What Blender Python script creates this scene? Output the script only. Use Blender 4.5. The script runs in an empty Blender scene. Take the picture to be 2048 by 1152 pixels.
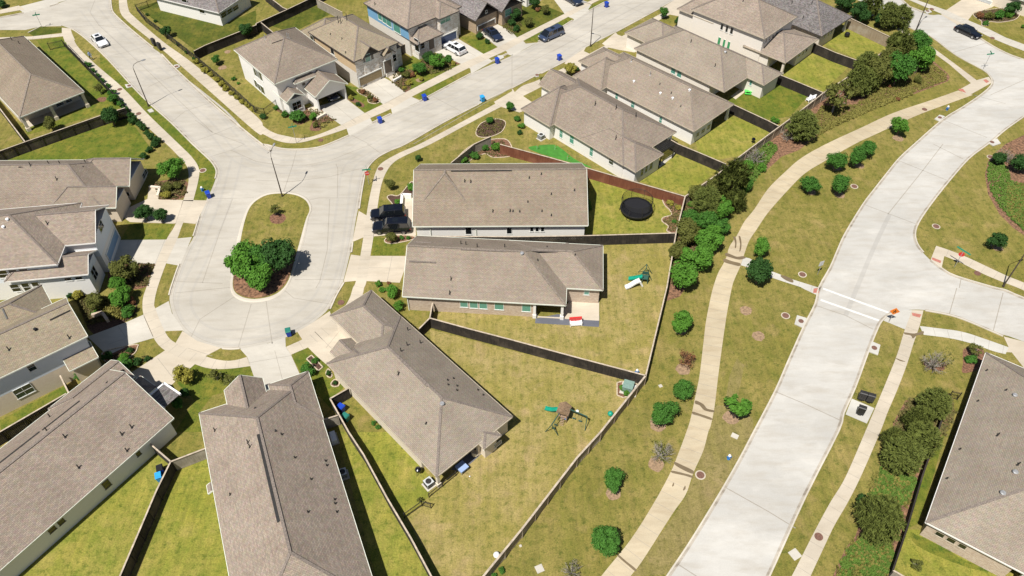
import bpy, bmesh, math, random
from math import radians as R, sin, cos, pi
from mathutils import Vector, Matrix
from mathutils.bvhtree import BVHTree
from mathutils.geometry import tessellate_polygon
random.seed(7)
S = bpy.context.scene
# ---------------- camera ----------------
F, PITCH, ROLL, CH = 1530.0, R(46.65), R(-0.535), 72.0
fw = Vector((0, cos(PITCH), -sin(PITCH))); rt0 = Vector((1, 0, 0)); up0 = rt0.cross(fw)
RT = rt0*cos(ROLL) + up0*sin(ROLL); UP = -rt0*sin(ROLL) + up0*cos(ROLL)
cd = bpy.data.cameras.new('camera'); cam = bpy.data.objects.new('camera', cd)
S.collection.objects.link(cam); S.camera = cam
cam.matrix_world = Matrix(((RT.x, UP.x, -fw.x, 0), (RT.y, UP.y, -fw.y, 0), (RT.z, UP.z, -fw.z, CH), (0, 0, 0, 1)))
cd.sensor_width = 36; cd.lens = 36*F/2048; cd.clip_start = 1; cd.clip_end = 6000
# ---------------- light ----------------
SUN_EL, SHADOW_AZ = R(61.0), R(57.0)
w = bpy.data.worlds.new('World'); S.world = w; w.use_nodes = True
nt = w.node_tree; sky = nt.nodes.new('ShaderNodeTexSky'); sky.sky_type = 'NISHITA'; sky.sun_disc = False
sunaz = SHADOW_AZ + pi                    # direction towards the sun in the xy plane
sky.sun_elevation = SUN_EL; sky.sun_rotation = (pi/2 - sunaz) % (2*pi)
nt.links.new(sky.outputs[0], nt.nodes['Background'].inputs[0]); nt.nodes['Background'].inputs[1].default_value = 0.05
sl = bpy.data.lights.new('sun', 'SUN'); sl.energy = 5.0; sl.angle = R(0.5); sl.color = (1, .962, .895)
so = bpy.data.objects.new('sun', sl); S.collection.objects.link(so)
sd = Vector((cos(sunaz)*cos(SUN_EL), sin(sunaz)*cos(SUN_EL), sin(SUN_EL)))
so.rotation_euler = sd.to_track_quat('Z', 'Y').to_euler(); so.location = (0, 0, 100)
S.view_settings.view_transform = 'Standard'; S.view_settings.look = 'None'
S.view_settings.exposure = 0.32; S.view_settings.gamma = 1
# ---------------- plan coordinates ----------------
# surveyed sheets: sheets are numbered 1-4, 5-8, 9-12, 13-16 from the far left
SH = {1:(0,0),2:(512,0),3:(1024,0),4:(1536,0),5:(0,288),6:(512,288),7:(1024,288),8:(1536,288),9:(0,576),10:(512,576),11:(1024,576),12:(1536,576),13:(0,864),14:(512,864),15:(1024,864),16:(1536,864)}
def px(k, x, y):
    return (x, y) if k == 0 else (SH[k][0]+x/4, SH[k][1]+y/4)
def ray(k, x, y):
    u, v = px(k, x, y)
    return (RT*((u-1024)/F) - UP*((v-576)/F) + fw)
CAM = Vector((0, 0, CH))
def G(k, x, y, z=0.0):
    d = ray(k, x, y); return CAM + d*((z-CH)/d.z)
def gp(k, pts, z=0.0):
    return [G(k, x, y, z) for x, y in pts]
def GP(spec, z=0.0):                       # [(sheet,[(x,y)...]),...]
    out = []
    for k, pts in spec: out += gp(k, pts, z)
    return out
def dist(p): return (Vector(p)-CAM).dot(fw)
def smooth(pts, n=5, closed=False):
    P = [Vector(p) for p in pts]; m = len(P); out = []
    rng = range(m) if closed else range(m-1)
    for i in rng:
        p0 = P[(i-1) % m] if closed or i > 0 else P[i]*2-P[i+1]
        p1 = P[i]; p2 = P[(i+1) % m]
        p3 = P[(i+2) % m] if closed or i+2 < m else p2*2-p1
        for j in range(n):
            t = j/n
            out.append(0.5*((2*p1)+(p2-p0)*t+(2*p0-5*p1+4*p2-p3)*t*t+(3*p1-p0-3*p2+p3)*t*t*t))
    if not closed: out.append(P[-1])
    return out
# ---------------- materials ----------------
def newmat(name):
    m = bpy.data.materials.new(name); m.use_nodes = True
    return m, m.node_tree, m.node_tree.nodes['Principled BSDF']
def N(nt, typ, **kw):
    n = nt.nodes.new(typ)
    for k, v in kw.items():
        if k in n.inputs.keys() if hasattr(n.inputs, 'keys') else False: n.inputs[k].default_value = v
        else: setattr(n, k, v)
    return n
def c4(c): return (c[0], c[1], c[2], 1)
def mix(nt, fac, a, b, mode='MIX'):
    n = nt.nodes.new('ShaderNodeMix'); n.data_type = 'RGBA'; n.blend_type = mode
    for i, v in ((0, fac), (6, a), (7, b)):
        if isinstance(v, (int, float)): n.inputs[i].default_value = v
        elif isinstance(v, tuple): n.inputs[i].default_value = c4(v)
        else: nt.links.new(v, n.inputs[i])
    return n.outputs[2]
def ramp(nt, src, a, b):
    n = nt.nodes.new('ShaderNodeMapRange'); n.inputs[1].default_value = a; n.inputs[2].default_value = b; n.clamp = True
    nt.links.new(src, n.inputs[0]); return n.outputs[0]
def noise(nt, vec, scale, detail=3, rough=.55, dim=None):
    n = nt.nodes.new('ShaderNodeTexNoise'); n.inputs['Scale'].default_value = scale; n.inputs['Detail'].default_value = detail
    n.inputs['Roughness'].default_value = rough
    nt.links.new(vec, n.inputs['Vector']); return n.outputs[0]
def pos(nt): return nt.nodes.new('ShaderNodeNewGeometry').outputs['Position']
def mapping(nt, vec, scale=(1, 1, 1), rot=(0, 0, 0)):
    n = nt.nodes.new('ShaderNodeMapping'); n.inputs['Scale'].default_value = scale; n.inputs['Rotation'].default_value = rot
    nt.links.new(vec, n.inputs['Vector']); return n.outputs[0]
def bump(nt, b, h, s, d=.05):
    n = nt.nodes.new('ShaderNodeBump'); n.inputs['Strength'].default_value = s; n.inputs['Distance'].default_value = d
    nt.links.new(h, n.inputs['Height']); nt.links.new(n.outputs[0], b.inputs['Normal'])
MT = {}
def plain(name, c, rough=.6, var=.12, scale=4, metal=0, coat=0, fine=True):
    m, nt, b = newmat(name); p = pos(nt)
    d = tuple(x*(1-var*1.6) for x in c); l = tuple(min(1, x*(1+var)) for x in c)
    col = mix(nt, ramp(nt, noise(nt, p, scale, 5), .3, .7), d, l)
    nt.links.new(col, b.inputs['Base Color']); b.inputs['Roughness'].default_value = rough; b.inputs['Metallic'].default_value = metal
    if coat: b.inputs['Coat Weight'].default_value = coat; b.inputs['Coat Roughness'].default_value = .04
    MT[name] = m; return m
def grass(name, a, b_, c, dark, big=.16, rot=0.4):
    m, nt, b = newmat(name); p = pos(nt)
    n1 = ramp(nt, noise(nt, p, big*.6, 6, .65), .38, .62)
    n2 = ramp(nt, noise(nt, p, .45, 8, .72), .38, .68)
    n3 = noise(nt, p, 6.5, 6, .75)
    st = noise(nt, mapping(nt, p, (.9, .08, 1), (0, 0, rot)), 2.2, 2)
    col = mix(nt, n1, a, b_); col = mix(nt, n2, col, c)
    col = mix(nt, mix(nt, ramp(nt, noise(nt, p, 1.5, 7, .75), .51, .63), (0, 0, 0), (.8, .8, .8)), col, dark)
    col = mix(nt, mix(nt, ramp(nt, noise(nt, p, .32, 5, .6), .55, .75), (0, 0, 0), (.6, .6, .6)), col, tuple(b_[i]*(1.25, 1.12, 1.5)[i] for i in range(3)))
    f = ramp(nt, n3, .25, .75)
    col = mix(nt, 1.0, col, mix(nt, f, (.48, .5, .48), (1.42, 1.4, 1.34)), 'MULTIPLY')
    col = mix(nt, 1.0, col, mix(nt, ramp(nt, st, .35, .65), (.9, .9, .9), (1.08, 1.08, 1.05)), 'MULTIPLY')
    nt.links.new(col, b.inputs['Base Color']); b.inputs['Roughness'].default_value = .9; b.inputs['Specular IOR Level'].default_value = .15
    bump(nt, b, n3, .5, .12); MT[name] = m
grass('grass', (.215, .183, .045), (.28, .222, .075), (.15, .148, .03), (.088, .105, .02))
grass('grass_dry', (.285, .235, .07), (.37, .285, .13), (.225, .197, .05), (.135, .142, .032), .14)
grass('grass_tan', (.24, .195, .075), (.27, .215, .095), (.19, .165, .05), (.13, .12, .035), .25, .9)
grass('grass_yellow', (.25, .235, .04), (.315, .268, .068), (.16, .188, .028), (.095, .125, .018), .18, 1.2)
grass('grass_green', (.13, .15, .02), (.215, .19, .035), (.075, .12, .014), (.045, .085, .012), .3, 1.0)
grass('grass_shade', (.085, .105, .014), (.155, .14, .026), (.055, .08, .012), (.035, .055, .01), .4, 1.4)  # grass_green darkened: shade over the yards put into the colour
def concrete(name, c, stain=(.55, .5, .42), amt=.3):
    m, nt, b = newmat(name); p = pos(nt)
    n1 = ramp(nt, noise(nt, p, .12, 5, .6), .35, .7); n2 = noise(nt, p, 9, 5, .7)
    n4 = ramp(nt, noise(nt, mapping(nt, p, (.35, 1.6, 1), (0, 0, .9)), .8, 4), .45, .8)
    col = mix(nt, n1, c, tuple(x*.83 for x in c))
    col = mix(nt, mix(nt, n4, (0, 0, 0), (amt, amt, amt)), col, tuple(c[i]*stain[i] for i in range(3)))
    col = mix(nt, 1.0, col, mix(nt, ramp(nt, n2, .3, .7), (.92, .92, .92), (1.05, 1.05, 1.05)), 'MULTIPLY')
    n5 = ramp(nt, noise(nt, mapping(nt, p, (.45, 1.0, 1), (0, 0, -.5)), .22, 6, .7), .5, .72)
    col = mix(nt, mix(nt, n5, (0, 0, 0), (.5, .5, .5)), col, tuple(min(.8, x*1.3) for x in c))
    nt.links.new(col, b.inputs['Base Color']); b.inputs['Roughness'].default_value = .75
    bump(nt, b, n2, .15, .02); MT[name] = m
concrete('road', (.455, .42, .36), (.65, .6, .52), .45); concrete('road_pale', (.49, .47, .43), (.72, .66, .58), .6)
concrete('walk', (.52, .455, .36)); concrete('drive', (.51, .475, .41)); concrete('drive_tan', (.54, .47, .37))
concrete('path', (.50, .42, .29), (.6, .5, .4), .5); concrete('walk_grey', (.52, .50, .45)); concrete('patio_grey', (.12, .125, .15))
concrete('stain', (.17, .125, .07), (.5, .5, .5), .6); concrete('joint', (.34, .305, .255)); plain('crossing', (.63, .62, .59), .7, .08); concrete('track', (.43, .40, .35), (.7, .66, .6), .6); concrete('band', (.43, .41, .375), (.8, .78, .74), .6); concrete('gutter', (.42, .375, .31), (.3, .26, .22), 1)
concrete('kerb', (.55, .50, .42)); plain('tactile', (.42, .16, .12), .9, .2); plain('white_paint', (.8, .8, .76), .7, .06)
def shingle(name, c, v=.28):
    m, nt, b = newmat(name); uv = nt.nodes.new('ShaderNodeUVMap').outputs[0]; p = pos(nt)
    br = nt.nodes.new('ShaderNodeTexBrick'); br.inputs['Scale'].default_value = 1; br.inputs['Brick Width'].default_value = .34
    br.inputs['Row Height'].default_value = .145; br.inputs['Mortar Size'].default_value = .012; br.inputs['Bias'].default_value = 0
    br.inputs['Color1'].default_value = c4(tuple(x*(1-v) for x in c)); br.inputs['Color2'].default_value = c4(tuple(x*(1+v) for x in c))
    br.inputs['Mortar'].default_value = c4(tuple(x*.5 for x in c)); nt.links.new(uv, br.inputs['Vector'])
    n2 = noise(nt, p, 5, 6, .8); n1 = noise(nt, p, .35, 4)
    wn = nt.nodes.new('ShaderNodeTexNoise'); wn.inputs['Scale'].default_value = 3.2; wn.inputs['Detail'].default_value = 5; nt.links.new(p, wn.inputs['Vector'])
    col = mix(nt, .2, br.outputs[0], wn.outputs[1], 'SOFT_LIGHT')
    sx = nt.nodes.new('ShaderNodeSeparateXYZ'); nt.links.new(uv, sx.inputs[0]); mu = nt.nodes.new('ShaderNodeMath'); mu.operation = 'MULTIPLY'; mu.inputs[1].default_value = 1/.58; nt.links.new(sx.outputs[1], mu.inputs[0]); fr_ = nt.nodes.new('ShaderNodeMath'); fr_.operation = 'FRACT'; nt.links.new(mu.outputs[0], fr_.inputs[0])
    col = mix(nt, 1.0, col, mix(nt, ramp(nt, fr_.outputs[0], 0, .35), (.93, .93, .93), (1.02, 1.02, 1.02)), 'MULTIPLY')
    col = mix(nt, 1.0, col, mix(nt, ramp(nt, noise(nt, mapping(nt, uv, (1.2, .16, 1)), 1.0, 4), .35, .7), (.96, .955, .955), (1.03, 1.03, 1.03)), 'MULTIPLY')
    col = mix(nt, 1.0, col, mix(nt, ramp(nt, n2, .3, .7), (.84, .84, .84), (1.13, 1.13, 1.12)), 'MULTIPLY')
    col = mix(nt, 1.0, col, mix(nt, ramp(nt, n1, .3, .7), (.9, .89, .88), (1.08, 1.08, 1.08)), 'MULTIPLY')
    nt.links.new(col, b.inputs['Base Color']); b.inputs['Roughness'].default_value = .95; b.inputs['Specular IOR Level'].default_value = .1
    bump(nt, b, n2, .35, .03); MT[name] = m
shingle('roof_tan', (.285, .236, .188), .06); shingle('roof_brown', (.262, .213, .162), .08); shingle('roof_pink', (.30, .246, .20), .14)
shingle('roof_grey', (.215, .195, .19), .32); shingle('roof_dark', (.175, .16, .155), .34); shingle('roof_sand', (.30, .25, .18), .1); shingle('roof_taupe', (.265, .218, .175), .1); shingle('roof_stone', (.295, .25, .20), .06)
def brick(name, c1, c2, mortar, bw=.24, rh=.085, split=None, top=None, big=.25):
    m, nt, b = newmat(name); uv = nt.nodes.new('ShaderNodeUVMap').outputs[0]; p = pos(nt)
    br = nt.nodes.new('ShaderNodeTexBrick'); br.inputs['Scale'].default_value = 1; br.inputs['Brick Width'].default_value = bw
    br.inputs['Row Height'].default_value = rh; br.inputs['Mortar Size'].default_value = .009
    br.inputs['Color1'].default_value = c4(c1); br.inputs['Color2'].default_value = c4(c2); br.inputs['Mortar'].default_value = c4(mortar)
    nt.links.new(uv, br.inputs['Vector'])
    col = mix(nt, ramp(nt, noise(nt, mapping(nt, uv, (1, 2.5, 1)), 2.2, 5, .7), .48, .72), br.outputs[0], mix(nt, big, c1, c2))
    if split:
        sx = nt.nodes.new('ShaderNodeSeparateXYZ'); nt.links.new(p, sx.inputs[0])
        g = nt.nodes.new('ShaderNodeMath'); g.operation = 'GREATER_THAN'; g.inputs[1].default_value = split; nt.links.new(sx.outputs[2], g.inputs[0])
        wv = nt.nodes.new('ShaderNodeMath'); wv.operation = 'FRACT'
        mu = nt.nodes.new('ShaderNodeMath'); mu.operation = 'MULTIPLY'; mu.inputs[1].default_value = 5.5
        nt.links.new(sx.outputs[2], mu.inputs[0]); nt.links.new(mu.outputs[0], wv.inputs[0])
        tcol = mix(nt, ramp(nt, wv.outputs[0], 0, .18), tuple(x*.72 for x in top), top)
        col = mix(nt, g.outputs[0], col, tcol)
    nt.links.new(col, b.inputs['Base Color']); b.inputs['Roughness'].default_value = .85; MT[name] = m
brick('brick_white', (.82, .80, .76), (.78, .75, .70), (.74, .71, .66))
brick('brick_tan', (.38, .27, .19), (.56, .45, .34), (.55, .5, .43))
brick('brick_brown', (.32, .22, .14), (.46, .34, .22), (.42, .36, .28))
brick('brick_red', (.30, .15, .10), (.44, .27, .18), (.35, .28, .22))
brick('brick_sand', (.64, .55, .43), (.72, .64, .53), (.66, .6, .51)); brick('brick_cream', (.74, .68, .60), (.78, .73, .66), (.72, .67, .6))
brick('stone_white', (.80, .78, .74), (.55, .46, .36), (.76, .73, .68), .42, .2, big=.15)
brick('brick_blue', (.70, .66, .6), (.62, .57, .5), (.58, .55, .5), split=3.1, top=(.17, .36, .55))
brick('brick_tansid', (.68, .64, .58), (.60, .55, .48), (.58, .55, .5), split=3.0, top=(.56, .42, .26))
brick('siding_grey', (.66, .54, .40), (.72, .62, .48), (.64, .56, .45), split=2.7, top=(.62, .67, .72))
brick('siding_pale', (.78, .77, .74), (.82, .80, .76), (.72, .7, .67), split=2.9, top=(.76, .80, .84))
brick('dark_lap', (.085, .085, .09), (.12, .12, .12), (.05, .05, .05), 3, .18)
plain('trim', (.72, .74, .64), .6, .06); plain('trim_white', (.8, .78, .74), .6, .05); plain('trim_dark', (.07, .06, .055), .6, .15)
plain('trim_tan', (.5, .43, .33), .6); plain('cap', (.20, .165, .14), .95, .3, 8); plain('cap_light', (.225, .185, .15), .95, .3, 6)
plain('frame_white', (.76, .76, .72), .5, .04); plain('metal_grey', (.42, .42, .42), .45, .15, 4, .4); plain('metal_dark', (.03, .028, .026), .5, .2)
plain('white', (.8, .8, .8), .4, .03); plain('black', (.012, .012, .013), .45, .2); plain('rubber', (.02, .02, .02), .9)
plain('pole', (.06, .045, .035), .5); plain('bin_blue', (.01, .055, .42), .45, .15); plain('bin_light', (.03, .33, .72), .45, .1); plain('bin_green', (.02, .17, .13), .5)
plain('door_brown', (.15, .115, .085), .6, .1); plain('door_tan', (.30, .225, .12), .6, .08); plain('door_blue', (.07, .10, .19), .6, .1); plain('door_slate', (.22, .35, .52), .6, .06)
plain('mulch', (.19, .095, .055), 1, .45, 5); plain('mulch_dark', (.085, .045, .03), 1, .5, 5); plain('mulch_red', (.215, .115, .065), 1, .5, 3)
plain('manhole', (.17, .085, .06), .8, .25, 8); plain('putting', (.05, .20, .022), .95, .15, 1.2); plain('stone', (.52, .43, .31), .9, .25, 7)
plain('bark', (.12, .09, .065), .95, .3, 9); plain('twig', (.30, .27, .23), .95, .3, 9); plain('twig_red', (.18, .085, .055), .95, .3)
plain('orange', (.75, .20, .02), .6, .06); plain('red', (.55, .03, .025), .5, .08); plain('sign_green', (.02, .25, .14), .5, .06); plain('sign_back', (.5, .5, .5), .5)
plain('teal', (.01, .30, .20), .4, .08); plain('wood_play', (.26, .17, .10), .8, .3, 6); plain('play_green', (.03, .09, .07), .6); plain('cedar', (.32, .22, .15), .8, .2)
plain('ac_grey', (.50, .52, .52), .5, .08); plain('cloth_blue', (.28, .38, .60), .8, .06); plain('lime', (.10, .60, .10), .5); plain('transformer', (.19, .29, .25), .6)
plain('hyd_blue', (.03, .16, .42), .5); plain('skin', (.45, .28, .2), .7); plain('cream', (.70, .62, .5), .7)
plain('lamp_lens', (.5, .5, .45), .3); plain('tramp_blue', (.006, .006, .009), .85); plain('dirt', (.30, .20, .12), 1, .3)
def fencemat(name, a, b_, up=(.42, .37, .30)):
    m, nt, b = newmat(name); p = pos(nt)
    n1 = noise(nt, mapping(nt, p, (6, 6, .35)), 1.5, 5, .7); n2 = noise(nt, p, .5, 3)
    col = mix(nt, ramp(nt, n1, .35, .65), a, b_); col = mix(nt, ramp(nt, n2, .5, .75), col, up)
    nt.links.new(col, b.inputs['Base Color']); b.inputs['Roughness'].default_value = .9; MT[name] = m
fencemat('fence_dark', (.008, .006, .005), (.034, .026, .02), (.075, .06, .046)); fencemat('fence_red', (.12, .035, .018), (.20, .07, .035), (.26, .11, .06))  # fence_dark: shade of the unlit side put into its near-black colour
fencemat('fence_tan', (.24, .18, .12), (.33, .26, .18)); fencemat('fence_grey', (.22, .19, .15), (.33, .29, .23)); plain('fence_cap', (.47, .39, .30), .9, .2, 3)
def glass(name, c, rough=.06):
    m, nt, b = newmat(name); b.inputs['Base Color'].default_value = c4(c); b.inputs['Roughness'].default_value = rough
    b.inputs['Specular IOR Level'].default_value = .9; b.inputs['Coat Weight'].default_value = .4; MT[name] = m
glass('glass', (.02, .035, .032)); glass('glass_dark', (.008, .01, .012)); glass('glass_teal', (.10, .30, .24), .12); glass('glass_green', (.06, .30, .13), .12)
glass('lens', (.6, .6, .6)); glass('tail', (.35, .01, .01))
def paint(name, c, metal=.2):
    m, nt, b = newmat(name); b.inputs['Base Color'].default_value = c4(c); b.inputs['Roughness'].default_value = .22; b.inputs['Metallic'].default_value = metal
    b.inputs['Coat Weight'].default_value = 1; b.inputs['Coat Roughness'].default_value = .03; MT[name] = m
paint('paint_white', (.75, .75, .76), 0); paint('paint_black', (.006, .007, .012)); paint('paint_navy', (.02, .03, .06)); paint('paint_blue', (.07, .10, .18), .5)
plain('rim', (.45, .45, .46), .3, .05, 4, .8)
def leaf(name, a, b_, c=None):
    m, nt, b = newmat(name); p = pos(nt)
    n1 = noise(nt, p, 1.3, 3); n2 = noise(nt, p, 9, 3, .7)
    col = mix(nt, ramp(nt, n1, .35, .65), a, b_)
    col = mix(nt, ramp(nt, n2, .3, .7), col, c or tuple(x*1.6 for x in b_))
    nt.links.new(col, b.inputs['Base Color']); b.inputs['Roughness'].default_value = .75; b.inputs['Specular IOR Level'].default_value = .2
    b.inputs['Transmission Weight'].default_value = 0; MT[name] = m
leaf('leaf_green', (.014, .052, .008), (.034, .11, .014), (.07, .185, .024)); leaf('leaf_bright', (.025, .085, .008), (.05, .145, .014), (.10, .235, .025))
leaf('leaf_dark', (.008, .026, .006), (.018, .055, .01), (.038, .10, .018)); leaf('leaf_olive', (.035, .05, .01), (.07, .085, .016), (.14, .14, .03))
leaf('leaf_pine', (.024, .044, .01), (.06, .085, .016), (.165, .185, .038)); leaf('leaf_yellow', (.13, .15, .015), (.22, .21, .03), (.32, .27, .05))
leaf('leaf_red', (.10, .035, .02), (.17, .06, .03), (.24, .12, .05)); leaf('leaf_flower', (.30, .02, .03), (.45, .03, .05)); leaf('cover_green', (.028, .06, .008), (.06, .125, .016), (.13, .21, .035))
leaf('cover_olive', (.06, .08, .014), (.13, .13, .025), (.23, .19, .05)); leaf('cover_mix', (.02, .045, .008), (.07, .085, .016), (.20, .15, .06))
# ---------------- mesh builder ----------------
COL = S.collection
class MB:
    def __init__(s): s.v = []; s.f = []; s.m = []
    def face(s, pts, m=0):
        b = len(s.v); s.v += [Vector(p) for p in pts]; s.f.append(list(range(b, b+len(pts)))); s.m.append(m)
    def poly(s, pts, z, m=0):             # flat, possibly concave, faces up
        pts = [Vector((p[0], p[1], z)) for p in pts]; b = len(s.v); s.v += pts
        for t in tessellate_polygon([pts]):
            a, c, d = [pts[i] for i in t]
            if (c-a).cross(d-a).z < 0: t = (t[0], t[2], t[1])
            s.f.append([b+i for i in t]); s.m.append(m)
    def prism(s, pts, z0, z1, m=0, mside=None):
        n = len(pts); ar = sum(pts[i][0]*pts[(i+1) % n][1]-pts[(i+1) % n][0]*pts[i][1] for i in range(n))
        if ar < 0: pts = pts[::-1]
        s.poly(pts, z1, m); ms = m if mside is None else mside
        for i in range(n):
            a, b = pts[i], pts[(i+1) % n]
            s.face([(a[0], a[1], z0), (b[0], b[1], z0), (b[0], b[1], z1), (a[0], a[1], z1)], ms)
    def box(s, c, size, rz=0, m=0, rot=None):
        hx, hy, hz = size[0]/2, size[1]/2, size[2]/2
        M = rot if rot is not None else Matrix.Rotation(rz, 3, 'Z'); c = Vector(c)
        P = [c+M@Vector((x*hx, y*hy, z*hz)) for x in (-1, 1) for y in (-1, 1) for z in (-1, 1)]
        for q in ((0, 1, 3, 2), (4, 6, 7, 5), (0, 4, 5, 1), (2, 3, 7, 6), (0, 2, 6, 4), (1, 5, 7, 3)): s.face([P[i] for i in q], m)
    def beam(s, a, b, w, h, m=0, dz=0):   # box along a-b; w horizontal, h vertical
        a = Vector(a)+Vector((0, 0, dz)); b = Vector(b)+Vector((0, 0, dz)); d = b-a; L = d.length
        if L < 1e-4: return
        x = d/L; y = Vector((0, 0, 1)).cross(x)
        if y.length < 1e-4: y = Vector((0, 1, 0))
        y.normalize(); z = x.cross(y)
        s.box((a+b)/2, (L, w, h), m=m, rot=Matrix((x, y, z)).transposed())
    def tube(s, pts, rad, n=6, m=0, caps=True):
        pts = [Vector(p) for p in pts]; R_ = rad if isinstance(rad, (list, tuple)) else [rad]*len(pts); rings = []
        for i, p in enumerate(pts):
            d = (pts[min(i+1, len(pts)-1)]-pts[max(i-1, 0)]).normalized()
            a = d.orthogonal().normalized() if abs(d.z) > .95 else Vector((0, 0, 1)).cross(d).normalized()
            if abs(d.z) > .95: a = Vector((1, 0, 0))-d*d.x; a.normalize()
            b = d.cross(a); base = len(s.v)
            for k in range(n):
                t = 2*pi*k/n; s.v.append(p+(a*cos(t)+b*sin(t))*R_[i])
            rings.append(base)
        for i in range(len(rings)-1):
            for k in range(n):
                k2 = (k+1) % n; s.f.append([rings[i]+k, rings[i]+k2, rings[i+1]+k2, rings[i+1]+k]); s.m.append(m)
        if caps:
            s.f.append([rings[0]+k for k in range(n)][::-1]); s.m.append(m); s.f.append([rings[-1]+k for k in range(n)]); s.m.append(m)
    def cyl(s, c, r, h, n=12, m=0, r2=None):
        c = Vector(c); s.tube([c, c+Vector((0, 0, h))], [r, r if r2 is None else r2], n, m)
    def loft(s, rings, m=0, caps=True):
        base = [len(s.v)+i*len(rings[0]) for i in range(len(rings))]; n = len(rings[0])
        for r in rings: s.v += [Vector(p) for p in r]
        for i in range(len(rings)-1):
            for k in range(n):
                k2 = (k+1) % n; s.f.append([base[i]+k, base[i]+k2, base[i+1]+k2, base[i+1]+k]); s.m.append(m)
        if caps:
            s.f.append([base[0]+k for k in range(n)][::-1]); s.m.append(m); s.f.append([base[-1]+k for k in range(n)]); s.m.append(m)
    def ribbon(s, pts, off0, off1, z, m=0): # flat strip along a polyline, offsets to the left
        L = offs(pts, off0); Q = offs(pts, off1)
        for i in range(len(pts)-1):
            q = [L[i], L[i+1], Q[i+1], Q[i]]; q = [(p[0], p[1], z) for p in q]
            if (Vector(q[1])-Vector(q[0])).cross(Vector(q[2])-Vector(q[0])).z < 0: q = q[::-1]
            s.face(q, m)
    def build(s, name, mats, parent=None, org=None, smooth_=False):
        me = bpy.data.meshes.new(name)
        if org is None: org = Vector((0, 0, 0))
        me.from_pydata([v-org for v in s.v], [], s.f); me.update()
        if not isinstance(mats, (list, tuple)): mats = [mats]
        for m in mats: me.materials.append(MT[m])
        me.polygons.foreach_set('material_index', s.m)
        if smooth_: me.polygons.foreach_set('use_smooth', [True]*len(me.polygons))
        uv = me.uv_layers.new(name='UVMap')
        for p in me.polygons:
            n = p.normal
            t = Vector((0, 0, 1)).cross(n)
            t = t.normalized() if t.length > 1e-3 else Vector((1, 0, 0))
            b = n.cross(t)
            for li in p.loop_indices:
                q = me.vertices[me.loops[li].vertex_index].co+org; uv.data[li].uv = (q.dot(t), q.dot(b))
        o = bpy.data.objects.new(name, me); COL.objects.link(o)
        if parent is not None: o.parent = parent
        else: o.location = org
        return o
def offs(pts, d):
    P = [Vector((p[0], p[1])) for p in pts]; out = []
    for i, p in enumerate(P):
        a = P[max(i-1, 0)]; b = P[min(i+1, len(P)-1)]; t = (b-a).normalized(); out.append(p+Vector((-t.y, t.x))*d)
    return out
def tag(o, label=None, cat=None, group=None, kind=None):
    if label: o['label'] = label
    if cat: o['category'] = cat
    if group: o['group'] = group
    if kind: o['kind'] = kind
    return o
def thing(name, label, cat, loc=(0, 0, 0), rz=0, group=None):
    o = bpy.data.objects.new(name, None); COL.objects.link(o); o.location = loc; o.rotation_euler = (0, 0, rz); o.empty_display_size = .3
    return tag(o, label, cat, group)
def copy_tree(o, parent=None):
    c = o.copy(); COL.objects.link(c); c.parent = parent
    for ch in list(o.children): copy_tree(ch, c)
    return c
def struct(mb, name, mats): return tag(mb.build(name, mats), kind='structure')
# ================= GROUND, ROADS, WALKS =================
m = MB(); m.face([(-1500, -300, 0), (1500, -300, 0), (1500, 2500, 0), (-1500, 2500, 0)]); struct(m, 'ground', ['grass'])
def lawn(mat, spec, z=.004, sm=False, name='lawn'):
    pts = GP(spec)
    if sm: pts = smooth(pts, 4, True)
    m = MB(); m.poly(pts, z); return struct(m, name, [mat])
# lawns with a tone of their own; grass_shade ones carry shade in the colour
lawn('grass_dry', [(7, [(690, 800), (1310, 790), (1240, 1150)]), (11, [(1225, 0), (1075, 700), (0, 440), (-640, 240), (-500, 150), (0, 190), (700, 300), (715, 0)]), (7, [(715, 1150)])])
lawn('grass_dry', [(10, [(1390, 330), (2048, 500)]), (11, [(1040, 760), (930, 890), (710, 1152)]), (15, [(0, 900), (-200, 1130)]), (14, [(1500, 1200), (1190, 670), (1000, 380), (2048, -100)]), (10, [(2048, 1060), (1400, 420)])])
lawn('grass_yellow', [(14, [(740, 0), (1060, 0), (1400, 360), (1380, 520), (1200, 690), (1480, 1152), (1000, 1300), (640, 0)])], .006)
lawn('grass_yellow', [(13, [(1250, 160), (1360, 250), (960, 1152), (900, 1300), (-200, 1300), (0, 1190)])])
lawn('grass_yellow', [(13, [(1440, 290), (1650, 210), (1830, 1152), (1860, 1300), (1040, 1300), (1100, 1152)])])
lawn('grass_yellow', [(7, [(625, 280), (1350, 470), (1300, 710), (590, 720)])])
lawn('grass_yellow', [(7, [(1010, 295), (1320, 40), (1650, 210), (1380, 410)])]); lawn('grass_yellow', [(3, [(1470, 1130), (1750, 930), (2048, 1010)]), (4, [(0, 1080), (-230, 1250)]), (3, [(1500, 1300)])])
lawn('grass_yellow', [(4, [(50, 570), (340, 420), (660, 520), (430, 740), (300, 690)])]); lawn('grass_yellow', [(4, [(440, 350), (640, 220), (960, 320), (940, 400), (730, 480)])])
lawn('grass_green', [(3, [(1730, 800), (1990, 620), (2048, 640)]), (4, [(320, 770), (180, 930), (0, 960), (-300, 830)])], .006)
lawn('grass_green', [(1, [(180, 1150), (980, 880), (1180, 1152)]), (5, [(1190, 20), (1150, 120), (900, 130), (0, 140), (0, 110), (320, 20)])])
lawn('grass_shade', [(1, [(230, 265), (330, 215), (495, 220), (495, 260), (270, 290)])], .006); lawn('grass_green', [(1, [(290, 320), (500, 295), (530, 340), (980, 860), (220, 1080), (200, 1030), (700, 850), (790, 830), (660, 730), (400, 470)])], .006)
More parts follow.
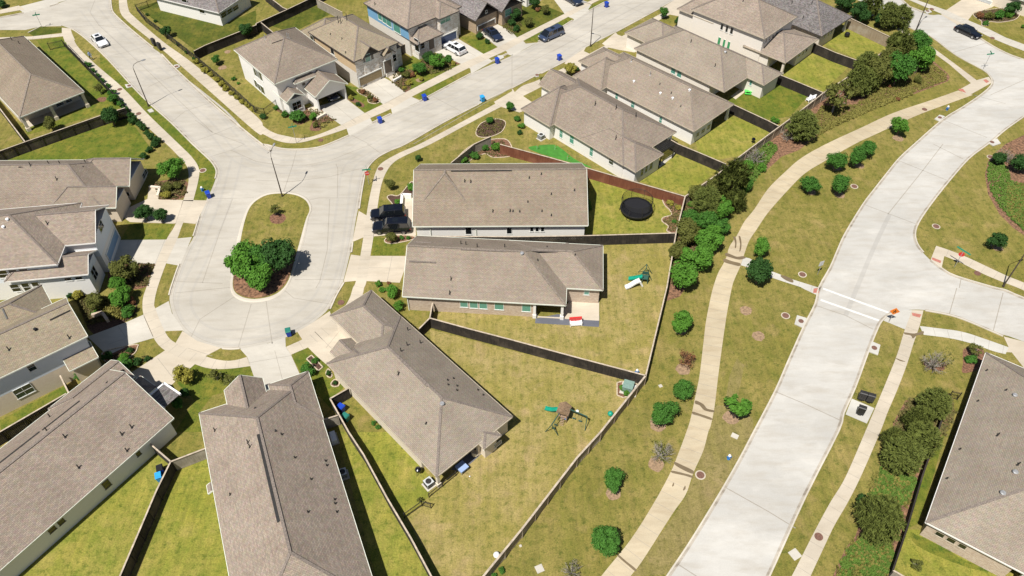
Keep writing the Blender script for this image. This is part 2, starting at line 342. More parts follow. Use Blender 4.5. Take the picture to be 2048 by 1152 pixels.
lawn('grass_shade', [(2, [(100, 200), (460, 30), (600, 110), (290, 260)])]); lawn('grass_shade', [(1, [(1100, 60), (1300, 0), (1760, 210), (2048, 80), (2048, 190), (1560, 400)])])
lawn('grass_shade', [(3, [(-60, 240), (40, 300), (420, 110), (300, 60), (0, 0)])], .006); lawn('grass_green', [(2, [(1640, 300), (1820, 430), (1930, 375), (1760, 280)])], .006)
lawn('grass_green', [(10, [(280, 530), (420, 478), (560, 600), (700, 800), (590, 890), (640, 1010), (450, 800), (400, 760)])], .006); lawn('grass_green', [(9, [(1560, 612), (1700, 648), (2000, 628), (2048, 760), (1700, 860), (1590, 1000), (1640, 1152), (1400, 1152), (1560, 900), (1400, 745)])])
lawn('grass_yellow', [(16, [(1110, 780), (1200, 780), (1660, 1030), (2048, 1060), (2048, 1400), (900, 1400)])]); lawn('grass_green', [(16, [(1140, 800), (1200, 830), (1420, 930), (1640, 1050), (2048, 1060), (2048, 1120), (1700, 1110), (1400, 1010), (1180, 900)])], .006, True); lawn('grass_green', [(16, [(1230, 340), (1420, 0), (1330, 330), (1200, 730), (1110, 780)])], .006)
lawn('grass_green', [(6, [(930, 745), (1200, 770), (1190, 890), (920, 893)])], .006); lawn('grass_green', [(5, [(1040, 640), (1385, 640), (1330, 765), (960, 770)])], .006)
lawn('grass_green', [(9, [(10, 1150), (540, 850), (520, 780), (0, 1060)])], .006)
lawn('grass_green', [(2, [(700, 680), (820, 700), (1015, 830), (870, 905), (740, 790)])], .006); lawn('grass_green', [(2, [(1110, 560), (1250, 450), (1640, 510), (1190, 742), (1100, 660)])], .006)
lawn('grass_tan', [(11, [(1625, 940), (1700, 940), (1740, 700), (1800, 560), (1860, 620), (1800, 900), (1930, 1050)]), (15, [(1930, 0), (1680, 440), (1250, 1140), (960, 1152), (1050, 1020), (1290, 680), (1400, 500), (1460, 330), (1530, 150)])], .003)
lawn('grass_green', [(1, [(800, 430), (1060, 690), (1370, 980), (1540, 1150), (1430, 1152), (1190, 920), (980, 700), (800, 540)]), (5, [(1540, 110), (1592, 200), (1585, 300), (1545, 458), (1650, 450), (1690, 370), (1725, 280), (1735, 215), (1700, 150), (1640, 90), (1540, 0)][::-1])][:1], .006)
lawn('grass_green', [(5, [(1430, 0), (1540, 0), (1640, 90), (1700, 150), (1735, 215), (1725, 280), (1690, 370), (1650, 450), (1545, 458), (1585, 300), (1592, 200), (1540, 110)])], .006)
lawn('grass_green', [(2, [(1245, 775), (1480, 655), (1560, 610), (1600, 650), (1340, 800)])], .006); lawn('grass_green', [(3, [(90, 328), (450, 135), (485, 165), (210, 335)])], .006); lawn('grass_green', [(3, [(620, 85), (740, 10), (800, 0), (700, 10), (580, 70)])], .006)
# --- streets of the estate
edgeL = gp(1, [(560, 228), (600, 245), (700, 320), (870, 480), (1060, 690), (1200, 830), (1370, 980), (1540, 1150)]) + gp(5, [(1640, 90), (1700, 150), (1735, 215), (1725, 280), (1690, 370), (1650, 450), (1600, 580), (1550, 740), (1500, 830), (1440, 960), (1390, 1100)]) + gp(9, [(1358, 60), (1365, 150), (1400, 250), (1460, 340), (1560, 415), (1700, 470), (1850, 488), (2000, 475)]) + gp(10, [(100, 440), (240, 395), (350, 340), (450, 280), (560, 190), (620, 100), (680, 0)]) + gp(6, [(700, 1090), (740, 930), (770, 790), (800, 600), (840, 400), (866, 250), (900, 180), (970, 110), (1080, 50), (1200, 0)]) + gp(2, [(1500, 980), (1780, 835)]) + gp(3, [(0, 705), (190, 605), (430, 490), (590, 380), (830, 258), (1140, 90), (1300, 0), (1700, -230)])
edgeR = gp(3, [(1300, -280), (780, 0), (620, 85), (485, 165), (210, 335), (0, 445)]) + gp(2, [(1720, 590), (1340, 800), (1080, 912), (745, 1085), (620, 1140)]) + gp(6, [(500, 30), (350, 46), (200, 40), (60, 5)]) + gp(1, [(2170, 1210), (2040, 1115), (1870, 975), (1700, 830), (1420, 570), (1280, 425), (1225, 385), (1050, 240), (930, 130), (895, 80), (885, 0), (890, -60), (920, -160)])
top = gp(1, [(520, -160), (560, -40), (540, 0), (400, 50), (190, 105), (0, 142), (-700, 250), (-700, 420), (0, 240), (200, 240), (330, 212), (495, 205)])
el = smooth(edgeL, 3); er = smooth(edgeR, 3)
ZR = .012
m = MB(); m.poly(el+er+top, ZR)
def joint(m, pts, wd=.07, mi=1, z=None): m.ribbon(pts, -wd/2, wd/2, (z or ZR)+.004, mi)
jl = [(1, [(1060, 240), (780, 200), (560, 215)]), (1, [(1170, 370), (1000, 420), (870, 450)]), (1, [(1450, 590), (1280, 650), (1180, 700)]), (1, [(1690, 820), (1480, 890), (1370, 980)]), (1, [(1900, 1000), (1700, 1080), (1530, 1140)]), (1, [(760, 0), (720, 100), (790, 200), (1100, 490), (1700, 1060)]), (1, [(1950, 1152), (1700, 1060), (1560, 960)]),
      (5, [(1690, 100), (1850, 50), (1960, 0)]), (5, [(1850, 50), (2048, 140)]), (6, [(0, 140), (200, 170), (400, 170), (600, 130), (800, 50), (930, 0)]), (6, [(325, 50), (290, 180), (215, 400)]), (6, [(0, 290), (300, 300), (600, 260), (860, 190)]), (6, [(430, 445), (500, 432), (810, 432)]), (6, [(650, 430), (655, 200), (640, 160)]), (6, [(890, 0), (1010, 85)]), (6, [(590, 440), (570, 850), (510, 1100), (480, 1152)]), (6, [(310, 1085), (700, 1085)]), (6, [(410, 640), (790, 640)]),
      (5, [(1660, 440), (1860, 435), (2030, 430)]), (5, [(1400, 1100), (1780, 1115)]), (5, [(1860, 440), (1760, 700), (1620, 1110)]), (9, [(1905, 480), (2010, 130)]), (9, [(1400, 40), (1850, -5)]), (9, [(1530, 390), (1600, 250), (1920, 40)]), (10, [(130, 445), (80, 100)]), (10, [(600, 130), (300, 80), (230, 20)]),
      (2, [(760, 1080), (900, 1150)]), (2, [(1410, 770), (1640, 890)]), (2, [(1260, 1152), (2048, 700)]), (3, [(0, 720), (0, 440), (8, 436)]), (3, [(0, 570), (500, 320), (1100, 0)]), (3, [(400, 270), (620, 360)]), (3, [(860, 30), (1060, 110)])]
for k, p in jl: joint(m, gp(k, p), .09)
for line, a, b in ((el, .42, .46), (er, .42, .46)):
    m.ribbon(line, a, b, ZR+.0045, 1)
m.ribbon(el, .46, .8, ZR+.002, 2); m.ribbon(er, .46, .8, ZR+.0026, 2)
tk = smooth(gp(1, [(740, 60), (900, 250), (1250, 560), (1700, 930)])+gp(6, [(-60, 90), (300, 160), (700, 90), (1000, -70)])+gp(3, [(-200, 700), (400, 340), (1000, 20)]), 5)
for q_, o_ in enumerate((-2.3, -.9, .9, 2.3)): m.ribbon(tk, o_-.17, o_+.17, ZR+.0009+q_*.0002, 2)
tk2 = smooth(gp(5, [(1900, 100), (1790, 500), (1620, 900)])+gp(9, [(1480, 60), (1520, 250), (1700, 370), (2000, 360)])+gp(10, [(250, 290), (450, 150), (560, -20)])+gp(6, [(640, 850), (690, 500), (740, 200), (900, 60)]), 5)
for q_, o_ in enumerate((-.8, .8)): m.ribbon(tk2, o_-.17, o_+.17, ZR+.0033+q_*.0003, 2)
struct(m, 'street_pavement', ['road', 'joint', 'track'])
# parkway
pL = gp(15, [(950, 1600), (1250, 1152), (1400, 930), (1550, 690), (1700, 440), (1830, 210), (1940, 0)]) + gp(12, [(60, 830), (160, 600), (290, 310), (380, 130), (410, 0)]) + gp(8, [(500, 990), (560, 850), (620, 720), (760, 490), (850, 370), (960, 230), (1050, 120), (1180, 0)]) + gp(4, [(1400, 960), (1560, 860), (1700, 765), (1775, 700), (1795, 655), (1775, 610), (1720, 560), (1500, 440), (1300, 290), (1160, 235), (900, 90), (600, -60), (200, -250)])
pR = gp(4, [(700, -330), (1070, 0), (1130, 55), (1290, 118), (1390, 120), (1500, 190), (1700, 310), (1850, 400), (2048, 480), (2700, 680)])
pR2 = gp(4, [(2900, 560), (2700, 700)])
pS = gp(4, [(2048, 930), (1900, 1035), (1800, 1120)]) + gp(8, [(1730, 20), (1600, 120), (1450, 290), (1300, 480), (1200, 630), (1172, 720), (1190, 800), (1240, 870), (1300, 930), (1390, 1000), (1500, 1060), (1800, 1150)]) + gp(12, [(1900, 22), (2048, 85), (2700, 330)])
pT = gp(12, [(2700, 720), (2048, 430), (1800, 350), (1600, 265), (1450, 215), (1260, 178), (1150, 174), (1030, 188), (960, 215), (900, 270), (860, 350), (800, 500), (690, 800), (600, 1000), (560, 1140)]) + gp(16, [(300, 500), (50, 1050), (-250, 1700)])
pl, ps, ptt = smooth(pL, 3), smooth(pS, 3), smooth(pT, 3)
m = MB(); m.poly(pl+smooth(pR, 3)+gp(4, [(2700, 800)])+ps+ptt, ZR)
for k, p in [(8, [(770, 485), (970, 560), (1195, 645)]), (8, [(1050, 135), (1430, 290)]), (8, [(1320, 0), (1560, 120)]), (8, [(1240, 210), (1400, 0)]), (8, [(960, 560), (1240, 210)]), (12, [(380, 140), (620, 220), (840, 330)]), (12, [(60, 830), (300, 930), (570, 1055)]), (12, [(1510, 0), (1450, 210)]), (12, [(1880, 40), (1800, 350)]), (8, [(1545, 1075), (1530, 1152)]),
             (15, [(1700, 440), (2048, 635)]), (16, [(0, 635), (220, 770)]), (15, [(1330, 1060), (1700, 1300)]), (4, [(1650, 760), (1900, 830)]), (4, [(1480, 420), (1760, 340)]), (4, [(1780, 760), (2048, 640)]), (4, [(1400, 960), (1750, 1100)])]: joint(m, gp(k, p), .10)
m.ribbon(smooth(gp(8, [(975, 560), (860, 800), (720, 1130)])+gp(12, [(620, 220)]), 4), -.28, .28, ZR+.003, 3)
def bar(m, a, b, wd, mi, z): m.ribbon([a, b], -wd/2, wd/2, z, mi)
for a, b in [((440, 5), (970, 200)), ((420, 95), (890, 262))]: bar(m, G(12, *a), G(12, *b), .34, 2, ZR+.006)
struct(m, 'parkway_pavement', ['road_pale', 'joint', 'crossing', 'band'])
# kerbs and gutters
ROADS = [[(p[0], p[1]) for p in el+er+top], [(p[0], p[1]) for p in pl+smooth(pR, 3)+gp(4, [(2700, 800)])+ps+ptt]]
def inside(poly, x, y):
    c = False; j = len(poly)-1
    for i in range(len(poly)):
        if (poly[i][1] > y) != (poly[j][1] > y) and x < (poly[j][0]-poly[i][0])*(y-poly[i][1])/(poly[j][1]-poly[i][1])+poly[i][0]: c = not c
        j = i
    return c
def kerb(m, pts, side=1, h=.11, gut=True):
    L_ = offs(pts, .5); R_ = offs(pts, -.5)
    nl = sum(inside(r, p.x, p.y) for p in L_ for r in ROADS); nr = sum(inside(r, p.x, p.y) for p in R_ for r in ROADS); side = -1 if nl > nr else 1
    a = offs(pts, 0); b = offs(pts, .17*side); g = offs(pts, -.22*side)
    for i in range(len(pts)-1):
        P0, P1, Q1, Q0 = a[i], a[i+1], b[i+1], b[i]
        m.face([(P0.x, P0.y, h), (P1.x, P1.y, h), (Q1.x, Q1.y, h), (Q0.x, Q0.y, h)][::(1 if side > 0 else -1)])
        for U, V_ in ((P0, P1), (Q1, Q0)): m.face([(U.x, U.y, 0), (V_.x, V_.y, 0), (V_.x, V_.y, h), (U.x, U.y, h)])
        if gut:
            q = [(P0.x, P0.y, ZR+.008), (P1.x, P1.y, ZR+.008), (g[i+1].x, g[i+1].y, ZR+.008), (g[i].x, g[i].y, ZR+.008)]
            if (Vector(q[1])-Vector(q[0])).cross(Vector(q[2])-Vector(q[0])).z < 0: q = q[::-1]
            m.face(q, 1)
m = MB(); sgn = {}
def seg(line, i0, i1): return line[i0*3:i1*3+1]
kerb(m, seg(el, 0, 11), 1)                     # left street, left side, to the first driveway
for a, b in ((14, 15), (17, 19)): kerb(m, seg(el, a, b), 1)
kerb(m, [p for p in smooth(gp(6, [(866, 250), (840, 400), (822, 520)]), 3)], -1); kerb(m, smooth(gp(6, [(866, 250), (900, 180), (970, 110), (1080, 50), (1200, 0)]) + gp(2, [(1500, 980), (1780, 835)]), 3), -1)
kerb(m, gp(6, [(770, 790), (760, 870)]), 1); kerb(m, smooth(gp(10, [(590, 170), (640, 60)])+gp(6, [(700, 1110)]), 3), -1); kerb(m, smooth(gp(9, [(1780, 482), (1850, 487), (1920, 482)]), 3), 1)
kerb(m, gp(3, [(0, 705), (190, 605)]), -1); kerb(m, gp(3, [(230, 590), (430, 490)]), -1); kerb(m, gp(3, [(830, 258), (1140, 90), (1180, 70)]), -1)
kerb(m, gp(3, [(620, 85), (740, 20)]), 1); kerb(m, gp(3, [(210, 335), (485, 165)]), 1); kerb(m, gp(2, [(1890, 490), (2010, 430)]), 1); kerb(m, gp(2, [(1310, 812), (1720, 590)]), 1); kerb(m, gp(2, [(930, 985), (1080, 912)]), 1)
kerb(m, smooth(gp(2, [(745, 1085), (620, 1140)]) + gp(6, [(500, 30), (350, 46), (200, 40), (60, 5)]) + gp(1, [(2170, 1210), (2040, 1115), (1870, 975), (1700, 830), (1420, 570), (1290, 435)]), 3), 1)
kerb(m, smooth(gp(1, [(1225, 385), (1050, 240), (930, 130), (895, 80), (885, 0), (890, -60)]), 3), 1); kerb(m, gp(1, [(225, 262), (330, 210), (495, 207)]), -1); kerb(m, gp(1, [(0, 142), (190, 105)]), 1); kerb(m, gp(1, [(400, 50), (470, 30)]), 1)
kerb(m, pl, 1); kerb(m, gp(4, [(1070, 0), (1130, 55), (1250, 100)]), 1); kerb(m, smooth(gp(4, [(1540, 200), (1700, 310), (1850, 400), (2048, 480), (2700, 680)]), 3), 1)
kerb(m, seg(ps, 0, 10), 1); kerb(m, seg(ps, 11, 16), 1); kerb(m, smooth(gp(12, [(1880, 385), (1800, 350), (1600, 265), (1450, 215), (1255, 178)]), 3), 1); kerb(m, ptt[12:], 1) if False else kerb(m, smooth(gp(12, [(1030, 188), (960, 215), (900, 270), (860, 350), (800, 500), (690, 800), (600, 1000), (560, 1140)]) + gp(16, [(300, 500), (50, 1050), (-250, 1700)]), 3), 1)
struct(m, 'kerb', ['kerb', 'gutter'])
# --- island
isl = smooth([G(0, x, y) for x, y in [(565, 388), (535, 391), (512, 403), (498, 420), (488, 450), (480, 490), (473, 530), (466, 562), (469, 583), (485, 595), (510, 599), (540, 594), (562, 582), (578, 560), (590, 520), (601, 480), (612, 440), (619, 423), (617, 410), (608, 399), (590, 391)]], 4, True)
ring = offs(isl+[isl[0]], 0.0)
m = MB(); c0 = sum((Vector((p.x, p.y)) for p in isl), Vector((0, 0)))/len(isl)
outer = [Vector((p.x, p.y))+(Vector((p.x, p.y))-c0).normalized()*.55 for p in isl]; inner = [Vector((p.x, p.y))-(Vector((p.x, p.y))-c0).normalized()*.0 for p in isl]
n = len(isl)
for i in range(n):
    j = (i+1) % n; a, b, c, d = outer[i], outer[j], inner[j], inner[i]
    m.face([(a.x, a.y, ZR+.01), (b.x, b.y, ZR+.01), (b.x*.6+c.x*.4, b.y*.6+c.y*.4, .11), (a.x*.6+d.x*.4, a.y*.6+d.y*.4, .11)])
    m.face([(a.x*.6+d.x*.4, a.y*.6+d.y*.4, .11), (b.x*.6+c.x*.4, b.y*.6+c.y*.4, .11), (c.x, c.y, .11), (d.x, d.y, .11)])
struct(m, 'island_kerb', ['kerb'])
m = MB(); m.poly(isl, .10); struct(m, 'island_lawn', ['grass'])
def bed(spec, mat='mulch', z=.010, sm=True, name='mulch_bed', edge=None):
    pts = GP(spec)
    if sm: pts = smooth(pts, 4, True)
    m = MB(); m.poly(pts, z, 0)
    if edge:
        q = pts+[pts[0]]
        for i in range(len(q)-1):
            a, b = Vector(q[i]), Vector(q[i+1]); a.z = b.z = z+.05; m.beam(a, b, .13, .09, 1)
    return struct(m, name, [mat]+([edge] if edge else []))
bed([(0, [(472, 525), (500, 510), (560, 500), (594, 505), (588, 525), (576, 560), (560, 580), (538, 592), (510, 597), (486, 593), (470, 582), (467, 562)])], 'mulch_red', .106)
bed([(6, [(110, 590), (150, 560), (220, 565), (240, 600), (200, 640), (130, 635)])], 'mulch', .106)
# --- sidewalks
ZS = .020
def band(L, Rr, mat='walk', name='sidewalk', z=ZS, jstep=1.6, sm=True, stains=()):
    a = smooth(GP(L), 5) if sm else GP(L); b = smooth(GP(Rr), 5) if sm else GP(Rr)
    m = MB(); m.poly(a+b[::-1], z, 0)
    la = [0]
    for i in range(len(a)-1): la.append(la[-1]+(a[i+1]-a[i]).length)
    d = jstep
    while d < la[-1]:
        i = max(j for j in range(len(la)) if la[j] <= d); i = min(i, len(a)-2); t = (d-la[i])/max(1e-6, la[i+1]-la[i]); p = a[i].lerp(a[i+1], t)
        T = (a[i+1]-a[i]).normalized(); nrm = Vector((-T.y, T.x, 0)); best = min(b, key=lambda q: abs((q-p).dot(T))+.02*abs((q-p).dot(nrm)))
        q = p+nrm*((best-p).dot(nrm))
        m.ribbon([p, q], -.018, .018, z+.004, 1); d += jstep
    for i_, s in enumerate(stains): m.poly(smooth(gp(s[0], s[1]), 3, True), z+.006+i_*.0012, 2)
    return struct(m, name, [mat, 'joint', 'stain'])
band([(1, [(515, 300), (560, 400), (700, 540), (900, 740), (1100, 945), (1330, 1152)]), (5, [(1420, 90), (1490, 170), (1510, 250), (1500, 350), (1465, 455)])], [(1, [(570, 262), (620, 370), (760, 510), (980, 700), (1190, 920), (1430, 1152)]), (5, [(1540, 110), (1592, 200), (1585, 300), (1545, 458)])])
band([(5, [(1465, 450), (1405, 640), (1330, 768), (1245, 960), (1170, 1152)]), (9, [(1142, 100), (1150, 220), (1220, 385), (1320, 500), (1560, 610), (1700, 647), (1850, 645), (2003, 625)])], [(5, [(1550, 450), (1462, 640), (1418, 760), (1330, 955), (1260, 1152)]), (9, [(1235, 120), (1245, 170), (1320, 350), (1405, 440), (1640, 545), (1780, 580), (1880, 578), (1975, 553)])])
band([(10, [(240, 472), (300, 445), (370, 412), (500, 330), (612, 248), (700, 160), (750, 80), (775, 0)]), (6, [(800, 1095), (835, 895), (860, 740), (895, 500), (930, 330), (960, 220), (1010, 150), (1150, 70), (1310, 0)]), (2, [(1600, 1000), (1880, 850), (2030, 770)]), (3, [(80, 690), (200, 645), (430, 535), (620, 430), (880, 290), (1170, 120), (1400, 0)])], [(10, [(280, 535), (340, 508), (410, 478), (560, 395), (674, 302), (780, 190), (850, 60), (865, 0)]), (6, [(885, 1095), (915, 895), (940, 740), (970, 520), (1000, 340), (1040, 230), (1100, 150), (1200, 90), (1400, 0)]), (2, [(1700, 990), (1970, 850), (2048, 810)]), (3, [(90, 768), (240, 692), (430, 580), (690, 425), (920, 303), (1200, 150), (1480, 0)])])
band([(1, [(950, -30), (960, 90), (1020, 170), (1230, 340), (1440, 520), (1700, 750), (2040, 1050)]), (2, [(60, 1075), (150, 1120), (260, 1145), (360, 1140), (480, 1110), (725, 1030), (915, 945), (1080, 870), (1245, 775), (1480, 655), (1700, 545), (1860, 470), (1990, 410)]), (3, [(90, 328), (450, 135), (640, 30), (700, 0), (1000, -150)])], [(1, [(1010, -30), (1030, 80), (1080, 140), (1300, 330), (1560, 520), (2040, 920)]), (2, [(60, 1010), (150, 1065), (250, 1090), (340, 1105), (460, 1090), (680, 1002), (870, 905), (1015, 835), (1190, 742), (1420, 625), (1640, 512), (1820, 432), (1930, 380)]), (3, [(40, 300), (420, 110), (560, 30), (640, 0), (900, -140)])])
band([(1, [(-300, 330), (0, 300), (250, 292), (510, 265)])], [(1, [(-300, 350), (0, 330), (270, 315), (510, 290)])], sm=False); band([(1, [(0, 110), (200, 75)])], [(1, [(0, 80), (150, 45)])], sm=False)
m = MB(); m.poly(gp(1, [(495, 222), (565, 228), (575, 265), (600, 320), (520, 340), (495, 262)]), ZS+.003); struct(m, 'sidewalk', ['walk'])
# greenway path
pstain = [(7, [(1715, 872), (1760, 888), (1800, 903), (1850, 898), (1870, 912), (1820, 926), (1760, 912), (1705, 892)]), (7, [(1700, 918), (1760, 938), (1825, 955), (1820, 978), (1760, 965), (1695, 945)]), (7, [(1770, 745), (1788, 745), (1796, 790), (1792, 830), (1782, 830), (1784, 790)]), (7, [(1812, 742), (1828, 745), (1836, 800), (1830, 850), (1818, 860), (1824, 800)]), (11, [(1470, 900), (1530, 930), (1560, 965), (1615, 980), (1612, 995), (1540, 980), (1500, 940), (1465, 925)]), (11, [(1445, 990), (1510, 1010), (1595, 1040), (1590, 1057), (1500, 1025), (1445, 1010)]), (15, [(1300, 240), (1370, 270), (1450, 310), (1450, 335), (1400, 320), (1310, 270)]), (15, [(1280, 310), (1350, 325), (1440, 350), (1440, 368), (1380, 350), (1280, 328)]), (15, [(855, 985), (920, 1040), (990, 1095), (985, 1115), (930, 1070), (850, 1000)]), (15, [(1280, 430), (1293, 405), (1296, 425), (1286, 438)]), (15, [(1368, 460), (1385, 430), (1388, 455), (1372, 470)]), (8, [(110, 1050), (190, 1080), (200, 1110), (150, 1095), (105, 1065)])]
band([(4, [(1520, 725), (1300, 803), (1000, 905), (750, 1020), (480, 1145)]), (8, [(270, 110), (130, 230), (0, 360)]), (7, [(1940, 520), (1860, 620), (1800, 730), (1740, 820), (1720, 890), (1690, 960), (1650, 1030), (1610, 1145)]), (11, [(1580, 120), (1550, 280), (1530, 450), (1500, 700), (1470, 850), (1430, 1040)]), (15, [(1395, 0), (1320, 200), (1270, 320), (1140, 560), (950, 860), (715, 1152), (500, 1450)])],
     [(4, [(1640, 760), (1430, 835), (1190, 925), (850, 1080), (700, 1150)]), (8, [(450, 140), (290, 240), (150, 380), (0, 550)]), (7, [(1960, 680), (1900, 770), (1865, 860), (1830, 970), (1790, 1060), (1760, 1145)]), (11, [(1720, 200), (1705, 300), (1690, 400), (1650, 700), (1620, 950), (1590, 1100)]), (15, [(1570, 0), (1530, 150), (1450, 330), (1390, 500), (1280, 660), (1050, 1020), (950, 1152), (800, 1350)])], 'path', 'path', jstep=1.5, stains=pstain)
band([(7, [(1850, 905), (1900, 915)]), (8, [(30, 1020), (60, 1030), (200, 1085), (400, 1148)]), (12, [(420, -5)])], [(7, [(1830, 970), (1880, 985)]), (8, [(30, 1070), (150, 1110), (260, 1145)]), (12, [(290, 10), (390, 57)])], 'walk_grey', sm=False)
m = MB()
m.poly(gp(4, [(1535, 715), (1630, 662), (1670, 642), (1765, 615), (1795, 655), (1780, 668), (1600, 768), (1560, 745)]), ZS+.004)
m.poly(gp(4, [(1520, 712), (1560, 712), (1585, 745), (1530, 725)]), ZS+.008, 1); m.poly(gp(4, [(1720, 640), (1745, 635), (1770, 655), (1745, 665)]), ZS+.008, 1)
struct(m, 'sidewalk', ['walk', 'tactile'])
band([(4, [(700, 60), (1060, 255), (1180, 320), (1290, 400), (1450, 515), (1625, 668)])], [(4, [(740, 50), (1110, 258), (1310, 375), (1480, 500), (1672, 645)])], sm=False)
band([(4, [(900, -130), (1190, 0), (1425, 82), (1600, 162), (1760, 230), (1900, 300), (2048, 355), (2400, 470)])], [(4, [(850, -110), (1140, 5), (1380, 108), (1560, 190), (1800, 310), (1920, 360), (2048, 408), (2400, 530)])], 'drive', sm=False)
band([(12, [(1152, 178), (1095, 330), (1030, 540), (950, 740), (860, 955), (780, 1145)]), (16, [(620, 360), (500, 560), (380, 780), (190, 1152), (0, 1500)])], [(12, [(1243, 180), (1213, 300), (1165, 440), (1115, 600), (1040, 800), (955, 1000), (900, 1145)]), (16, [(750, 340), (640, 560), (530, 750), (430, 960), (340, 1152), (180, 1500)])], stains=[(12, [(1090, 355), (1170, 365), (1240, 345), (1240, 370), (1190, 380), (1160, 405), (1140, 380), (1095, 372)]), (12, [(1020, 560), (1060, 575), (1100, 590), (1060, 586), (1022, 566)])])
band([(12, [(1213, 305), (1340, 320), (1550, 350), (1740, 410), (1925, 475)])], [(12, [(1245, 375), (1450, 402), (1620, 442), (1800, 505), (1900, 530)])], 'walk_grey')
m = MB(); m.poly(gp(12, [(925, 262), (1095, 332), (1152, 178), (1090, 176), (1030, 190), (960, 217)]), ZS+.002); m.poly(gp(12, [(670, 885), (850, 962), (790, 1085), (620, 1012)]), ZS+.002)
m.poly(gp(12, [(1150, 198), (1228, 213), (1212, 238), (1155, 222)]), ZS+.008, 1); struct(m, 'sidewalk', ['walk_grey', 'tactile'])
m = MB(); m.poly(gp(8, [(1300, 928), (1345, 815), (1410, 840), (1410, 897), (1388, 992)]), ZS+.006); m.poly(gp(8, [(1315, 908), (1385, 935), (1380, 955), (1308, 925)]), ZS+.010, 1); m.poly(gp(12, [(365, 5), (402, 0), (410, 40), (360, 40)]), ZS+.010, 1)
struct(m, 'sidewalk', ['walk', 'tactile'])
band([(8, [(1345, 815), (1450, 850), (1600, 910), (1900, 1050), (2048, 1110), (2300, 1220)])], [(8, [(1400, 893), (1540, 950), (1700, 1030), (1840, 1090), (2000, 1152), (2200, 1240)])])
# --- driveways
def drive(spec, mat='drive', joints=(), z=.016):
    m = MB(); m.poly(GP(spec), z, 0)
    for j in joints: joint(m, gp(*j), .05, 1, z)
    return struct(m, 'driveway', [mat, 'joint'])
drive([(5, [(1190, 355), (1285, 358), (1270, 445), (1660, 452), (1565, 640), (1470, 630), (1385, 637), (1040, 625), (950, 560), (1050, 500), (1180, 440)])], 'drive_tan', [(5, [(1465, 455), (1405, 640)])])
drive([(5, [(930, 768), (1330, 765), (1535, 745), (1440, 975), (1330, 955), (1250, 960), (860, 955)])], 'drive', [(5, [(1110, 765), (1060, 955)]), (5, [(1320, 765), (1240, 960)])])
drive([(9, [(700, 390), (1020, 270), (1145, 215), (1240, 165), (1350, 105), (1375, 200), (1470, 340), (1330, 345), (1230, 400), (1050, 452), (860, 540)])], 'drive', [(9, [(1150, 220), (1225, 390)]), (9, [(945, 305), (1010, 400), (870, 450)])])
drive([(9, [(1055, 675), (1320, 500), (1405, 440), (1460, 345), (1580, 425), (1770, 480), (1645, 545), (1560, 610), (1405, 745), (1250, 900), (1150, 850)])], 'drive_tan', [(9, [(1260, 560), (1400, 740)]), (9, [(1500, 480), (1700, 545)])])
drive([(10, [(-128, 487), (-70, 552), (-45, 625), (0, 760), (40, 900), (400, 800), (280, 535), (238, 472), (235, 395), (100, 442)])], 'drive', [(10, [(150, 500), (230, 800)]), (10, [(-60, 600), (290, 540)])])
drive([(10, [(330, 350), (450, 280), (590, 185), (612, 248), (674, 302), (800, 430), (560, 610), (480, 540), (415, 475), (370, 412)])], 'drive_tan', [(10, [(470, 350), (640, 520)]), (10, [(560, 480), (680, 330)])])
drive([(6, [(700, 1105), (760, 885), (835, 895), (1230, 897), (1150, 1110), (885, 1097), (800, 1095)])], 'drive_tan', [(6, [(1090, 897), (1050, 1095)]), (6, [(905, 990), (1180, 995)])])
drive([(6, [(770, 785), (822, 535), (890, 575), (965, 525), (1170, 525), (1190, 430), (1270, 430), (1280, 735), (1020, 732), (860, 747)])], 'drive_tan', [(6, [(965, 530), (940, 740)])])
drive([(2, [(500, 850), (715, 785), (870, 905), (915, 948), (935, 985), (745, 1088), (725, 1030), (680, 1000), (560, 915)])], 'drive', [(2, [(620, 830), (800, 980)]), (2, [(680, 1000), (870, 905)])])
drive([(2, [(835, 690), (1005, 610), (1095, 660), (1195, 742), (1245, 775), (1320, 808), (1090, 912), (1080, 870), (1015, 833)])], 'drive', [(2, [(940, 650), (1100, 780)]), (2, [(1030, 830), (1195, 742)])])
drive([(2, [(1410, 410), (1480, 350), (1610, 305), (1650, 330), (1820, 432), (1865, 470), (1895, 490), (1720, 592), (1715, 550), (1640, 512), (1480, 440)])], 'drive', [(2, [(1560, 340), (1760, 450)])])
drive([(2, [(1775, 255), (1925, 190), (2048, 255)]), (3, [(40, 300), (90, 328), (110, 350), (200, 340), (0, 448)]), (2, [(2005, 430), (2010, 415), (1935, 378)])], 'drive')
drive([(3, [(330, -10), (420, 110), (450, 135), (490, 150), (500, 165), (620, 85), (610, 75), (640, 30), (560, 0), (600, -60)])], 'drive')
drive([(2, [(1905, 815), (2048, 730)]), (3, [(5, 710), (20, 735), (90, 770), (200, 845), (60, 900), (-40, 870), (-128, 840)])], 'drive_tan')
drive([(3, [(430, 490), (590, 380), (575, 410), (620, 430), (690, 430), (640, 520), (585, 590), (500, 520), (420, 510)])], 'drive_tan'); drive([(3, [(720, 350), (830, 258), (845, 278), (920, 305), (1060, 340), (980, 420), (860, 400), (770, 380)])], 'drive_tan')
drive([(3, [(1180, 75), (1300, 0), (1400, -40), (1480, -10), (1400, 150), (1330, 130), (1230, 110)])], 'drive_tan')
drive([(4, [(1385, 118), (1425, 82), (1540, 5), (1640, -60), (1850, 20), (1790, 60), (1640, 110), (1600, 162), (1540, 205), (1500, 190)])], 'drive_tan', [(4, [(1500, 150), (1600, 162)])])
drive([(12, [(1885, 388), (1925, 475), (1800, 505), (1950, 516), (2048, 640), (2300, 800), (2300, 540), (2048, 430)])], 'drive_tan')
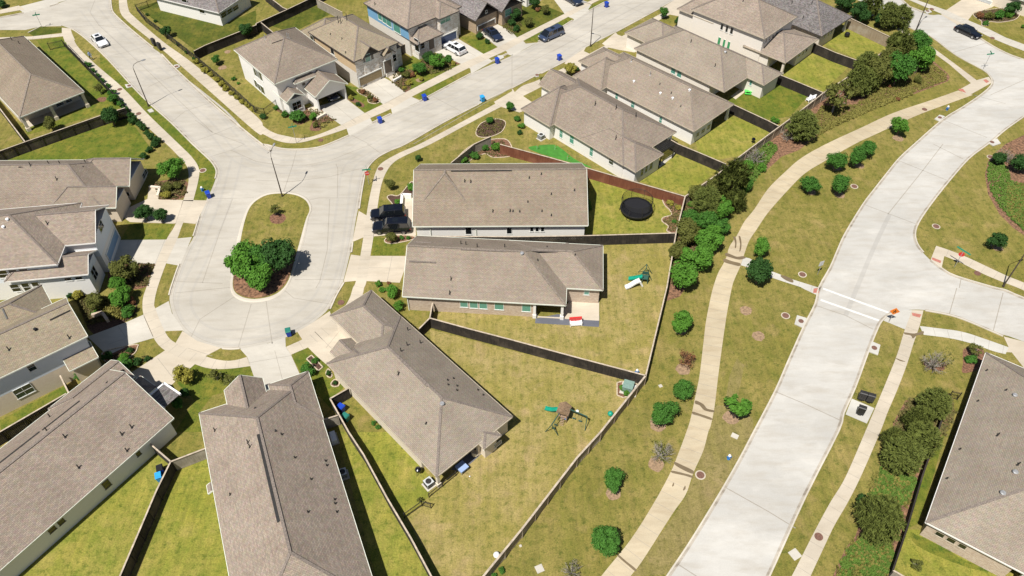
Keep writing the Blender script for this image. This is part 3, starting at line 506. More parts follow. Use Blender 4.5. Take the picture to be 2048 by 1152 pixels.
drive([(1, [(190, 105), (400, 50), (470, 20), (540, 0), (560, -60), (200, -40), (360, 0), (130, 60)])], 'drive')
drive([(10, [(800, 430), (860, 395), (850, 370), (790, 350), (700, 290), (680, 310)])], 'walk', z=.008) if False else None
# beds round the houses
bed([(4, [(650, 620), (940, 400), (1280, 450), (1440, 590), (1455, 620), (1440, 650), (1150, 760), (850, 870), (600, 980), (400, 1080), (250, 1200)]), (8, [(110, 100), (0, 200)]), (7, [(1900, 290), (1780, 480), (1650, 700), (1560, 880), (1400, 1140)]), (11, [(1340, 70), (1235, 105)]), (7, [(1260, 1120), (1330, 740), (1390, 430), (1700, 220), (2048, -40)]), (4, [(180, 960), (440, 760)])], 'mulch_red', .006, False)
bed([(16, [(1000, 0), (960, 60), (900, 280), (820, 470), (700, 830), (620, 930), (520, 1152), (480, 1300), (930, 1300), (960, 1152), (1100, 700), (1240, 330), (1400, 0)]), (12, [(1500, 1000), (1450, 850), (1100, 900), (1000, 1080)])], 'mulch_red', .006, False)
bed([(8, [(1900, 0), (1760, 130), (1735, 250), (1760, 400), (1850, 560), (1960, 670), (2048, 730), (2400, 900), (2500, 0)]), (4, [(2048, 1080)])], 'mulch_red', .006, False)
bed([(9, [(560, 60), (700, 30), (900, 90), (1060, 90), (1095, 130), (1085, 200), (1010, 265), (750, 370), (620, 120)])], 'mulch_dark', .008); bed([(5, [(880, 960), (1060, 950), (1245, 960), (1180, 1140), (900, 1150)])], 'mulch', .008)
bed([(9, [(820, 520), (1080, 455), (1100, 480), (1060, 540), (900, 620)])], 'mulch', .008, edge='stone'); bed([(5, [(1240, 310), (1480, 290), (1500, 400), (1400, 450), (1270, 440)])], 'mulch', .008)
bed([(10, [(720, 285), (760, 258), (850, 262), (1000, 170), (900, 330), (800, 400)])], 'mulch', .012, edge='stone'); bed([(10, [(405, 570), (445, 540), (535, 635), (500, 665)])], 'mulch_dark', .012, False, edge='stone')
bed([(10, [(560, 690), (580, 650), (610, 700), (590, 720)])], 'mulch_dark', .012, edge='stone'); bed([(10, [(600, 770), (630, 735), (665, 750), (660, 785), (620, 790)])], 'mulch_dark', .012, edge='stone')
bed([(2, [(1760, 1060), (1800, 990), (1900, 955), (1980, 965), (1995, 1000), (1960, 1060), (1860, 1100), (1780, 1095)])], 'mulch_dark', .012, edge='stone'); bed([(2, [(1640, 1190), (1760, 1120), (1900, 1200), (1700, 1300)])], 'mulch', .008) if False else None
bed([(6, [(1650, 190), (1720, 130), (1830, 80), (1900, 110), (2048, 95), (2048, 30), (1980, -40), (1750, 0), (1600, 130)])], 'mulch', .010, edge='stone'); bed([(6, [(1030, 770), (1100, 730), (1260, 740), (1260, 765), (1120, 795), (1050, 795)])], 'mulch', .012, edge='stone')
bed([(6, [(1050, 430), (1080, 410), (1150, 410), (1250, 300), (1265, 410), (1180, 430), (1150, 520), (1100, 520), (1090, 480)])], 'mulch_dark', .012, edge='stone')
bed([(7, [(1215, 440), (1360, 460), (1330, 700), (1240, 700), (1250, 660), (1200, 620), (1210, 590), (1275, 570), (1260, 530), (1220, 490)])], 'mulch_red', .010, edge='stone')
bed([(2, [(130, 860), (260, 940), (340, 1000), (450, 960), (430, 1040), (520, 1040), (520, 980), (650, 960), (600, 900), (480, 860), (250, 870)])], 'mulch', .010); bed([(2, [(720, 760), (860, 830), (850, 860), (800, 830), (740, 800)])], 'mulch', .012)
bed([(2, [(810, 720), (880, 720), (990, 800), (960, 830), (900, 820), (890, 780), (830, 750)])], 'mulch_red', .012, edge='stone'); bed([(2, [(1110, 560), (1250, 560), (1640, 510), (1560, 460), (1420, 430), (1330, 480), (1230, 620), (1240, 690), (1190, 740), (1090, 665)])], 'mulch', .012)
bed([(3, [(500, 560), (590, 560), (590, 700), (500, 650)])], 'mulch_red', .012); bed([(4, [(1640, 120), (1700, 90), (2000, 60), (1990, 150), (1860, 180), (1770, 175), (1760, 205), (1710, 205), (1705, 170)])], 'mulch_dark', .012, edge='stone')
bed([(1, [(770, 800), (800, 780), (850, 780), (840, 810), (800, 815)])], 'mulch', .012); bed([(12, [(1560, 500), (1600, 480), (1700, 480), (1730, 530), (1700, 640), (1560, 680), (1560, 600)])], 'mulch', .010)
bed([(11, [(840, 760), (880, 750), (1000, 770), (960, 860), (890, 880), (840, 860)])], 'mulch', .010, False, edge='stone'); bed([(12, [(1240, 600), (1300, 650), (1400, 660), (1420, 600), (1320, 580)])], 'mulch', .008)
for k, x, y, r in [(11, 1350, 340, .8), (11, 1370, 650, .9), (11, 1170, 1090, 1.0), (11, 1750, 1040, .9), (15, 1150, 260, .9), (15, 810, 490, .8), (8, 550, 195, .7), (8, 730, 175, .7), (8, 570, 405, .8), (8, 345, 385, .7), (8, 1830, 820, .9), (11, 1870, 180, .8), (11, 1970, 385, .8), (4, 1040, 1105, .9), (2, 1310, 640, .7), (1, 1780, 540, .8), (1, 1820, 415, .6)]:
    c = G(k, x, y); m = MB(); m.poly([(c.x+r*cos(t*pi/7)*random.uniform(.85, 1.1), c.y+r*sin(t*pi/7)*random.uniform(.85, 1.1)) for t in range(14)], .012); struct(m, 'mulch_ring', ['dirt'])
# patios
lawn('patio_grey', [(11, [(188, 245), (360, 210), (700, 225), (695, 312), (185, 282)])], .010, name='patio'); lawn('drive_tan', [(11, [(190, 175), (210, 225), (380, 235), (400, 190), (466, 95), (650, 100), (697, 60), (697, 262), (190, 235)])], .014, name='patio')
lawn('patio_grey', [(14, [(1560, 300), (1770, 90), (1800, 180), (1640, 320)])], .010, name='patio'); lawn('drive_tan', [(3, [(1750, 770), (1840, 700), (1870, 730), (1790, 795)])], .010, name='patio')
lawn('putting', [(7, [(130, 30), (180, 15), (330, 5), (400, 40), (500, 120), (640, 190), (480, 150), (300, 100), (180, 60)])], .012, True, name='putting_green')
lawn('drive', [(16, [(1780, 960), (1800, 900), (2048, 1000), (2048, 1030), (2000, 1060)])], .010, name='patio'); lawn('drive_tan', [(1, [(230, 1020), (460, 940), (690, 845), (640, 770), (200, 960)])], .010, name='patio')
lawn('drive_tan', [(2, [(410, 870), (450, 845), (560, 910), (490, 955)])], .03, name='front_walk'); lawn('drive_tan', [(2, [(1050, 610), (1110, 575), (1170, 605), (1170, 625), (1095, 660)])], .03, name='front_walk')
lawn('drive', [(7, [(1170, 160), (1310, 60), (1290, 100), (1180, 190)])], .010, name='patio')
# ================= HOUSES =================

def beamline(m, a, b, w, h, mi=0): m.beam(a, b, w, h, mi)
class House:
    def __init__(s, name, label, wall, roof, blocks, trim='trim', wall2=None):
        c = blocks[0]; s.root = thing(name, label, 'house', (c['o'][0], c['o'][1], 0), 0, None); s.org = Vector((c['o'][0], c['o'][1], 0))
        s.blocks = blocks; s.trimmat = trim; Wm = MB(); Rm = MB(); Tm = MB(); Cm = MB(); s.T = []
        for b in blocks:
            if 'rel' in b:
                p = blocks[b['rel'][0]]; a = R(p['a']); d = Vector((cos(a), sin(a))); n = Vector((-sin(a), cos(a)))
                o = Vector(p['o'])+d*b['rel'][1]+n*b['rel'][2]; b['o'] = (o.x, o.y); b['a'] = p['a']+b.get('da', 0)
            a = R(b['a']); d = Vector((cos(a), sin(a), 0)); n = Vector((-sin(a), cos(a), 0)); o = Vector((b['o'][0], b['o'][1], 0))
            L, W_, z, k = b['L'], b['W'], b['z'], b.get('p', .62); e0, e1 = b.get('e', 'hh')
            P = lambda u, v, zz, o=o, d=d, n=n: o+d*u+n*v+Vector((0, 0, zz))
            s.T.append(P); zr = z+k*W_/2
            u0 = W_/2 if e0 == 'h' else 0; u1 = L-(W_/2 if e1 == 'h' else 0)
            if u0 > u1: u0 = u1 = L/2
            A, B, C, D = P(0, 0, z), P(L, 0, z), P(L, W_, z), P(0, W_, z); r0, r1 = P(u0, W_/2, zr), P(u1, W_/2, zr)
            faces = [[A, B, r1, r0], [C, D, r0, r1]]
            if abs(u0-u1) < 1e-6: faces = [[A, B, r0], [C, D, r0]]
            if e0 == 'h': faces.append([D, A, r0])
            if e1 == 'h': faces.append([B, C, r1])
            dn = Vector((0, 0, -.16))
            for f in faces: Rm.face(f); Rm.face([q+dn for q in f][::-1])
            per = [A, B] + ([C] if e1 == 'h' else [r1, C]) + [D] + ([] if e0 == 'h' else [r0])
            for i in range(len(per)):
                p, q = per[i], per[(i+1) % len(per)]
                Rm.face([p, q, q+dn, p+dn][::-1])
                dd = (q-p).normalized(); nn = Vector((dd.y, -dd.x, 0)).normalized()*.03
                Tm.beam(p+nn+Vector((0, 0, -.07)), q+nn+Vector((0, 0, -.07)), .05, .17)
            caps = [(r0, r1)] + ([(A, r0), (D, r0)] if e0 == 'h' else []) + ([(B, r1), (C, r1)] if e1 == 'h' else [])
            for p, q in caps:
                if (q-p).length > .1: Cm.beam(p, q, .26, .05, dz=.0)
            i_ = .38
            for wl in b.get('walls', [(i_, L-i_, i_, W_-i_)]):
                a0, a1, v0, v1 = wl; pts = [P(a0, v0, 0), P(a1, v0, 0), P(a1, v1, 0), P(a0, v1, 0)]
                up = Vector((0, 0, 1)); zt = z-.1
                for i in range(4):
                    p, q = pts[i], pts[(i+1) % 4]; gab = (i == 1 and e1 == 'g' and abs(a1-(L-i_)) < .05 and v1-v0 > W_*.9) or (i == 3 and e0 == 'g' and abs(a0-i_) < .05 and v1-v0 > W_*.9)
                    mi = 1 if wall2 and (i == 1 or b is not blocks[0]) else 0
                    if gab: Wm.face([p, q, q+up*zt, (p+q)/2+up*(zr-.38*k-.02), p+up*zt], mi)
                    else: Wm.face([p, q, q+up*zt, p+up*zt], mi)
                Wm.face([q+up*(z-.12) for q in pts])
        s.wallmesh = Wm.build('wall', [wall]+([wall2] if wall2 else []), s.root, s.org); s.roofmesh = Rm.build('roof', [roof], s.root, s.org)
        Tm.build('fascia', [trim], s.root, s.org); Cm.build('ridge_cap', ['cap' if roof != 'roof_tan' and roof != 'roof_brown' else 'cap_light'], s.roofmesh, s.org)
        s.bwf = [[Wm.v[i] for i in f] for f in Wm.f]; s.bw = BVHTree.FromPolygons([list(v) for v in Wm.v], Wm.f); s.br = BVHTree.FromPolygons([list(v) for v in Rm.v], Rm.f)
    def onwall(s, k, x, y):
        h = s.bw.ray_cast(CAM, ray(k, x, y).normalized())
        return (h[0], h[1]) if h[0] is not None else None
    def win(s, k, bl, tr, g='glass', kind='window', nx=1, ny=1, fr='frame_white'):
        cx, cy = (bl[0]+tr[0])/2, (bl[1]+tr[1])/2; h = s.onwall(k, cx, cy)
        if h is None or abs(h[1].z) > .3:
            q0 = G(k, cx, cy, 1.4 if kind != 'window' or s.blocks[0]['z'] < 4 else 1.6); best = None
            for f in s.bwf:
                nn = (f[1]-f[0]).cross(f[2]-f[1]).normalized()
                if abs(nn.z) > .3 or nn.dot(CAM-f[0]) < 0: continue
                r_ = ray(k, cx, cy); t_ = (f[0]-CAM).dot(nn)/r_.dot(nn); hp = CAM+r_*t_; c_ = (f[0]+f[1])/2; hl = (f[1]-f[0]).length/2; dd = (f[1]-f[0]).normalized()
                e = max(0, abs((hp-c_).dot(dd))-hl)*1.5+max(0, hp.z-5.5)+max(0, .4-hp.z)
                if best is None or e < best[0]: best = (e, hp, nn)
            if best is None or best[0] > 2.5: return
            h = (best[1], best[2])
        p, n = h; n = n.normalized(); rh = s.br.ray_cast(CAM, ray(k, cx, cy).normalized())
        if rh[0] is not None and (rh[0]-CAM).length < (p-CAM).length-.9: return
        if n.dot(CAM-p) < 0: n = -n
        def hit(q):
            r = ray(k, *q); return CAM+r*((p-CAM).dot(n)/r.dot(n))
        a, b = hit(bl), hit(tr); t = Vector((-n.y, n.x, 0)).normalized()
        wdt = min(max(abs((b-a).dot(t)), .45), 7); z0, z1 = min(a.z, b.z), max(a.z, b.z); z0 = max(z0, .05 if kind != 'window' else .35); z1 = max(z1, z0+.5)
        c = (a+b)/2; c.z = (z0+z1)/2; hgt = z1-z0; M = Matrix((t, n, Vector((0, 0, 1)))).transposed()
        m = MB()
        if kind == 'window':
            f = .055
            for sx in (-1, 1): m.box(c+t*sx*(wdt/2)+n*.03, (f, .05, hgt+f), rot=M)
            for sz in (-1, 1): m.box(c+Vector((0, 0, sz*hgt/2))+n*.03, (wdt+f, .05, f), rot=M)
            for i in range(1, nx): m.box(c+t*(-wdt/2+wdt*i/nx)+n*.03, (.035, .04, hgt), rot=M)
            for i in range(1, ny+1): m.box(c+Vector((0, 0, -hgt/2+hgt*i/(ny+1)))+n*.03, (wdt, .03, .03), rot=M)
            w_ = m.build('window', [fr], s.root, s.org)
            q = MB(); q.box(c+n*.012, (wdt, .02, hgt), rot=M); q.build('pane', [g], w_, s.org)
            q = MB(); q.box(c+Vector((0, 0, -hgt/2-.06))+n*.03, (wdt+.16, .08, .05), rot=M); q.build('sill', [fr], w_, s.org)
        else:
            if kind == 'garage_door':
                for i in range(4): m.box(c+Vector((0, 0, -hgt/2+hgt*(i+.5)/4))+n*.02, (wdt, .05, hgt/4-.03), rot=M)
            else: m.box(c+n*.02, (wdt, .05, hgt), rot=M)
            o = m.build(kind, [g], s.root, s.org)
            q = MB()
            for sx in (-1, 1): q.box(c+t*sx*(wdt/2+.07)+n*.03, (.14, .1, hgt+.1), rot=M)
            q.box(c+Vector((0, 0, hgt/2+.09))+n*.03, (wdt+.28, .1, .16), rot=M); q.build('door_frame', [fr], s.root, s.org)
    def wins(s, k, lst, **kw):
        for bl, tr in lst: s.win(k, bl, tr, **kw)
    def onroof(s, k, x, y):
        h = s.br.ray_cast(CAM, ray(k, x, y).normalized()); return (h[0], h[1]) if h[0] is not None else None
    def pipes(s, k, lst, h=.55, r=.06, mat='metal_dark'):
        for x, y in lst:
            q = s.onroof(k, x, y)
            if q:
                m = MB(); m.cyl(q[0]-Vector((0, 0, .1)), r, h+.1, 8); m.cyl(q[0]-Vector((0, 0, .06)), r*2.6, .12, 8, r2=r*1.1); m.build('vent_pipe', [mat], s.root, s.org)
    def turtles(s, k, lst, mat='metal_grey', r=.26):
        for x, y in lst:
            q = s.onroof(k, x, y)
            if q:
                m = MB(); m.cyl(q[0]-Vector((0, 0, .1)), r*.7, .3, 12); m.cyl(q[0]+Vector((0, 0, .18)), r, .09, 14, r2=r*.7); m.build('roof_vent', [mat], s.root, s.org)
    def ridgevent(s, k, a, b, mat='metal_dark', wd=.22):
        p, q = s.onroof(k, *a), s.onroof(k, *b)
        if p and q:
            m = MB(); m.beam(p[0]+p[1]*.04, q[0]+p[1]*.04, wd, .09); m.build('ridge_vent', [mat], s.root, s.org)
    def col(s, bi, lst, z=None, r=.16, mat='trim_white'):
        for u, v in lst:
            P = s.T[bi]; zz = (z or s.blocks[bi]['z'])-.12; c = P(u, v, 0); m = MB(); M = Matrix.Rotation(R(s.blocks[bi]['a']), 3, 'Z')
            m.box(c+Vector((0, 0, zz/2)), (r*2, r*2, zz), rot=M); m.box(c+Vector((0, 0, .3)), (r*2.8, r*2.8, .6), rot=M); m.box(c+Vector((0, 0, zz-.08)), (r*2.6, r*2.6, .16), rot=M)
            m.build('column', [mat], s.root, s.org)
    def downs(s, bi, lst, mat=None):
        for u, v in lst:
            P = s.T[bi]; z = s.blocks[bi]['z']; c = P(u, v, 0); m = MB(); m.box(c+Vector((0, 0, z/2-.05)), (.09, .09, z-.1), R(s.blocks[bi]['a'])); m.build('downspout', [mat or s.trimmat], s.root, s.org)
def blk(o=None, a=0, L=10, W=10, z=2.9, e='hh', **kw):
    d = dict(o=o, a=a, L=L, W=W, z=z, e=e); d.update(kw); return d
def rel(i, u, v, L, W, z=2.9, e='hh', **kw):
    d = dict(rel=(i, u, v), L=L, W=W, z=z, e=e); d.update(kw); return d
one, two = 'one_storey_house', 'two_storey_house'
HC = House(one, 'pinkish brick house with green shaded windows and a corner patio holding a red settee', 'brick_tan', 'roof_tan',
  [blk((-13.5, 64.0), -5, 20.1, 11.0, e='gh', walls=[(.38, 16.2, .38, 10.6), (16.2, 19.7, 3.6, 10.6)]), rel(0, 12.0, 2.9, 12.6, 8.05)])
HC.wins(10, [((1635, 150), (1692, 97)), ((1712, 158), (1772, 103)), ((1788, 163), (1848, 108)), ((1910, 170), (1980, 112))], g='glass_teal', ny=0); HC.wins(11, [((80, 185), (150, 125)), ((575, 52), (620, 8))], g='glass_teal', ny=0)
HC.pipes(6, [(1640, 800), (1680, 805), (1770, 825), (1990, 825)]); HC.pipes(6, [(1560, 1085)], r=.05); HC.pipes(7, [(205, 930), (505, 888), (280, 825)], h=.25); HC.turtles(7, [(80, 880)]); HC.pipes(10, [(1550, 45)])
HC.ridgevent(7, (150, 853), (365, 860), 'cap'); HC.ridgevent(6, (1640, 842), (2000, 858), 'cap'); HC.ridgevent(6, (1225, 938), (1440, 948), 'cap'); HC.ridgevent(6, (1265, 788), (1405, 793), 'cap'); HC.col(0, [(19.7, .35), (16.3, .35)]); HC.downs(0, [(.5, .3)])
HB = House(one, 'white brick house with a wide plain roof beside the trampoline lawn', 'brick_white', 'roof_brown',
  [blk((-13.3, 76.8), -.3, 23.6, 13.6, e='gg'), dict(o=(-4.9, 78.6), a=89.7, L=9, W=8.3, z=3.75, e='hh', p=.82, walls=[])])
HB.wins(6, [((1678, 722), (1722, 665)), ((2006, 718), (2046, 668))], g='glass_dark', ny=0); HB.wins(7, [((145, 700), (172, 664)), ((188, 700), (214, 664)), ((230, 700), (258, 664))], g='glass_dark', ny=0)
HB.pipes(6, [(1670, 300), (1718, 305), (1895, 540), (2033, 537)], h=.4); HB.pipes(7, [(8, 537), (62, 540), (240, 536), (138, 270), (127, 462), (315, 400), (235, 240), (315, 570), (500, 370)], h=.25); HB.downs(0, [(2.3, .3), (8.5, .3)])
HB.ridgevent(6, (1560, 216), (2046, 212), 'metal_dark')
HD = House(one, 'tan house set at an angle, a pale blue table on its back corner patio', 'brick_sand', 'roof_stone',
  [blk((-21.2, 53.7), -47.3, 19.8, 10.5, walls=[(.38, 16.6, .38, 10.1), (16.6, 19.4, 6.1, 10.1)]), rel(0, -5.9, 4.4, 10, 6.1, 2.85), rel(0, -1.3, 1.3, 4, 3.0, 2.7, 'gh'), rel(0, 17.4, 5.7, 3.2, 2.4, 2.75, 'hh', p=.4)], trim='trim_tan')
HD.wins(14, [((1820, 140), (1857, 85))], g='glass_teal'); HD.wins(14, [((1905, 128), (1960, 60))], g='glass_dark')
HD.ridgevent(10, (1170, 585), (1375, 788), 'cap'); HD.ridgevent(10, (1010, 238), (1098, 322), 'cap'); HD.ridgevent(10, (780, 488), (828, 535), 'cap'); HD.turtles(10, [(1490, 930)]); HD.pipes(10, [(1160, 505), (1215, 338), (1315, 440), (1210, 458), (1140, 690)]); HD.pipes(10, [(1533, 738), (1580, 725), (1537, 775), (1608, 785), (1607, 820), (1775, 817), (1817, 857), (1362, 1082)], h=.25)
HD.col(0, [(19.3, .4), (19.3, 5.9)], mat='brick_sand')
HE = House(one, 'large house at the bottom edge with a long dark ridge vent down its two-toned roof', 'brick_white', 'roof_pink',
  [blk((-33.9, 47.1), -66.8, 27.5, 12.0), rel(0, -1.8, 3.0, 8, 4.2, 3.05, 'gh', p=.8), rel(0, -.8, 7.6, 7, 4.5, 2.9, 'hh'), rel(0, 8.6, -.7, 1.0, 1.0, 2.0, 'gg', walls=[])])
HE.ridgevent(10, (-10, 960), (160, 1152), 'metal_dark'); HE.ridgevent(14, (20, 20), (185, 720), 'metal_dark', .3); HE.pipes(9, [(1720, 1142)]); HE.pipes(13, [(1985, 85), (2000, 120)]); HE.pipes(14, [(205, 20), (310, 205), (440, 378), (415, 640), (555, 232), (565, 268), (628, 540), (632, 573), (645, 640)], h=.3); HE.pipes(13, [(1843, 500)], h=.3)
HF = House(one, 'long house with a pale shaded flank running off the lower left edge', 'siding_pale', 'roof_pink',
  [blk((-51.0, 24.9), 56, 26.0, 12.1, e='hg'), rel(0, 19.3, 8.2, 8.0, 4.2, 2.9, 'hg'), rel(0, 25.6, 5.2, 2.2, 2.8, 2.6, 'hh', p=.3, walls=[])])
HF.wins(13, [((402, 812), (425, 742)), ((478, 748), (497, 684)), ((845, 458), (858, 376)), ((1103, 195), (1108, 148))], g='glass_dark', fr='trim_dark'); HF.ridgevent(13, (0, 250), (320, 0), 'metal_dark', .15); HF.ridgevent(9, (340, 1140), (640, 905), 'metal_dark', .12); HF.ridgevent(9, (852, 762), (985, 655), 'metal_dark', .15)
HF.pipes(9, [(400, 1030), (1053, 1115), (375, 1140)]); HF.pipes(13, [(520, 40), (975, 20), (1015, 150), (630, 285)])
HG = House(two, 'two storey house with grey blue upper siding over tan brick, left of the cul-de-sac bulb', 'siding_grey', 'roof_sand',
  [blk((-66.9, 40.9), 38.5, 24, 7.6, 5.6, 'hg'), rel(0, 0, 5.2, 22.3, 7.4, 4.9, 'hh'), rel(0, 20.6, -1.1, 3.2, 3, 3.0, 'gg', p=.4, walls=[(.3, 2.9, .38, 3)])])
HG.win(9, (240, 672), (262, 593), 'glass'); HG.win(9, (145, 888), (235, 758), 'glass', nx=2); HG.ridgevent(9, (400, 258), (560, 180), 'metal_dark', .15); HG.ridgevent(9, (20, 165), (58, 250), 'metal_dark', .15); HG.turtles(9, [(285, 335)], 'tramp_blue', .2); HG.pipes(9, [(555, 400), (72, 495)])
HW = House(two, 'two storey white house with rows of dark windows and a slate blue garage door', 'siding_pale', 'roof_pink',
  [blk((-77.0, 64.9), 7, 21, 11.8, 5.6, 'hh'), rel(0, 13.5, 3.4, 11.2, 7.4, 5.6, 'hg'), rel(0, 14.2, -.7, 10.0, 4.4, 4.1, 'hg')], trim='trim_white')
HW.wins(5, [((5, 1073), (45, 1008)), ((100, 1066), (128, 1002)), ((185, 1060), (215, 994)), ((110, 1182), (140, 1120)), ((205, 1178), (222, 1110)), ((285, 1170), (300, 1102))], g='glass_dark'); HW.win(5, (345, 1056), (405, 990), 'glass_dark', nx=2, ny=0); HW.wins(5, [((525, 1095), (575, 1080)), ((610, 1087), (662, 1072))], g='glass_dark', ny=0)
HW.win(5, (765, 1098), (742, 965), 'glass_dark', nx=2); HW.win(5, (808, 713), (802, 600), 'glass_dark', nx=2); HW.win(5, (880, 943), (918, 680), 'door_slate', 'garage_door'); HW.pipes(5, [(380, 640)]); HW.turtles(5, [(62, 608), (30, 668)], 'white', .22)
HI = House(one, 'single storey house with two small front gables facing the junction, above the white house', 'siding_grey', 'roof_taupe',
  [blk((-82, 81.0), 0, 25.5, 11.2), rel(0, 18, .25, 9.2, 4.7, 2.9, 'hg', p=.8), rel(0, 19, 5.0, 8.5, 6.3, 2.9, 'hg', p=.8)])
HI.win(5, (1168, 328), (1165, 194), 'glass_dark', nx=2); HI.win(5, (1025, 415), (1022, 384), 'glass_dark', ny=0); HI.pipes(5, [(455, 285), (685, 150), (245, 172), (390, 157), (480, 158)]); HI.ridgevent(5, (150, 186), (670, 180), 'metal_dark', .15); HI.ridgevent(5, (915, 350), (980, 350), 'metal_dark', .12)
HL = House(one, 'single storey house with a long covered back porch on square columns at the upper left', 'brick_sand', 'roof_brown',
  [blk((-95.9, 122.1), -46, 26, 10.5, walls=[(.38, 22.6, .38, 10.1)])], trim='trim')
HL.col(0, [(25.6, .4), (25.6, 4.9), (25.6, 10.1)], r=.22, mat='cream'); HL.pipes(1, [(95, 320), (155, 350), (235, 340), (265, 345)]); HL.wins(1, [((480, 905), (520, 850)), ((560, 880), (590, 830))], g='glass_dark')
HT = House(one, 'white painted brick house at the top left with an air conditioner beside it', 'brick_white', 'roof_grey', [blk((-69.6, 144.3), -25, 16.2, 9.5)], trim='trim_white')
HT.wins(1, [((1775, 150), (1812, 78)), ((1815, 125), (1857, 55)), ((1860, 100), (1900, 32)), ((1600, 100), (1625, 58))], g='glass_dark'); HT.win(1, (1465, 40), (1490, -5), 'glass_dark')
HH = House(one, 'single storey white brick house beside the putting green, a timber pergola behind it', 'brick_white', 'roof_taupe',
  [blk((2.3, 105.2), -47.6, 21.0, 12.2), rel(0, 12, .08, 11.3, 6.3), rel(0, .1, -.95, 6.6, 10.5), rel(0, -3.2, 6.2, 9, 5.6, 2.85, 'gh')], trim='trim_tan')
HH.wins(3, [((380, 1093), (408, 1042)), ((462, 1138), (498, 1084))], g='glass_teal'); HH.wins(7, [((620, 88), (652, 30))], g='glass_teal'); HH.wins(7, [((775, 153), (815, 122)), ((1025, 260), (1055, 180)), ((1060, 233), (1090, 155)), ((1095, 210), (1130, 130))], g='glass')
HH.pipes(3, [(665, 840), (832, 870), (990, 930), (830, 1112)], h=.7); HH.pipes(7, [(100, 60)], h=.3)
HJ = House(one, 'second single storey white brick house of the back-to-back row, with scattered pale roof vents', 'brick_white', 'roof_tan',
  [blk((12.3, 114.4), -46, 22.9, 10.6, walls=[(.38, 22.5, .38, 5.6), (.38, 19.6, 5.6, 10.2)]), rel(0, -1.0, -1.5, 6.2, 9), rel(0, -3.6, 2.8, 9, 6.6)], trim='trim_tan')
HJ.wins(3, [((825, 793), (852, 748)), ((950, 862), (985, 812)), ((1175, 982), (1205, 940))], g='glass_teal'); HJ.wins(3, [((1470, 1098), (1500, 1050)), ((1510, 1073), (1545, 1020)), ((1555, 1043), (1590, 985))], g='glass')
HJ.pipes(3, [(955, 490), (1105, 600)], h=.7, mat='metal_grey'); HJ.turtles(3, [(975, 655), (1187, 750), (1285, 790), (1420, 725)], 'white', .22); HJ.pipes(3, [(1183, 672), (1275, 745), (1350, 850)], h=.25); HJ.col(0, [(22.4, 10.1)]); HJ.win(3, (655, 750), (690, 715), 'glass_dark')
HK = House(one, 'third house of the back-to-back row, its notched back porch beside a lime green table', 'brick_cream', 'roof_stone',
  [blk((21.9, 123.0), -47.2, 19.3, 11.6, walls=[(.38, 16.2, .38, 11.2)]), rel(0, 11, 6.4, 11.6, 5.3), rel(0, -4.8, 3.0, 9, 7.8)], trim='trim_tan')
HK.wins(3, [((1270, 580), (1312, 550)), ((1318, 608), (1360, 576)), ((1898, 678), (1930, 624))], g='glass_teal', ny=0); HK.pipes(3, [(1432, 335), (1625, 528)], h=.5); HK.turtles(3, [(1705, 420)])
HM = House(two, 'two storey pale brick house with three bright green lower windows', 'brick_cream', 'roof_pink',
  [blk((32.9, 131.5), -44.5, 15.2, 10.8, 5.7), rel(0, -3.2, .4, 8, 10, 4.6, 'hh'), rel(0, 11.5, .2, 8.4, 11.2, 2.9, 'hh', p=.35, walls=[(.38, 5, .38, 10.8), (5, 8.0, 5, 10.8)])], trim='trim_tan')
HM.wins(3, [((1665, 234), (1695, 194)), ((1705, 253), (1735, 208)), ((1742, 267), (1775, 225))], g='glass_dark', ny=0); HM.wins(3, [((1640, 358), (1675, 303)), ((1680, 378), (1712, 320)), ((1715, 398), (1750, 338))], g='glass_green', ny=0)
HM.wins(0, [((1529.8, 86), (1535, 75)), ((1536.5, 82), (1541, 72.5)), ((1543, 78), (1548, 69)), ((1549.5, 73.5), (1555, 64))], g='glass_dark', ny=0); HM.wins(4, [((235, 462), (262, 425)), ((268, 445), (290, 405)), ((294, 425), (318, 385))], g='glass_dark', ny=0); HM.col(2, [(8.0, .4)], r=.2, mat='cream'); HM.pipes(3, [(1848, 10)])
HN = House(one, 'dark roofed single storey house at the end of the row against the tan boundary wall', 'brick_sand', 'roof_dark', [blk((42.3, 141.2), -47, 20, 10.5, walls=[(.38, 19.6, .38, 5.6), (.38, 17, 5.6, 10.1)])], trim='trim_dark')
HN.wins(4, [((440, 310), (465, 262)), ((475, 290), (495, 242)), ((500, 270), (520, 225))], g='glass_dark', ny=0); HN.pipes(4, [(190, 30), (350, 28), (280, 145)]); HN.col(0, [(19.5, 10.0)], mat='trim_white')
H1 = House(two, 'two storey white house on the corner with its double garage standing open', 'brick_white', 'roof_taupe',
  [blk((-46.9, 119.0), -50, 14.3, 11.7, 5.6), rel(0, 10.5, 4.7, 7.5, 6.2, 3.0, 'hg', walls=[(.38, 2.0, .38, 5.8), (2.0, 7.1, .38, .6), (2.0, 7.1, 5.6, 5.82)]), rel(0, 11.5, .4, 4.8, 3.4, 3.0, 'hg'), rel(0, 9.5, 3.2, 5.2, 4.2, 4.5, 'hh')], trim='trim')
H1.wins(2, [((300, 885), (355, 800))], g='glass_dark', nx=2); H1.wins(2, [((-8, 600), (2, 560)), ((10, 612), (20, 575)), ((28, 628), (42, 590)), ((-2, 690), (10, 655)), ((20, 715), (32, 680)), ((48, 745), (60, 700))], g='glass', ny=0); H1.win(2, (370, 690), (392, 655), 'glass_dark', ny=0); H1.pipes(2, [(252, 300), (266, 305), (75, 310)], h=.8, mat='metal_grey'); H1.ridgevent(2, (130, 348), (215, 318), 'metal_dark', .12)
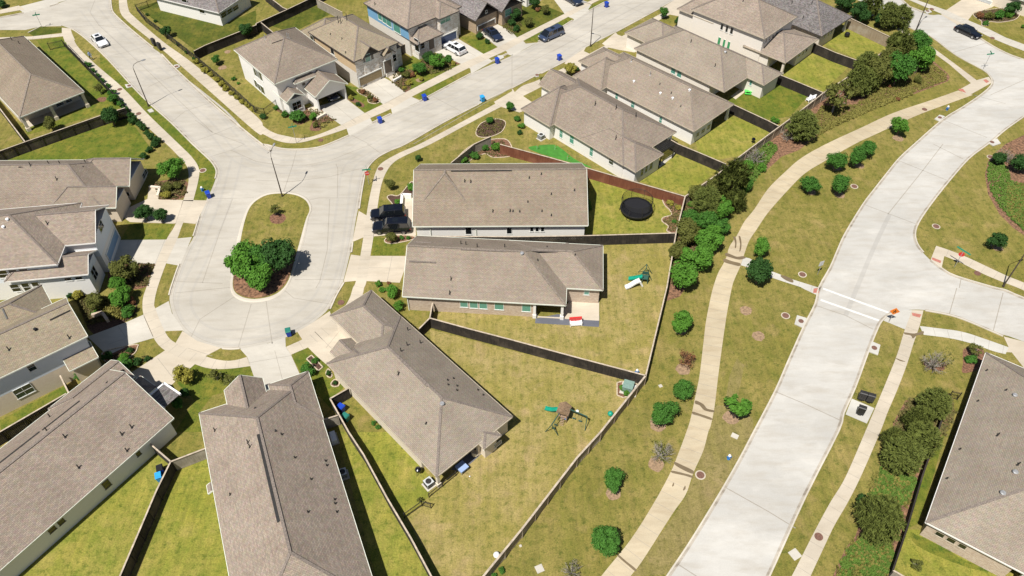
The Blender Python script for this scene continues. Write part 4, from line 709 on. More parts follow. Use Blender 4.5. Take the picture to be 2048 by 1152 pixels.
q_ = H1.T[1]; m = MB(); f_ = [q_(7.12, .38, 2.15), q_(7.12, 5.82, 2.15), q_(7.12, 5.82, 2.95), q_(7.12, 3.1, 4.62), q_(7.12, .38, 2.95)]; m.face(f_); m.face([v-Vector((.08, -.08, 0)) for v in f_][::-1]); m.build('gable_wall', ['brick_white'], H1.root, H1.org)
H2 = House(two, 'two storey house with olive tinged roof, tan flank and a tan double garage door', 'brick_tansid', 'roof_sand',
  [blk((-35.4, 125.2), -47.3, 13.9, 9.4, 5.4), rel(0, -5.2, -.2, 8, 9.4, 3.0, 'hh'), rel(0, 8.4, 1.5, 5.75, 3.7, 5.3, 'hg', p=.9), rel(0, 8.6, 5.6, 5.9, 2.4, 4.4, 'hg', p=.9), rel(0, 4.5, 6.5, 8.4, 4.4, 3.9, 'hh')], trim='trim_dark', wall2='stone_white')
H2.win(2, (878, 500), (908, 425), 'glass_teal'); H2.wins(2, [((857, 505), (870, 455)), ((922, 480), (936, 425))], g='glass_dark', ny=0); H2.win(2, (835, 690), (1003, 548), 'door_tan', 'garage_door'); H2.win(2, (1090, 500), (1118, 430), 'glass_dark'); H2.win(2, (1035, 590), (1078, 470), 'door_brown', 'door'); H2.wins(2, [((560, 490), (605, 460))], g='glass_dark', nx=2, ny=1); H2.wins(2, [((440, 318), (456, 292)), ((603, 425), (620, 392))], g='glass_dark', ny=0)
H2.pipes(2, [(660, 180), (680, 185), (728, 160)], h=1.2, mat='metal_dark'); H2.pipes(2, [(596, 275), (688, 312), (718, 422)], h=.3)
H3 = House(two, 'two storey house with sky blue siding, pale stone front and dark blue garage door', 'brick_blue', 'roof_pink',
  [blk((-26.9, 135.4), -48, 13.4, 12.4, 5.6), rel(0, 8.0, 6.3, 6.4, 4.8, 5.6, 'hh', p=.7), rel(0, 8.8, .4, 6.5, 6.0, 3.2, 'hh', p=.75)], trim='trim_dark', wall2='stone_white')
H3.win(2, (1475, 362), (1600, 245), 'door_blue', 'garage_door'); H3.win(2, (1475, 196), (1552, 108), 'glass_teal', nx=2); H3.wins(2, [((980, 150), (1003, 100)), ((1015, 175), (1040, 125)), ((1050, 200), (1078, 150)), ((1105, 245), (1150, 195)), ((828, 150), (860, 100))], g='glass_teal', ny=0); H3.wins(2, [((1275, 400), (1300, 320)), ((1320, 395), (1345, 330))], g='glass_dark'); H3.win(2, (1385, 400), (1420, 300), 'door_brown', 'door'); H3.pipes(2, [(952, 38)])
H4 = House(one, 'brown brick house with dark grey roof, twin front gables and a brown garage door', 'brick_brown', 'roof_grey',
  [blk((-17.2, 145), -47, 16, 6.0, 2.9, 'hg', p=.85), rel(0, -4, 5.7, 21, 6.0, 3.0, 'hg', p=.85)], trim='trim_dark')
H4.win(2, (1775, 245), (1910, 150), 'door_brown', 'garage_door'); H4.win(2, (1992, 135), (2040, 60), 'glass_teal', nx=3); H4.win(2, (1836, 105), (1848, 85), 'glass_dark', ny=0)
g = G(3, 130, 75); H5 = House(two, 'white walled house mostly hidden behind shrubs at the top centre edge', 'brick_white', 'roof_grey', [blk((g.x-14.5*cos(R(47)), g.y+14.5*sin(R(47))), -47, 14, 12, 5.6)], trim='trim_dark'); H5.win(3, (70, 40), (90, 5), 'glass_dark'); H5.win(3, (133, 55), (155, 5), 'glass_dark')
g0, g1 = G(4, 1560, -45), G(4, 1850, 55); d = g1-g0; H6 = House(one, 'cream brick house at the top right corner with a pale grey garage door', 'brick_sand', 'roof_brown', [blk((g0.x-2, g0.y+1), math.degrees(math.atan2(d.y, d.x)), d.length+16, 12, 2.9)]); H6.win(4, (1625, 0), (1790, 15), 'ac_grey', 'garage_door')
HR = House(one, 'house at the right edge with a pale gutter and three dark back windows', 'dark_lap' if False else 'brick_tan', 'roof_stone',
  [blk((54.2, 54.4), -125.5, 25.3, 14, walls=[(.38, 24.9, .38, 8), (.38, 21.8, 8, 13.6)])], trim='trim_white')
HR.wins(16, [((1330, 815), (1440, 800)), ((1420, 862), (1532, 845)), ((1512, 910), (1620, 892))], g='glass_dark', nx=1, fr='trim_tan'); HR.turtles(16, [(1875, 492), (1975, 325)], 'metal_grey', .28); HR.turtles(12, [(1972, 862)]); HR.pipes(16, [(1835, 30), (1998, 265)]); HR.pipes(12, [(1750, 660), (1680, 905), (1905, 818)], h=.25); HR.pipes(16, [(1537, 138), (1433, 372)], h=.25); HR.col(0, [(24.9, 9), (24.9, 13)])
# ================= FENCES =================
def fence(label, pts, mat='fence_dark', h=1.83, top=True, posts=True, z=0, cap='fence_cap', name='wooden_fence', group=None, capw=.16):
    """pts: points on the ground"""
    P = [Vector((p[0], p[1], 0)) for p in pts]; o = P[0].copy(); root = thing(name, label, 'fence', o, 0, group)
    m = MB(); c = MB(); pm = []
    for i in range(len(P)-1):
        a, b = P[i], P[i+1]; L = (b-a).length; d = (b-a)/L; n = max(1, int(L/.16)); M = Matrix((d, Vector((-d.y, d.x, 0)), Vector((0, 0, 1)))).transposed()
        for j in range(n):
            hh = h-random.uniform(0.02, .06); m.box(a+d*((j+.5)*L/n)+Vector((0, 0, hh/2+.02)), (L/n*.96, .025, hh), rot=M)
        m.beam(a+Vector((0, 0, .12)), b+Vector((0, 0, .12)), .05, .2); m.beam(a+Vector((0, 0, h-.3))+M@Vector((0, .04, 0)), b+Vector((0, 0, h-.3))+M@Vector((0, .04, 0)), .05, .09)
        c.beam(a+Vector((0, 0, h)), b+Vector((0, 0, h)), capw, .045)
        k = max(1, round(L/2.4))
        for j in range(k+1):
            if posts: pm.append((a+d*(L*j/k), M))
    m.build('board_panel', [mat], root, o); c.build('top_rail', [cap], root, o)
    for p, M in pm[:60]:
        q = MB(); q.box(p+Vector((0, 0, h/2-.02))+M@Vector((0, .06, 0)), (.1, .1, h-.06), rot=M); q.build('post', [mat], root, o)
    return root
def TOP(k, pts, h=1.83): return gp(k, pts, h)
def TG(spec, h=1.83): return GP(spec, h)
fence('reddish brown board fence running down from beside the front path to the trampoline lawn corner', TG([(7, [(-95, 2), (0, 28), (290, 105), (600, 192), (1000, 308), (1382, 418)])]), 'fence_red')
fence('short grey fence beside the shrub bed left of the reddish fence', TG([(6, [(1560, 150), (1745, 0)]), (2, [(1880, 1090)])]), 'fence_grey', posts=False)
fence('weathered dark board fence between the trampoline lawn and the small play slide lawn', TG([(6, [(1290, 738)]), (7, [(0, 742), (600, 733), (1310, 712)])]), 'fence_dark')
fence('boundary fence along the mulch strip from the trampoline corner to the transformer box', TG([(7, [(1385, 418), (1312, 712), (1240, 1140)]), (11, [(1070, 700)])]), 'fence_tan')
r_ = TG([(11, [(1070, 700), (935, 868), (710, 1150)]), (15, [(520, 205), (385, 380), (80, 775), (-60, 945)]), (14, [(1820, 1152), (1700, 1330)])])
fence('tan boundary fence slanting from the transformer box down to the bottom edge', r_, 'fence_tan', capw=.2)
fence('streaked dark fence slanting between the play slide lawn and the wooden playset lawn', TG([(10, [(1390, 240), (1700, 325)]), (11, [(0, 415), (500, 550), (1070, 700)])]), 'fence_dark')
fence('tall narrow fence return tight against the pinkish brick wall', TG([(10, [(1305, 325), (1390, 240), (1412, 118)])]), 'fence_dark', posts=False)
fence('long pale topped fence between the big ridge-vent house and the angled tan house', TG([(10, [(592, 885), (740, 1150)]), (14, [(860, 180), (1050, 530), (1240, 850), (1400, 1150), (1520, 1370)])]), 'fence_dark')
fence('short braced gate fence joining the angled tan house to the long fence', TG([(10, [(592, 885), (742, 800)])]), 'fence_dark', posts=False)
fence('short cross fence above the white generator box', TG([(10, [(535, 1055), (655, 1018)])]), 'fence_grey', posts=False)
fence('dark fence running from the blue bins down the gap left of the ridge-vent house', TG([(13, [(1365, 237), (1250, 470), (1110, 800), (960, 1150), (870, 1370)])]), 'fence_dark')
fence('fence leg from the blue bins up to the white brick flank', TG([(13, [(1365, 237), (1190, 85)])]), 'fence_dark', posts=False)
fence('grey gated fence leg from the blue bins to the ridge-vent house', TG([(13, [(1365, 237), (1645, 130)])]), 'fence_grey', posts=False)
fence('dark fence in the gap under the grey blue sided house at the left edge', TG([(9, [(530, 843), (0, 1150)]), (13, [(-300, 180)])]), 'fence_dark')
fence('triangular fence return beside the wall mounted meter on the tan brick', TG([(9, [(480, 700), (548, 838)])]), 'fence_dark', posts=False)
fence('dark fence across the yard below the columned back porch', TG([(1, [(1000, 862), (800, 925), (200, 1135)]), (5, [(0, 55), (-200, 125)])]), 'fence_dark')
fence('fence down the left edge beside the columned porch house', TG([(1, [(-200, 620), (0, 870), (200, 1135)])]), 'fence_dark', posts=False)
fence('dark shadowed fence behind the corner house at the top left', TG([(1, [(1550, 408), (1640, 362), (2048, 200)]), (2, [(0, 188), (240, 80), (450, -20), (700, -140)])]), 'fence_dark')
fence('cross fence leg behind the corner house garden', TG([(2, [(40, 180), (140, 262)])]), 'fence_dark', posts=False); fence('grey fence behind the olive roofed house', TG([(2, [(480, -10), (690, 98)])]), 'fence_grey', posts=False)
fence('fence beyond the shaded yard at the very top', TG([(2, [(60, -60), (215, 60), (250, 75)])]), 'fence_dark', posts=False)
fence('dark fence with one pale board stretch, uppermost of the fences between the back yards', TG([(4, [(345, 335), (540, 420), (735, 490)])]), 'fence_dark'); fence('dark fence ending at the two white garden chairs', TG([(4, [(-15, 555), (200, 640), (445, 742)])]), 'fence_dark')
fence('dark fence beside the lawn with the small black fire bowl', TG([(3, [(1720, 812), (2048, 965)]), (4, [(85, 1008)])]), 'fence_dark'); fence('dark fence with pale gap from the pergola to the pines', TG([(7, [(1260, -40), (1330, 0), (1500, 70), (1712, 160)])]), 'fence_dark')
fence('tan back boundary fence winding behind the row of small yards to the trampoline corner', TG([(4, [(975, 372), (830, 480), (640, 615), (440, 745), (190, 940), (-20, 1095)]), (7, [(1800, 115), (1640, 245), (1385, 418)])]), 'fence_tan')
fence('wide tan boundary wall fence behind the dark roofed house under the pines', TG([(4, [(650, 140), (820, 220), (990, 300)])], 2.1), 'fence_tan', 2.1)
fence('thin fence beside the front steps of the olive roofed house', TG([(2, [(1150, 370), (1195, 350)])]), 'fence_dark', posts=False); fence('fence along the right edge house yard below the pines', TG([(16, [(1410, -150), (1240, 340), (1110, 780), (1000, 1105)])], 1.5), 'fence_dark', 1.5, cap='fence_dark')
fence('fence crossing at the bottom edge right of the green ground cover', TG([(16, [(1000, 1105), (1250, 1250)])], 1.5), 'fence_grey', 1.5, posts=False)
def iron(label, pts, h=1.35):
    P = [Vector((p[0], p[1], 0)) for p in pts]; o = P[0].copy(); root = thing('iron_fence', label, 'fence', o); m = MB(); pm = []
    for i in range(len(P)-1):
        a, b = P[i], P[i+1]; L = (b-a).length; d = (b-a)/L
        for z in (.15, h-.15, h-.02): m.beam(a+Vector((0, 0, z)), b+Vector((0, 0, z)), .03, .04)
        n = int(L/.14)
        for j in range(n): q = a+d*(j*L/max(n, 1)); m.box(q+Vector((0, 0, h/2)), (.022, .022, h-.05))
        k = max(1, round(L/2.4))
        for j in range(k+1): pm.append(a+d*(L*j/k))
    m.build('railing', ['metal_dark'], root, o)
    for p in pm: q = MB(); q.box(p+Vector((0, 0, h/2+.04)), (.08, .08, h+.1)); q.build('post', ['metal_dark'], root, o)
iron('black iron fence along the street side of the white corner houses', gp(1, [(1100, 90), (1170, 180), (1290, 270), (1560, 480), (1800, 680), (2040, 900)])); iron('black iron return fence reaching the white corner house wall', gp(2, [(0, 905), (75, 925), (170, 855)])); iron('black iron fence on the far side of the top left yard', gp(1, [(1100, 90), (1190, 60), (1260, 20)]))
iron('black iron fence round the narrow green yard beside the columned porch house', gp(1, [(405, 400), (520, 375), (700, 560), (980, 850), (1020, 930)])); iron('small black iron gate in the lawn below the white air conditioner', gp(14, [(1190, 690), (1330, 590), (1400, 610)], 0), 1.0); iron('black iron gate against the shaded flank of the right edge house', gp(12, [(1440, 880), (1510, 895)]), 1.3)
iron('pale edged railing along the back patio of the angled tan house', gp(14, [(1385, 525), (1600, 350)]), .8)
# ================= PLANTS =================
def rdir(rg): 
    z = rg.uniform(-1, 1); t = rg.uniform(0, 2*pi); q = math.sqrt(1-z*z); return Vector((q*cos(t), q*sin(t), z))
def leafmesh(name, mat, seed, nb, nl, ls, zc, flat=.85, thin=1.0, core=True, spread=.66, br=(.18, .40), skip=.0, elong=1.0):
    rg = random.Random(seed); m = MB(); blobs = []
    for i in range(nb):
        d = rdir(rg); d.z = d.z*.85+.12; k = spread*rg.uniform(.55, 1.08); blobs.append((Vector((d.x*k, d.y*k, d.z*k*flat)), rg.uniform(*br)))
    for i in range(nl):
        c, r = blobs[rg.randrange(nb)]; d = rdir(rg); 
        if d.z < -.3 and rg.random() < .6: d.z = -d.z
        p = c+d*r*rg.uniform(.6, 1.05); p.z += zc
        nrm = (d+rdir(rg)*.8+Vector((0, 0, .35))).normalized(); a = nrm.orthogonal().normalized(); b = nrm.cross(a); t = rg.uniform(0, 2*pi); a, b = a*cos(t)+b*sin(t), b*cos(t)-a*sin(t)
        s = ls*rg.uniform(.7, 1.4); m.face([p-a*s*elong, p-b*s*.55*thin, p+a*s*elong, p+b*s*.55*thin])
    if core:
        for c, r in blobs:
            rr = r*.5; rings = []
            for q in range(1, 5):
                th = pi*q/5; rings.append([c+Vector((rr*sin(th)*cos(u*pi/3.5)*rg.uniform(.8, 1.15), rr*sin(th)*sin(u*pi/3.5)*rg.uniform(.8, 1.15), rr*cos(th)+zc)) for u in range(7)])
            m.loft(rings)
    me = m.build(name, [mat]); COL.objects.unlink(me); return me
def trunkmesh(name, mat, seed, zc, r=.055, limbs=5, reach=.6):
    rg = random.Random(seed); m = MB(); m.tube([(0, 0, -.03), (.01, 0, zc*.5), (0, .02, zc*.95)], [r*1.3, r, r*.6], 7)
    for i in range(limbs):
        t = 2*pi*i/limbs+rg.uniform(-.4, .4); z0 = zc*rg.uniform(.35, .7); q = reach*rg.uniform(.7, 1.1)
        m.tube([(0, 0, z0), (cos(t)*q*.5, sin(t)*q*.5, z0+q*.45), (cos(t)*q, sin(t)*q, z0+q*.7)], [r*.5, r*.32, r*.12], 5)
    me = m.build(name, [mat]); COL.objects.unlink(me); return me
def pinemesh(name, mat, seed, zc, nt=300, flat=1.05):
    rg = random.Random(seed); m = MB()
    for i in range(nt):
        d = rdir(rg); k = rg.uniform(.35, 1.0)**.6; p = Vector((d.x*k*.92, d.y*k*.92, d.z*k*flat)); p.x *= 1-.25*max(0, p.z); p.y *= 1-.25*max(0, p.z); p.z += zc
        ax = (d+Vector((0, 0, .7))).normalized(); L = rg.uniform(.13, .24)
        for j in range(20):
            q = (ax*.55+rdir(rg)*.75).normalized(); s = q.orthogonal().normalized()*.026; b = p+ax*rg.uniform(-.06, .06); m.face([b-s, b+s, b+q*L+s*.3, b+q*L-s*.3])
    for k_ in range(9):
        d = rdir(rg); c = d*.42; c.z += zc
        rings = [[c+Vector((.26*sin(pi*q/5)*cos(u*pi/3)*rg.uniform(.7, 1.2), .26*sin(pi*q/5)*sin(u*pi/3), .3*cos(pi*q/5))) for u in range(6)] for q in range(1, 5)]
        m.loft(rings)
    me = m.build(name, [mat]); COL.objects.unlink(me); return me
def baremesh(name, mat, seed, zc):
    rg = random.Random(seed); m = MB()
    for i in range(46):
        d = rdir(rg); d.z = abs(d.z)*.8+.15; d.normalize(); q = rg.uniform(.7, 1.0); p0 = Vector((0, 0, .12)); p1 = p0+d*q*.5+rdir(rg)*.05; p2 = p0+d*q+Vector((0, 0, .15*q))
        m.tube([p0, p1, p2], [.022, .013, .005], 4)
        for j in range(6):
            b = p1.lerp(p2, rg.uniform(0, .9)); e = b+(d+rdir(rg)*.9).normalized()*rg.uniform(.12, .3); m.tube([b, e], [.008, .003], 3)
    me = m.build(name, [mat]); COL.objects.unlink(me); return me
PROT = {}
def prot(kind):
    if kind in PROT: return PROT[kind]
    base, v = kind.rsplit('_', 1); v = int(v); sd = 40+v*7
    K = {'green': ('leaf_green', 34, 5200, .06), 'bright': ('leaf_bright', 30, 4600, .065), 'dark': ('leaf_dark', 30, 4800, .065), 'olive': ('leaf_olive', 28, 4200, .065), 'yellow': ('leaf_yellow', 26, 2600, .075)}
    if base in K:
        a = K[base]; c = leafmesh('crown', a[0], sd, a[1], a[2], a[3], 1.05); t = trunkmesh('trunk', 'bark', sd, 1.0)
    elif base == 'loose': c = leafmesh('crown', 'leaf_bright', sd, 20, 1100, .11, 1.2, core=False, spread=.72, br=(.15, .3)); t = trunkmesh('trunk', 'bark', sd, 1.2, limbs=8, reach=.8)
    elif base == 'wisp': c = leafmesh('crown', 'leaf_olive', sd, 18, 900, .09, 1.2, core=False, spread=.75, br=(.2, .35)); t = trunkmesh('trunk', 'twig', sd, 1.3, limbs=10, reach=.85)
    elif base == 'pine': c = pinemesh('crown', 'leaf_pine', sd, 1.15); t = trunkmesh('trunk', 'bark', sd, 1.4, .06, 4, .5)
    elif base == 'tall': c = leafmesh('crown', 'leaf_dark', sd, 22, 1900, .10, 1.6, flat=1.55, spread=.6); t = trunkmesh('trunk', 'bark', sd, 1.5, .05)
    elif base == 'bare': c = leafmesh('crown', 'leaf_olive', sd, 16, 120, .06, .7, core=False, spread=.7); t = baremesh('branches', 'twig', sd, .8)
    elif base == 'barered': c = leafmesh('crown', 'leaf_red', sd, 16, 300, .07, .55, core=False, spread=.7); t = baremesh('branches', 'twig_red', sd, .8)
    elif base in ('shrub', 'shrubo', 'shruby', 'shrubd', 'shrubr', 'shrubb'):
        mt = {'shrub': 'leaf_green', 'shrubo': 'leaf_olive', 'shruby': 'leaf_yellow', 'shrubd': 'leaf_dark', 'shrubr': 'leaf_red', 'shrubb': 'leaf_bright'}[base]
        c = leafmesh('foliage', mt, sd, 20, 1900, .085, .62, flat=.75, spread=.62); t = trunkmesh('stem', 'bark', sd, .6, .04, 4, .5)
    elif base == 'ball': c = leafmesh('foliage', 'leaf_bright', sd, 30, 1600, .07, .72, flat=.8, spread=.62, br=(.28, .34)); t = trunkmesh('stem', 'bark', sd, .6, .04, 3, .4)
    PROT[kind] = (c, t); return PROT[kind]
ZC = {'pine': 1.15, 'tall': 1.6, 'bare': .7, 'barered': .6, 'loose': 1.2, 'wisp': 1.2}
cnt = [0]
SC = {'pine': 1.06, 'green': 1.1, 'bright': 1.1, 'dark': 1.1, 'olive': 1.12, 'bare': 1.15}
def plant(kind, k, x, y, half, label, group=None, name=None, asp=1.0):
    cnt[0] += 1; v = cnt[0] % 5; zc = ZC.get(kind, .62 if kind.startswith('shrub') or kind == 'ball' else 1.05)
    if k: x, y = px(k, x, y); half = half/4
    r = 1.5
    for _ in range(3): p = G(0, x, y, zc*r); r = half*SC.get(kind, 1.0)*dist(p)/F
    c, t = prot(f'{kind}_{v}'); small = kind.startswith('shrub') or kind == 'ball'
    nm = name or ('shrub' if small else 'pine_tree' if kind == 'pine' else 'bare_shrub' if kind.startswith('bare') else 'tree')
    root = thing(nm, label, 'shrub' if small or kind.startswith('bare') else 'tree', (p.x, p.y, 0), random.uniform(0, 6.28), group); ax_ = random.uniform(.86, 1.12); root.scale = (r*ax_, r*(1.98-ax_), r*asp*random.uniform(.88, 1.12))
    for q in (c, t):
        o = q.copy(); COL.objects.link(o); o.parent = root
    return root
# verge and greenway
g1 = 'young trees along the curving path'
for k, x, y, h, kd, lb in [(8, 345, 325, 80, 'green', 'round green tree nearest the path in the group of five above the tan sand patch'), (8, 575, 325, 86, 'green', 'round green tree beside a manhole ring in the group of five'), (8, 552, 140, 86, 'green', 'round green tree in the middle left of the verge group of five'),
    (8, 712, 108, 80, 'green', 'round green tree in the middle right of the verge group of five'), (8, 800, 20, 80, 'green', 'topmost round green tree of the verge group of five'), (4, 1060, 1010, 74, 'bright', 'yellow green tree alone on the verge above the group of five'),
    (8, -48, 830, 84, 'bright', 'brighter tree above the dark one at the path junction'), (8, -65, 1020, 120, 'dark', 'large dark tree at the path junction'), (11, 1362, 275, 105, 'bright', 'bright green tree between fence and path, just below the mulch strip'),
    (11, 1360, 820, 92, 'green', 'dense green tree left of the path above the biggest one of the lower verge'), (11, 1212, 1000, 118, 'green', 'largest dense green tree of the lower verge'), (15, 810, 375, 108, 'green', 'round green tree beside the slanting tan fence, second from the bottom'),
    (15, 745, 865, 140, 'green', 'wide green tree overhanging the path edge near the bottom'), (11, 1805, 950, 130, 'loose', 'ragged yellow green tree between the path and the parkway'), (8, 1830, 770, 80, 'dark', 'lone small dark tree on the far verge of the parkway')]:
    plant(kd, k, x, y, h, lb, g1)
plant('barered', 11, 1405, 570, 92, 'reddish bare shrub beside the path between two green trees'); plant('bare', 15, 1190, 150, 112, 'grey leafless shrub beside the wet streaks on the path'); plant('bare', 15, 480, 1100, 95, 'pale leafless shrub at the bottom edge'); plant('bare', 12, 1350, 585, 120, 'dense grey leafless shrub on the lawn right of the parkway sidewalk')
plant('bare', 7, 1960, 80, 90, 'thin leafless tree in the mulch strip behind the yards'); plant('bare', 4, 180, 1060, 80, 'bare twiggy tree left of the isolated pine'); plant('bare', 8, 1900, 80, 80, 'bare twiggy bush at the tip of the far ground cover')
g2 = 'trees in the long mulch strip'
for k, x, y, h, kd, lb in [(7, 1370, 1060, 130, 'bright', 'lowest green tree of the mulch strip beside the long fence'), (7, 1480, 900, 135, 'bright', 'second green tree from the bottom of the mulch strip'), (7, 1420, 700, 115, 'olive', 'olive tree of the mulch strip beside the fence'),
    (7, 1590, 750, 130, 'bright', 'bright tree of the mulch strip on the path side'), (7, 1570, 620, 90, 'green', 'small green tree in the thick of the mulch strip'), (7, 1560, 480, 115, 'pine', 'pine at the fence corner by the trampoline lawn'), (7, 1690, 520, 95, 'bright', 'bright tree between the corner pine and the path'),
    (7, 1770, 260, 150, 'pine', 'big olive pine above the fence corner'), (7, 1790, 450, 90, 'pine', 'small pine under the big olive pine'), (7, 1480, 400, 80, 'olive', 'yellowish bush like tree leaning on the boundary fence'), (4, 285, 990, 125, 'pine', 'isolated round pine at the narrow end of the planted bank'),
    (4, 560, 760, 140, 'wisp', 'wispy half bare tree at the fence end by the white chairs'), (4, 740, 640, 115, 'pine', 'dark pine right of the wispy tree'), (4, 900, 560, 120, 'olive', 'olive tree in the middle of the planted bank'), (4, 1050, 560, 130, 'green', 'full green tree in the middle of the planted bank'), (4, 800, 500, 95, 'pine', 'small pine behind the fence in the planted bank'),
    (4, 1220, 480, 105, 'bright', 'bright green tree at the right of the planted bank'), (4, 1225, 330, 95, 'green', 'green tree next to the far sidewalk'), (4, 1050, 370, 110, 'pine', 'pine rising over the tan boundary fence'), (4, 1070, 130, 85, 'pine', 'pale tipped pine over the boundary wall, right of three'), (4, 960, 130, 85, 'pine', 'pale tipped pine over the boundary wall, middle of three'), (4, 830, 40, 90, 'pine', 'pale tipped pine at the top edge, left of three'),
    (4, 720, 80, 80, 'dark', 'dark tree between the roof corner and the pines'), (4, 620, 10, 80, 'dark', 'dark tree touching the top edge behind the dark roof'), (4, 900, 150, 60, 'dark', 'low dark tree in front of the middle pine'), (4, 770, 130, 60, 'dark', 'low dark tree above the tan boundary wall')]:
    plant(kd, k, x, y, h, lb, g2)
g3 = 'pines between the sidewalk and the right edge house'
for k, x, y, h, kd, lb in [(12, 1330, 930, 125, 'pine', 'uppermost of the big pines right of the long sidewalk'), (12, 1200, 1060, 110, 'pine', 'pine second from the top right of the long sidewalk'), (16, 1230, 60, 150, 'pine', 'broad yellowish pine of the right clump, near the shaded house wall'), (16, 1080, 200, 150, 'pine', 'lowest pine of the joined right clump'), (16, 1000, 60, 90, 'pine', 'dark sided pine of the right clump next to the sidewalk'), (16, 900, 680, 190, 'pine', 'separate big round pine between two green ground cover patches'), (16, 760, 560, 60, 'dark', 'low dark bush at the upper left of the separate pine'), (16, 1200, 1060, 55, 'wisp', 'small thin tree in the back lawn of the right edge house')]:
    plant(kd, k, x, y, h, lb, g3)
plant('dark', 8, 2040, 150, 90, 'dark tree cut by the right edge over the far ground cover'); plant('dark', 8, 1850, 110, 60, 'low dark bush at the left tip of the far ground cover'); plant('wisp', 12, 1660, 490, 60, 'thin small tree in the bed by the right edge house'); plant('shrub', 12, 1620, 570, 60, 'green shrub in the bed by the right edge house')
for k, x, y, h, kd, lb in [(0, 482, 520, 42, 'bright', 'bright green tree on the left of the island group'), (0, 516, 552, 33, 'bright', 'green tree at the foot of the island group'), (0, 556, 510, 41, 'dark', 'dark green tree on the right of the island group'), (0, 518, 520, 34, 'green', 'green tree in the middle of the island group')]: plant(kd, k, x, y, h, lb, 'trees on the cul-de-sac island')
plant('wisp', 6, 145, 525, 52, 'thin nearly bare sapling in a mulch ring on the island')
fr = [(5, 1370, 190, 100, 'bright', 'bright feathery tree on the corner lawn left of the junction'), (5, 1150, 545, 75, 'dark', 'left of two dark trees beside the tan driveway'), (5, 1285, 570, 62, 'dark', 'right of two dark trees beside the tan driveway'), (5, 1000, 1010, 110, 'olive', 'olive tree in front of the white two storey house'), (5, 950, 1110, 75, 'bright', 'bright tree just below the olive tree by the white house'),
      (9, 950, 60, 95, 'bright', 'tall bright tree in the dense garden left of the bulb'), (9, 760, 100, 80, 'olive', 'olive tree deep in the dense garden'), (9, 1010, 30, 60, 'olive', 'small olive tree at the top of the dense garden'), (9, 1470, 700, 95, 'yellow', 'yellow green ragged tree by the lower left driveway'), (9, 1720, 690, 65, 'wisp', 'thin green tree on the lawn beside the lower sidewalk'),
      (9, 1840, 740, 65, 'wisp', 'dark thin tree right of the thin green one on the lower lawn'), (9, 1415, 920, 58, 'green', 'green tree in the shade of the white entry frame'), (9, 1480, 840, 45, 'dark', 'dark tree below the yellow green ragged tree'), (9, 855, 545, 48, 'dark', 'dark bush tree at the corner of the shaded driveway'), (9, 985, 550, 48, 'bright', 'bright bush tree right of the dark one by the shaded driveway'), (9, 1015, 610, 52, 'green', 'green bush tree nearest the lower left driveway'), (9, 635, 700, 45, 'green', 'small tree against the tan brick wall above the roof corner'),
      (10, 870, 170, 105, 'dark', 'wide dark tree over the front bed of the angled tan house'), (6, 1070, 320, 48, 'olive', 'small olive tree beside the sidewalk bend'), (6, 1085, 740, 52, 'olive', 'small round tree beside the black vehicles'), (1, 1725, 478, 40, 'green', 'small green tree in the fenced strip beside the white corner house'), (1, 790, 705, 42, 'wisp', 'thin tree in a mulch ring in the upper left yard'), (1, 885, 930, 78, 'dark', 'round dark tree casting a black shadow by the left fence'), (1, 400, 995, 58, 'olive', 'thin olive tree in front of the columned porch'),
      (1, 905, 780, 48, 'green', 'narrow tree at the corner of the upper left yard'), (1, 1330, 250, 48, 'dark', 'dark small tree against the shadowed fence line'), (1, 1960, 240, 60, 'dark', 'dark tree beside the shadowed fence behind the corner house'), (2, 1310, 540, 60, 'green', 'green tree in the front bed between the second and third houses'), (2, 1450, 490, 66, 'bright', 'bright tree beside the white vehicle driveway'), (2, 1375, 455, 55, 'dark', 'dark bush tree under the stone columns'),
      (3, 470, 550, 58, 'yellow', 'yellow green tree by the blue bin across the street'), (3, 250, 640, 35, 'olive', 'slim tree beside the sidewalk in front of the second row house'), (3, 1110, 180, 34, 'green', 'slim green tree on the street side of the third row house'), (3, 1215, 100, 44, 'green', 'taller green tree by the far end of the sidewalk'), (3, 1345, 165, 50, 'dark', 'dark tree between the third row house and the pale brick house'), (3, 130, 170, 42, 'olive', 'greyish round tree on the lawn by the dark bed'), (3, 265, 70, 42, 'olive', 'small tree on the lawn above the greyish round tree'), (3, 180, 20, 50, 'dark', 'dark tree at the top edge beside the white wall'), (3, 30, 110, 55, 'dark', 'dark tree in the bed of the brown brick house'),
      (4, 1950, 60, 65, 'dark', 'large bush tree at the garage of the top right house'), (2, 2030, 850, 40, 'green', 'small tree left of the white corner wall'), (6, 1300, 110, 30, 'dark', 'tiny dark conifer behind the roof corner'), (2, 1870, 960, 34, 'green', 'thin little tree standing in the oval stone ringed bed')]
for k, x, y, h, kd, lb in fr: plant(kd, k, x, y, h, lb, 'garden trees')
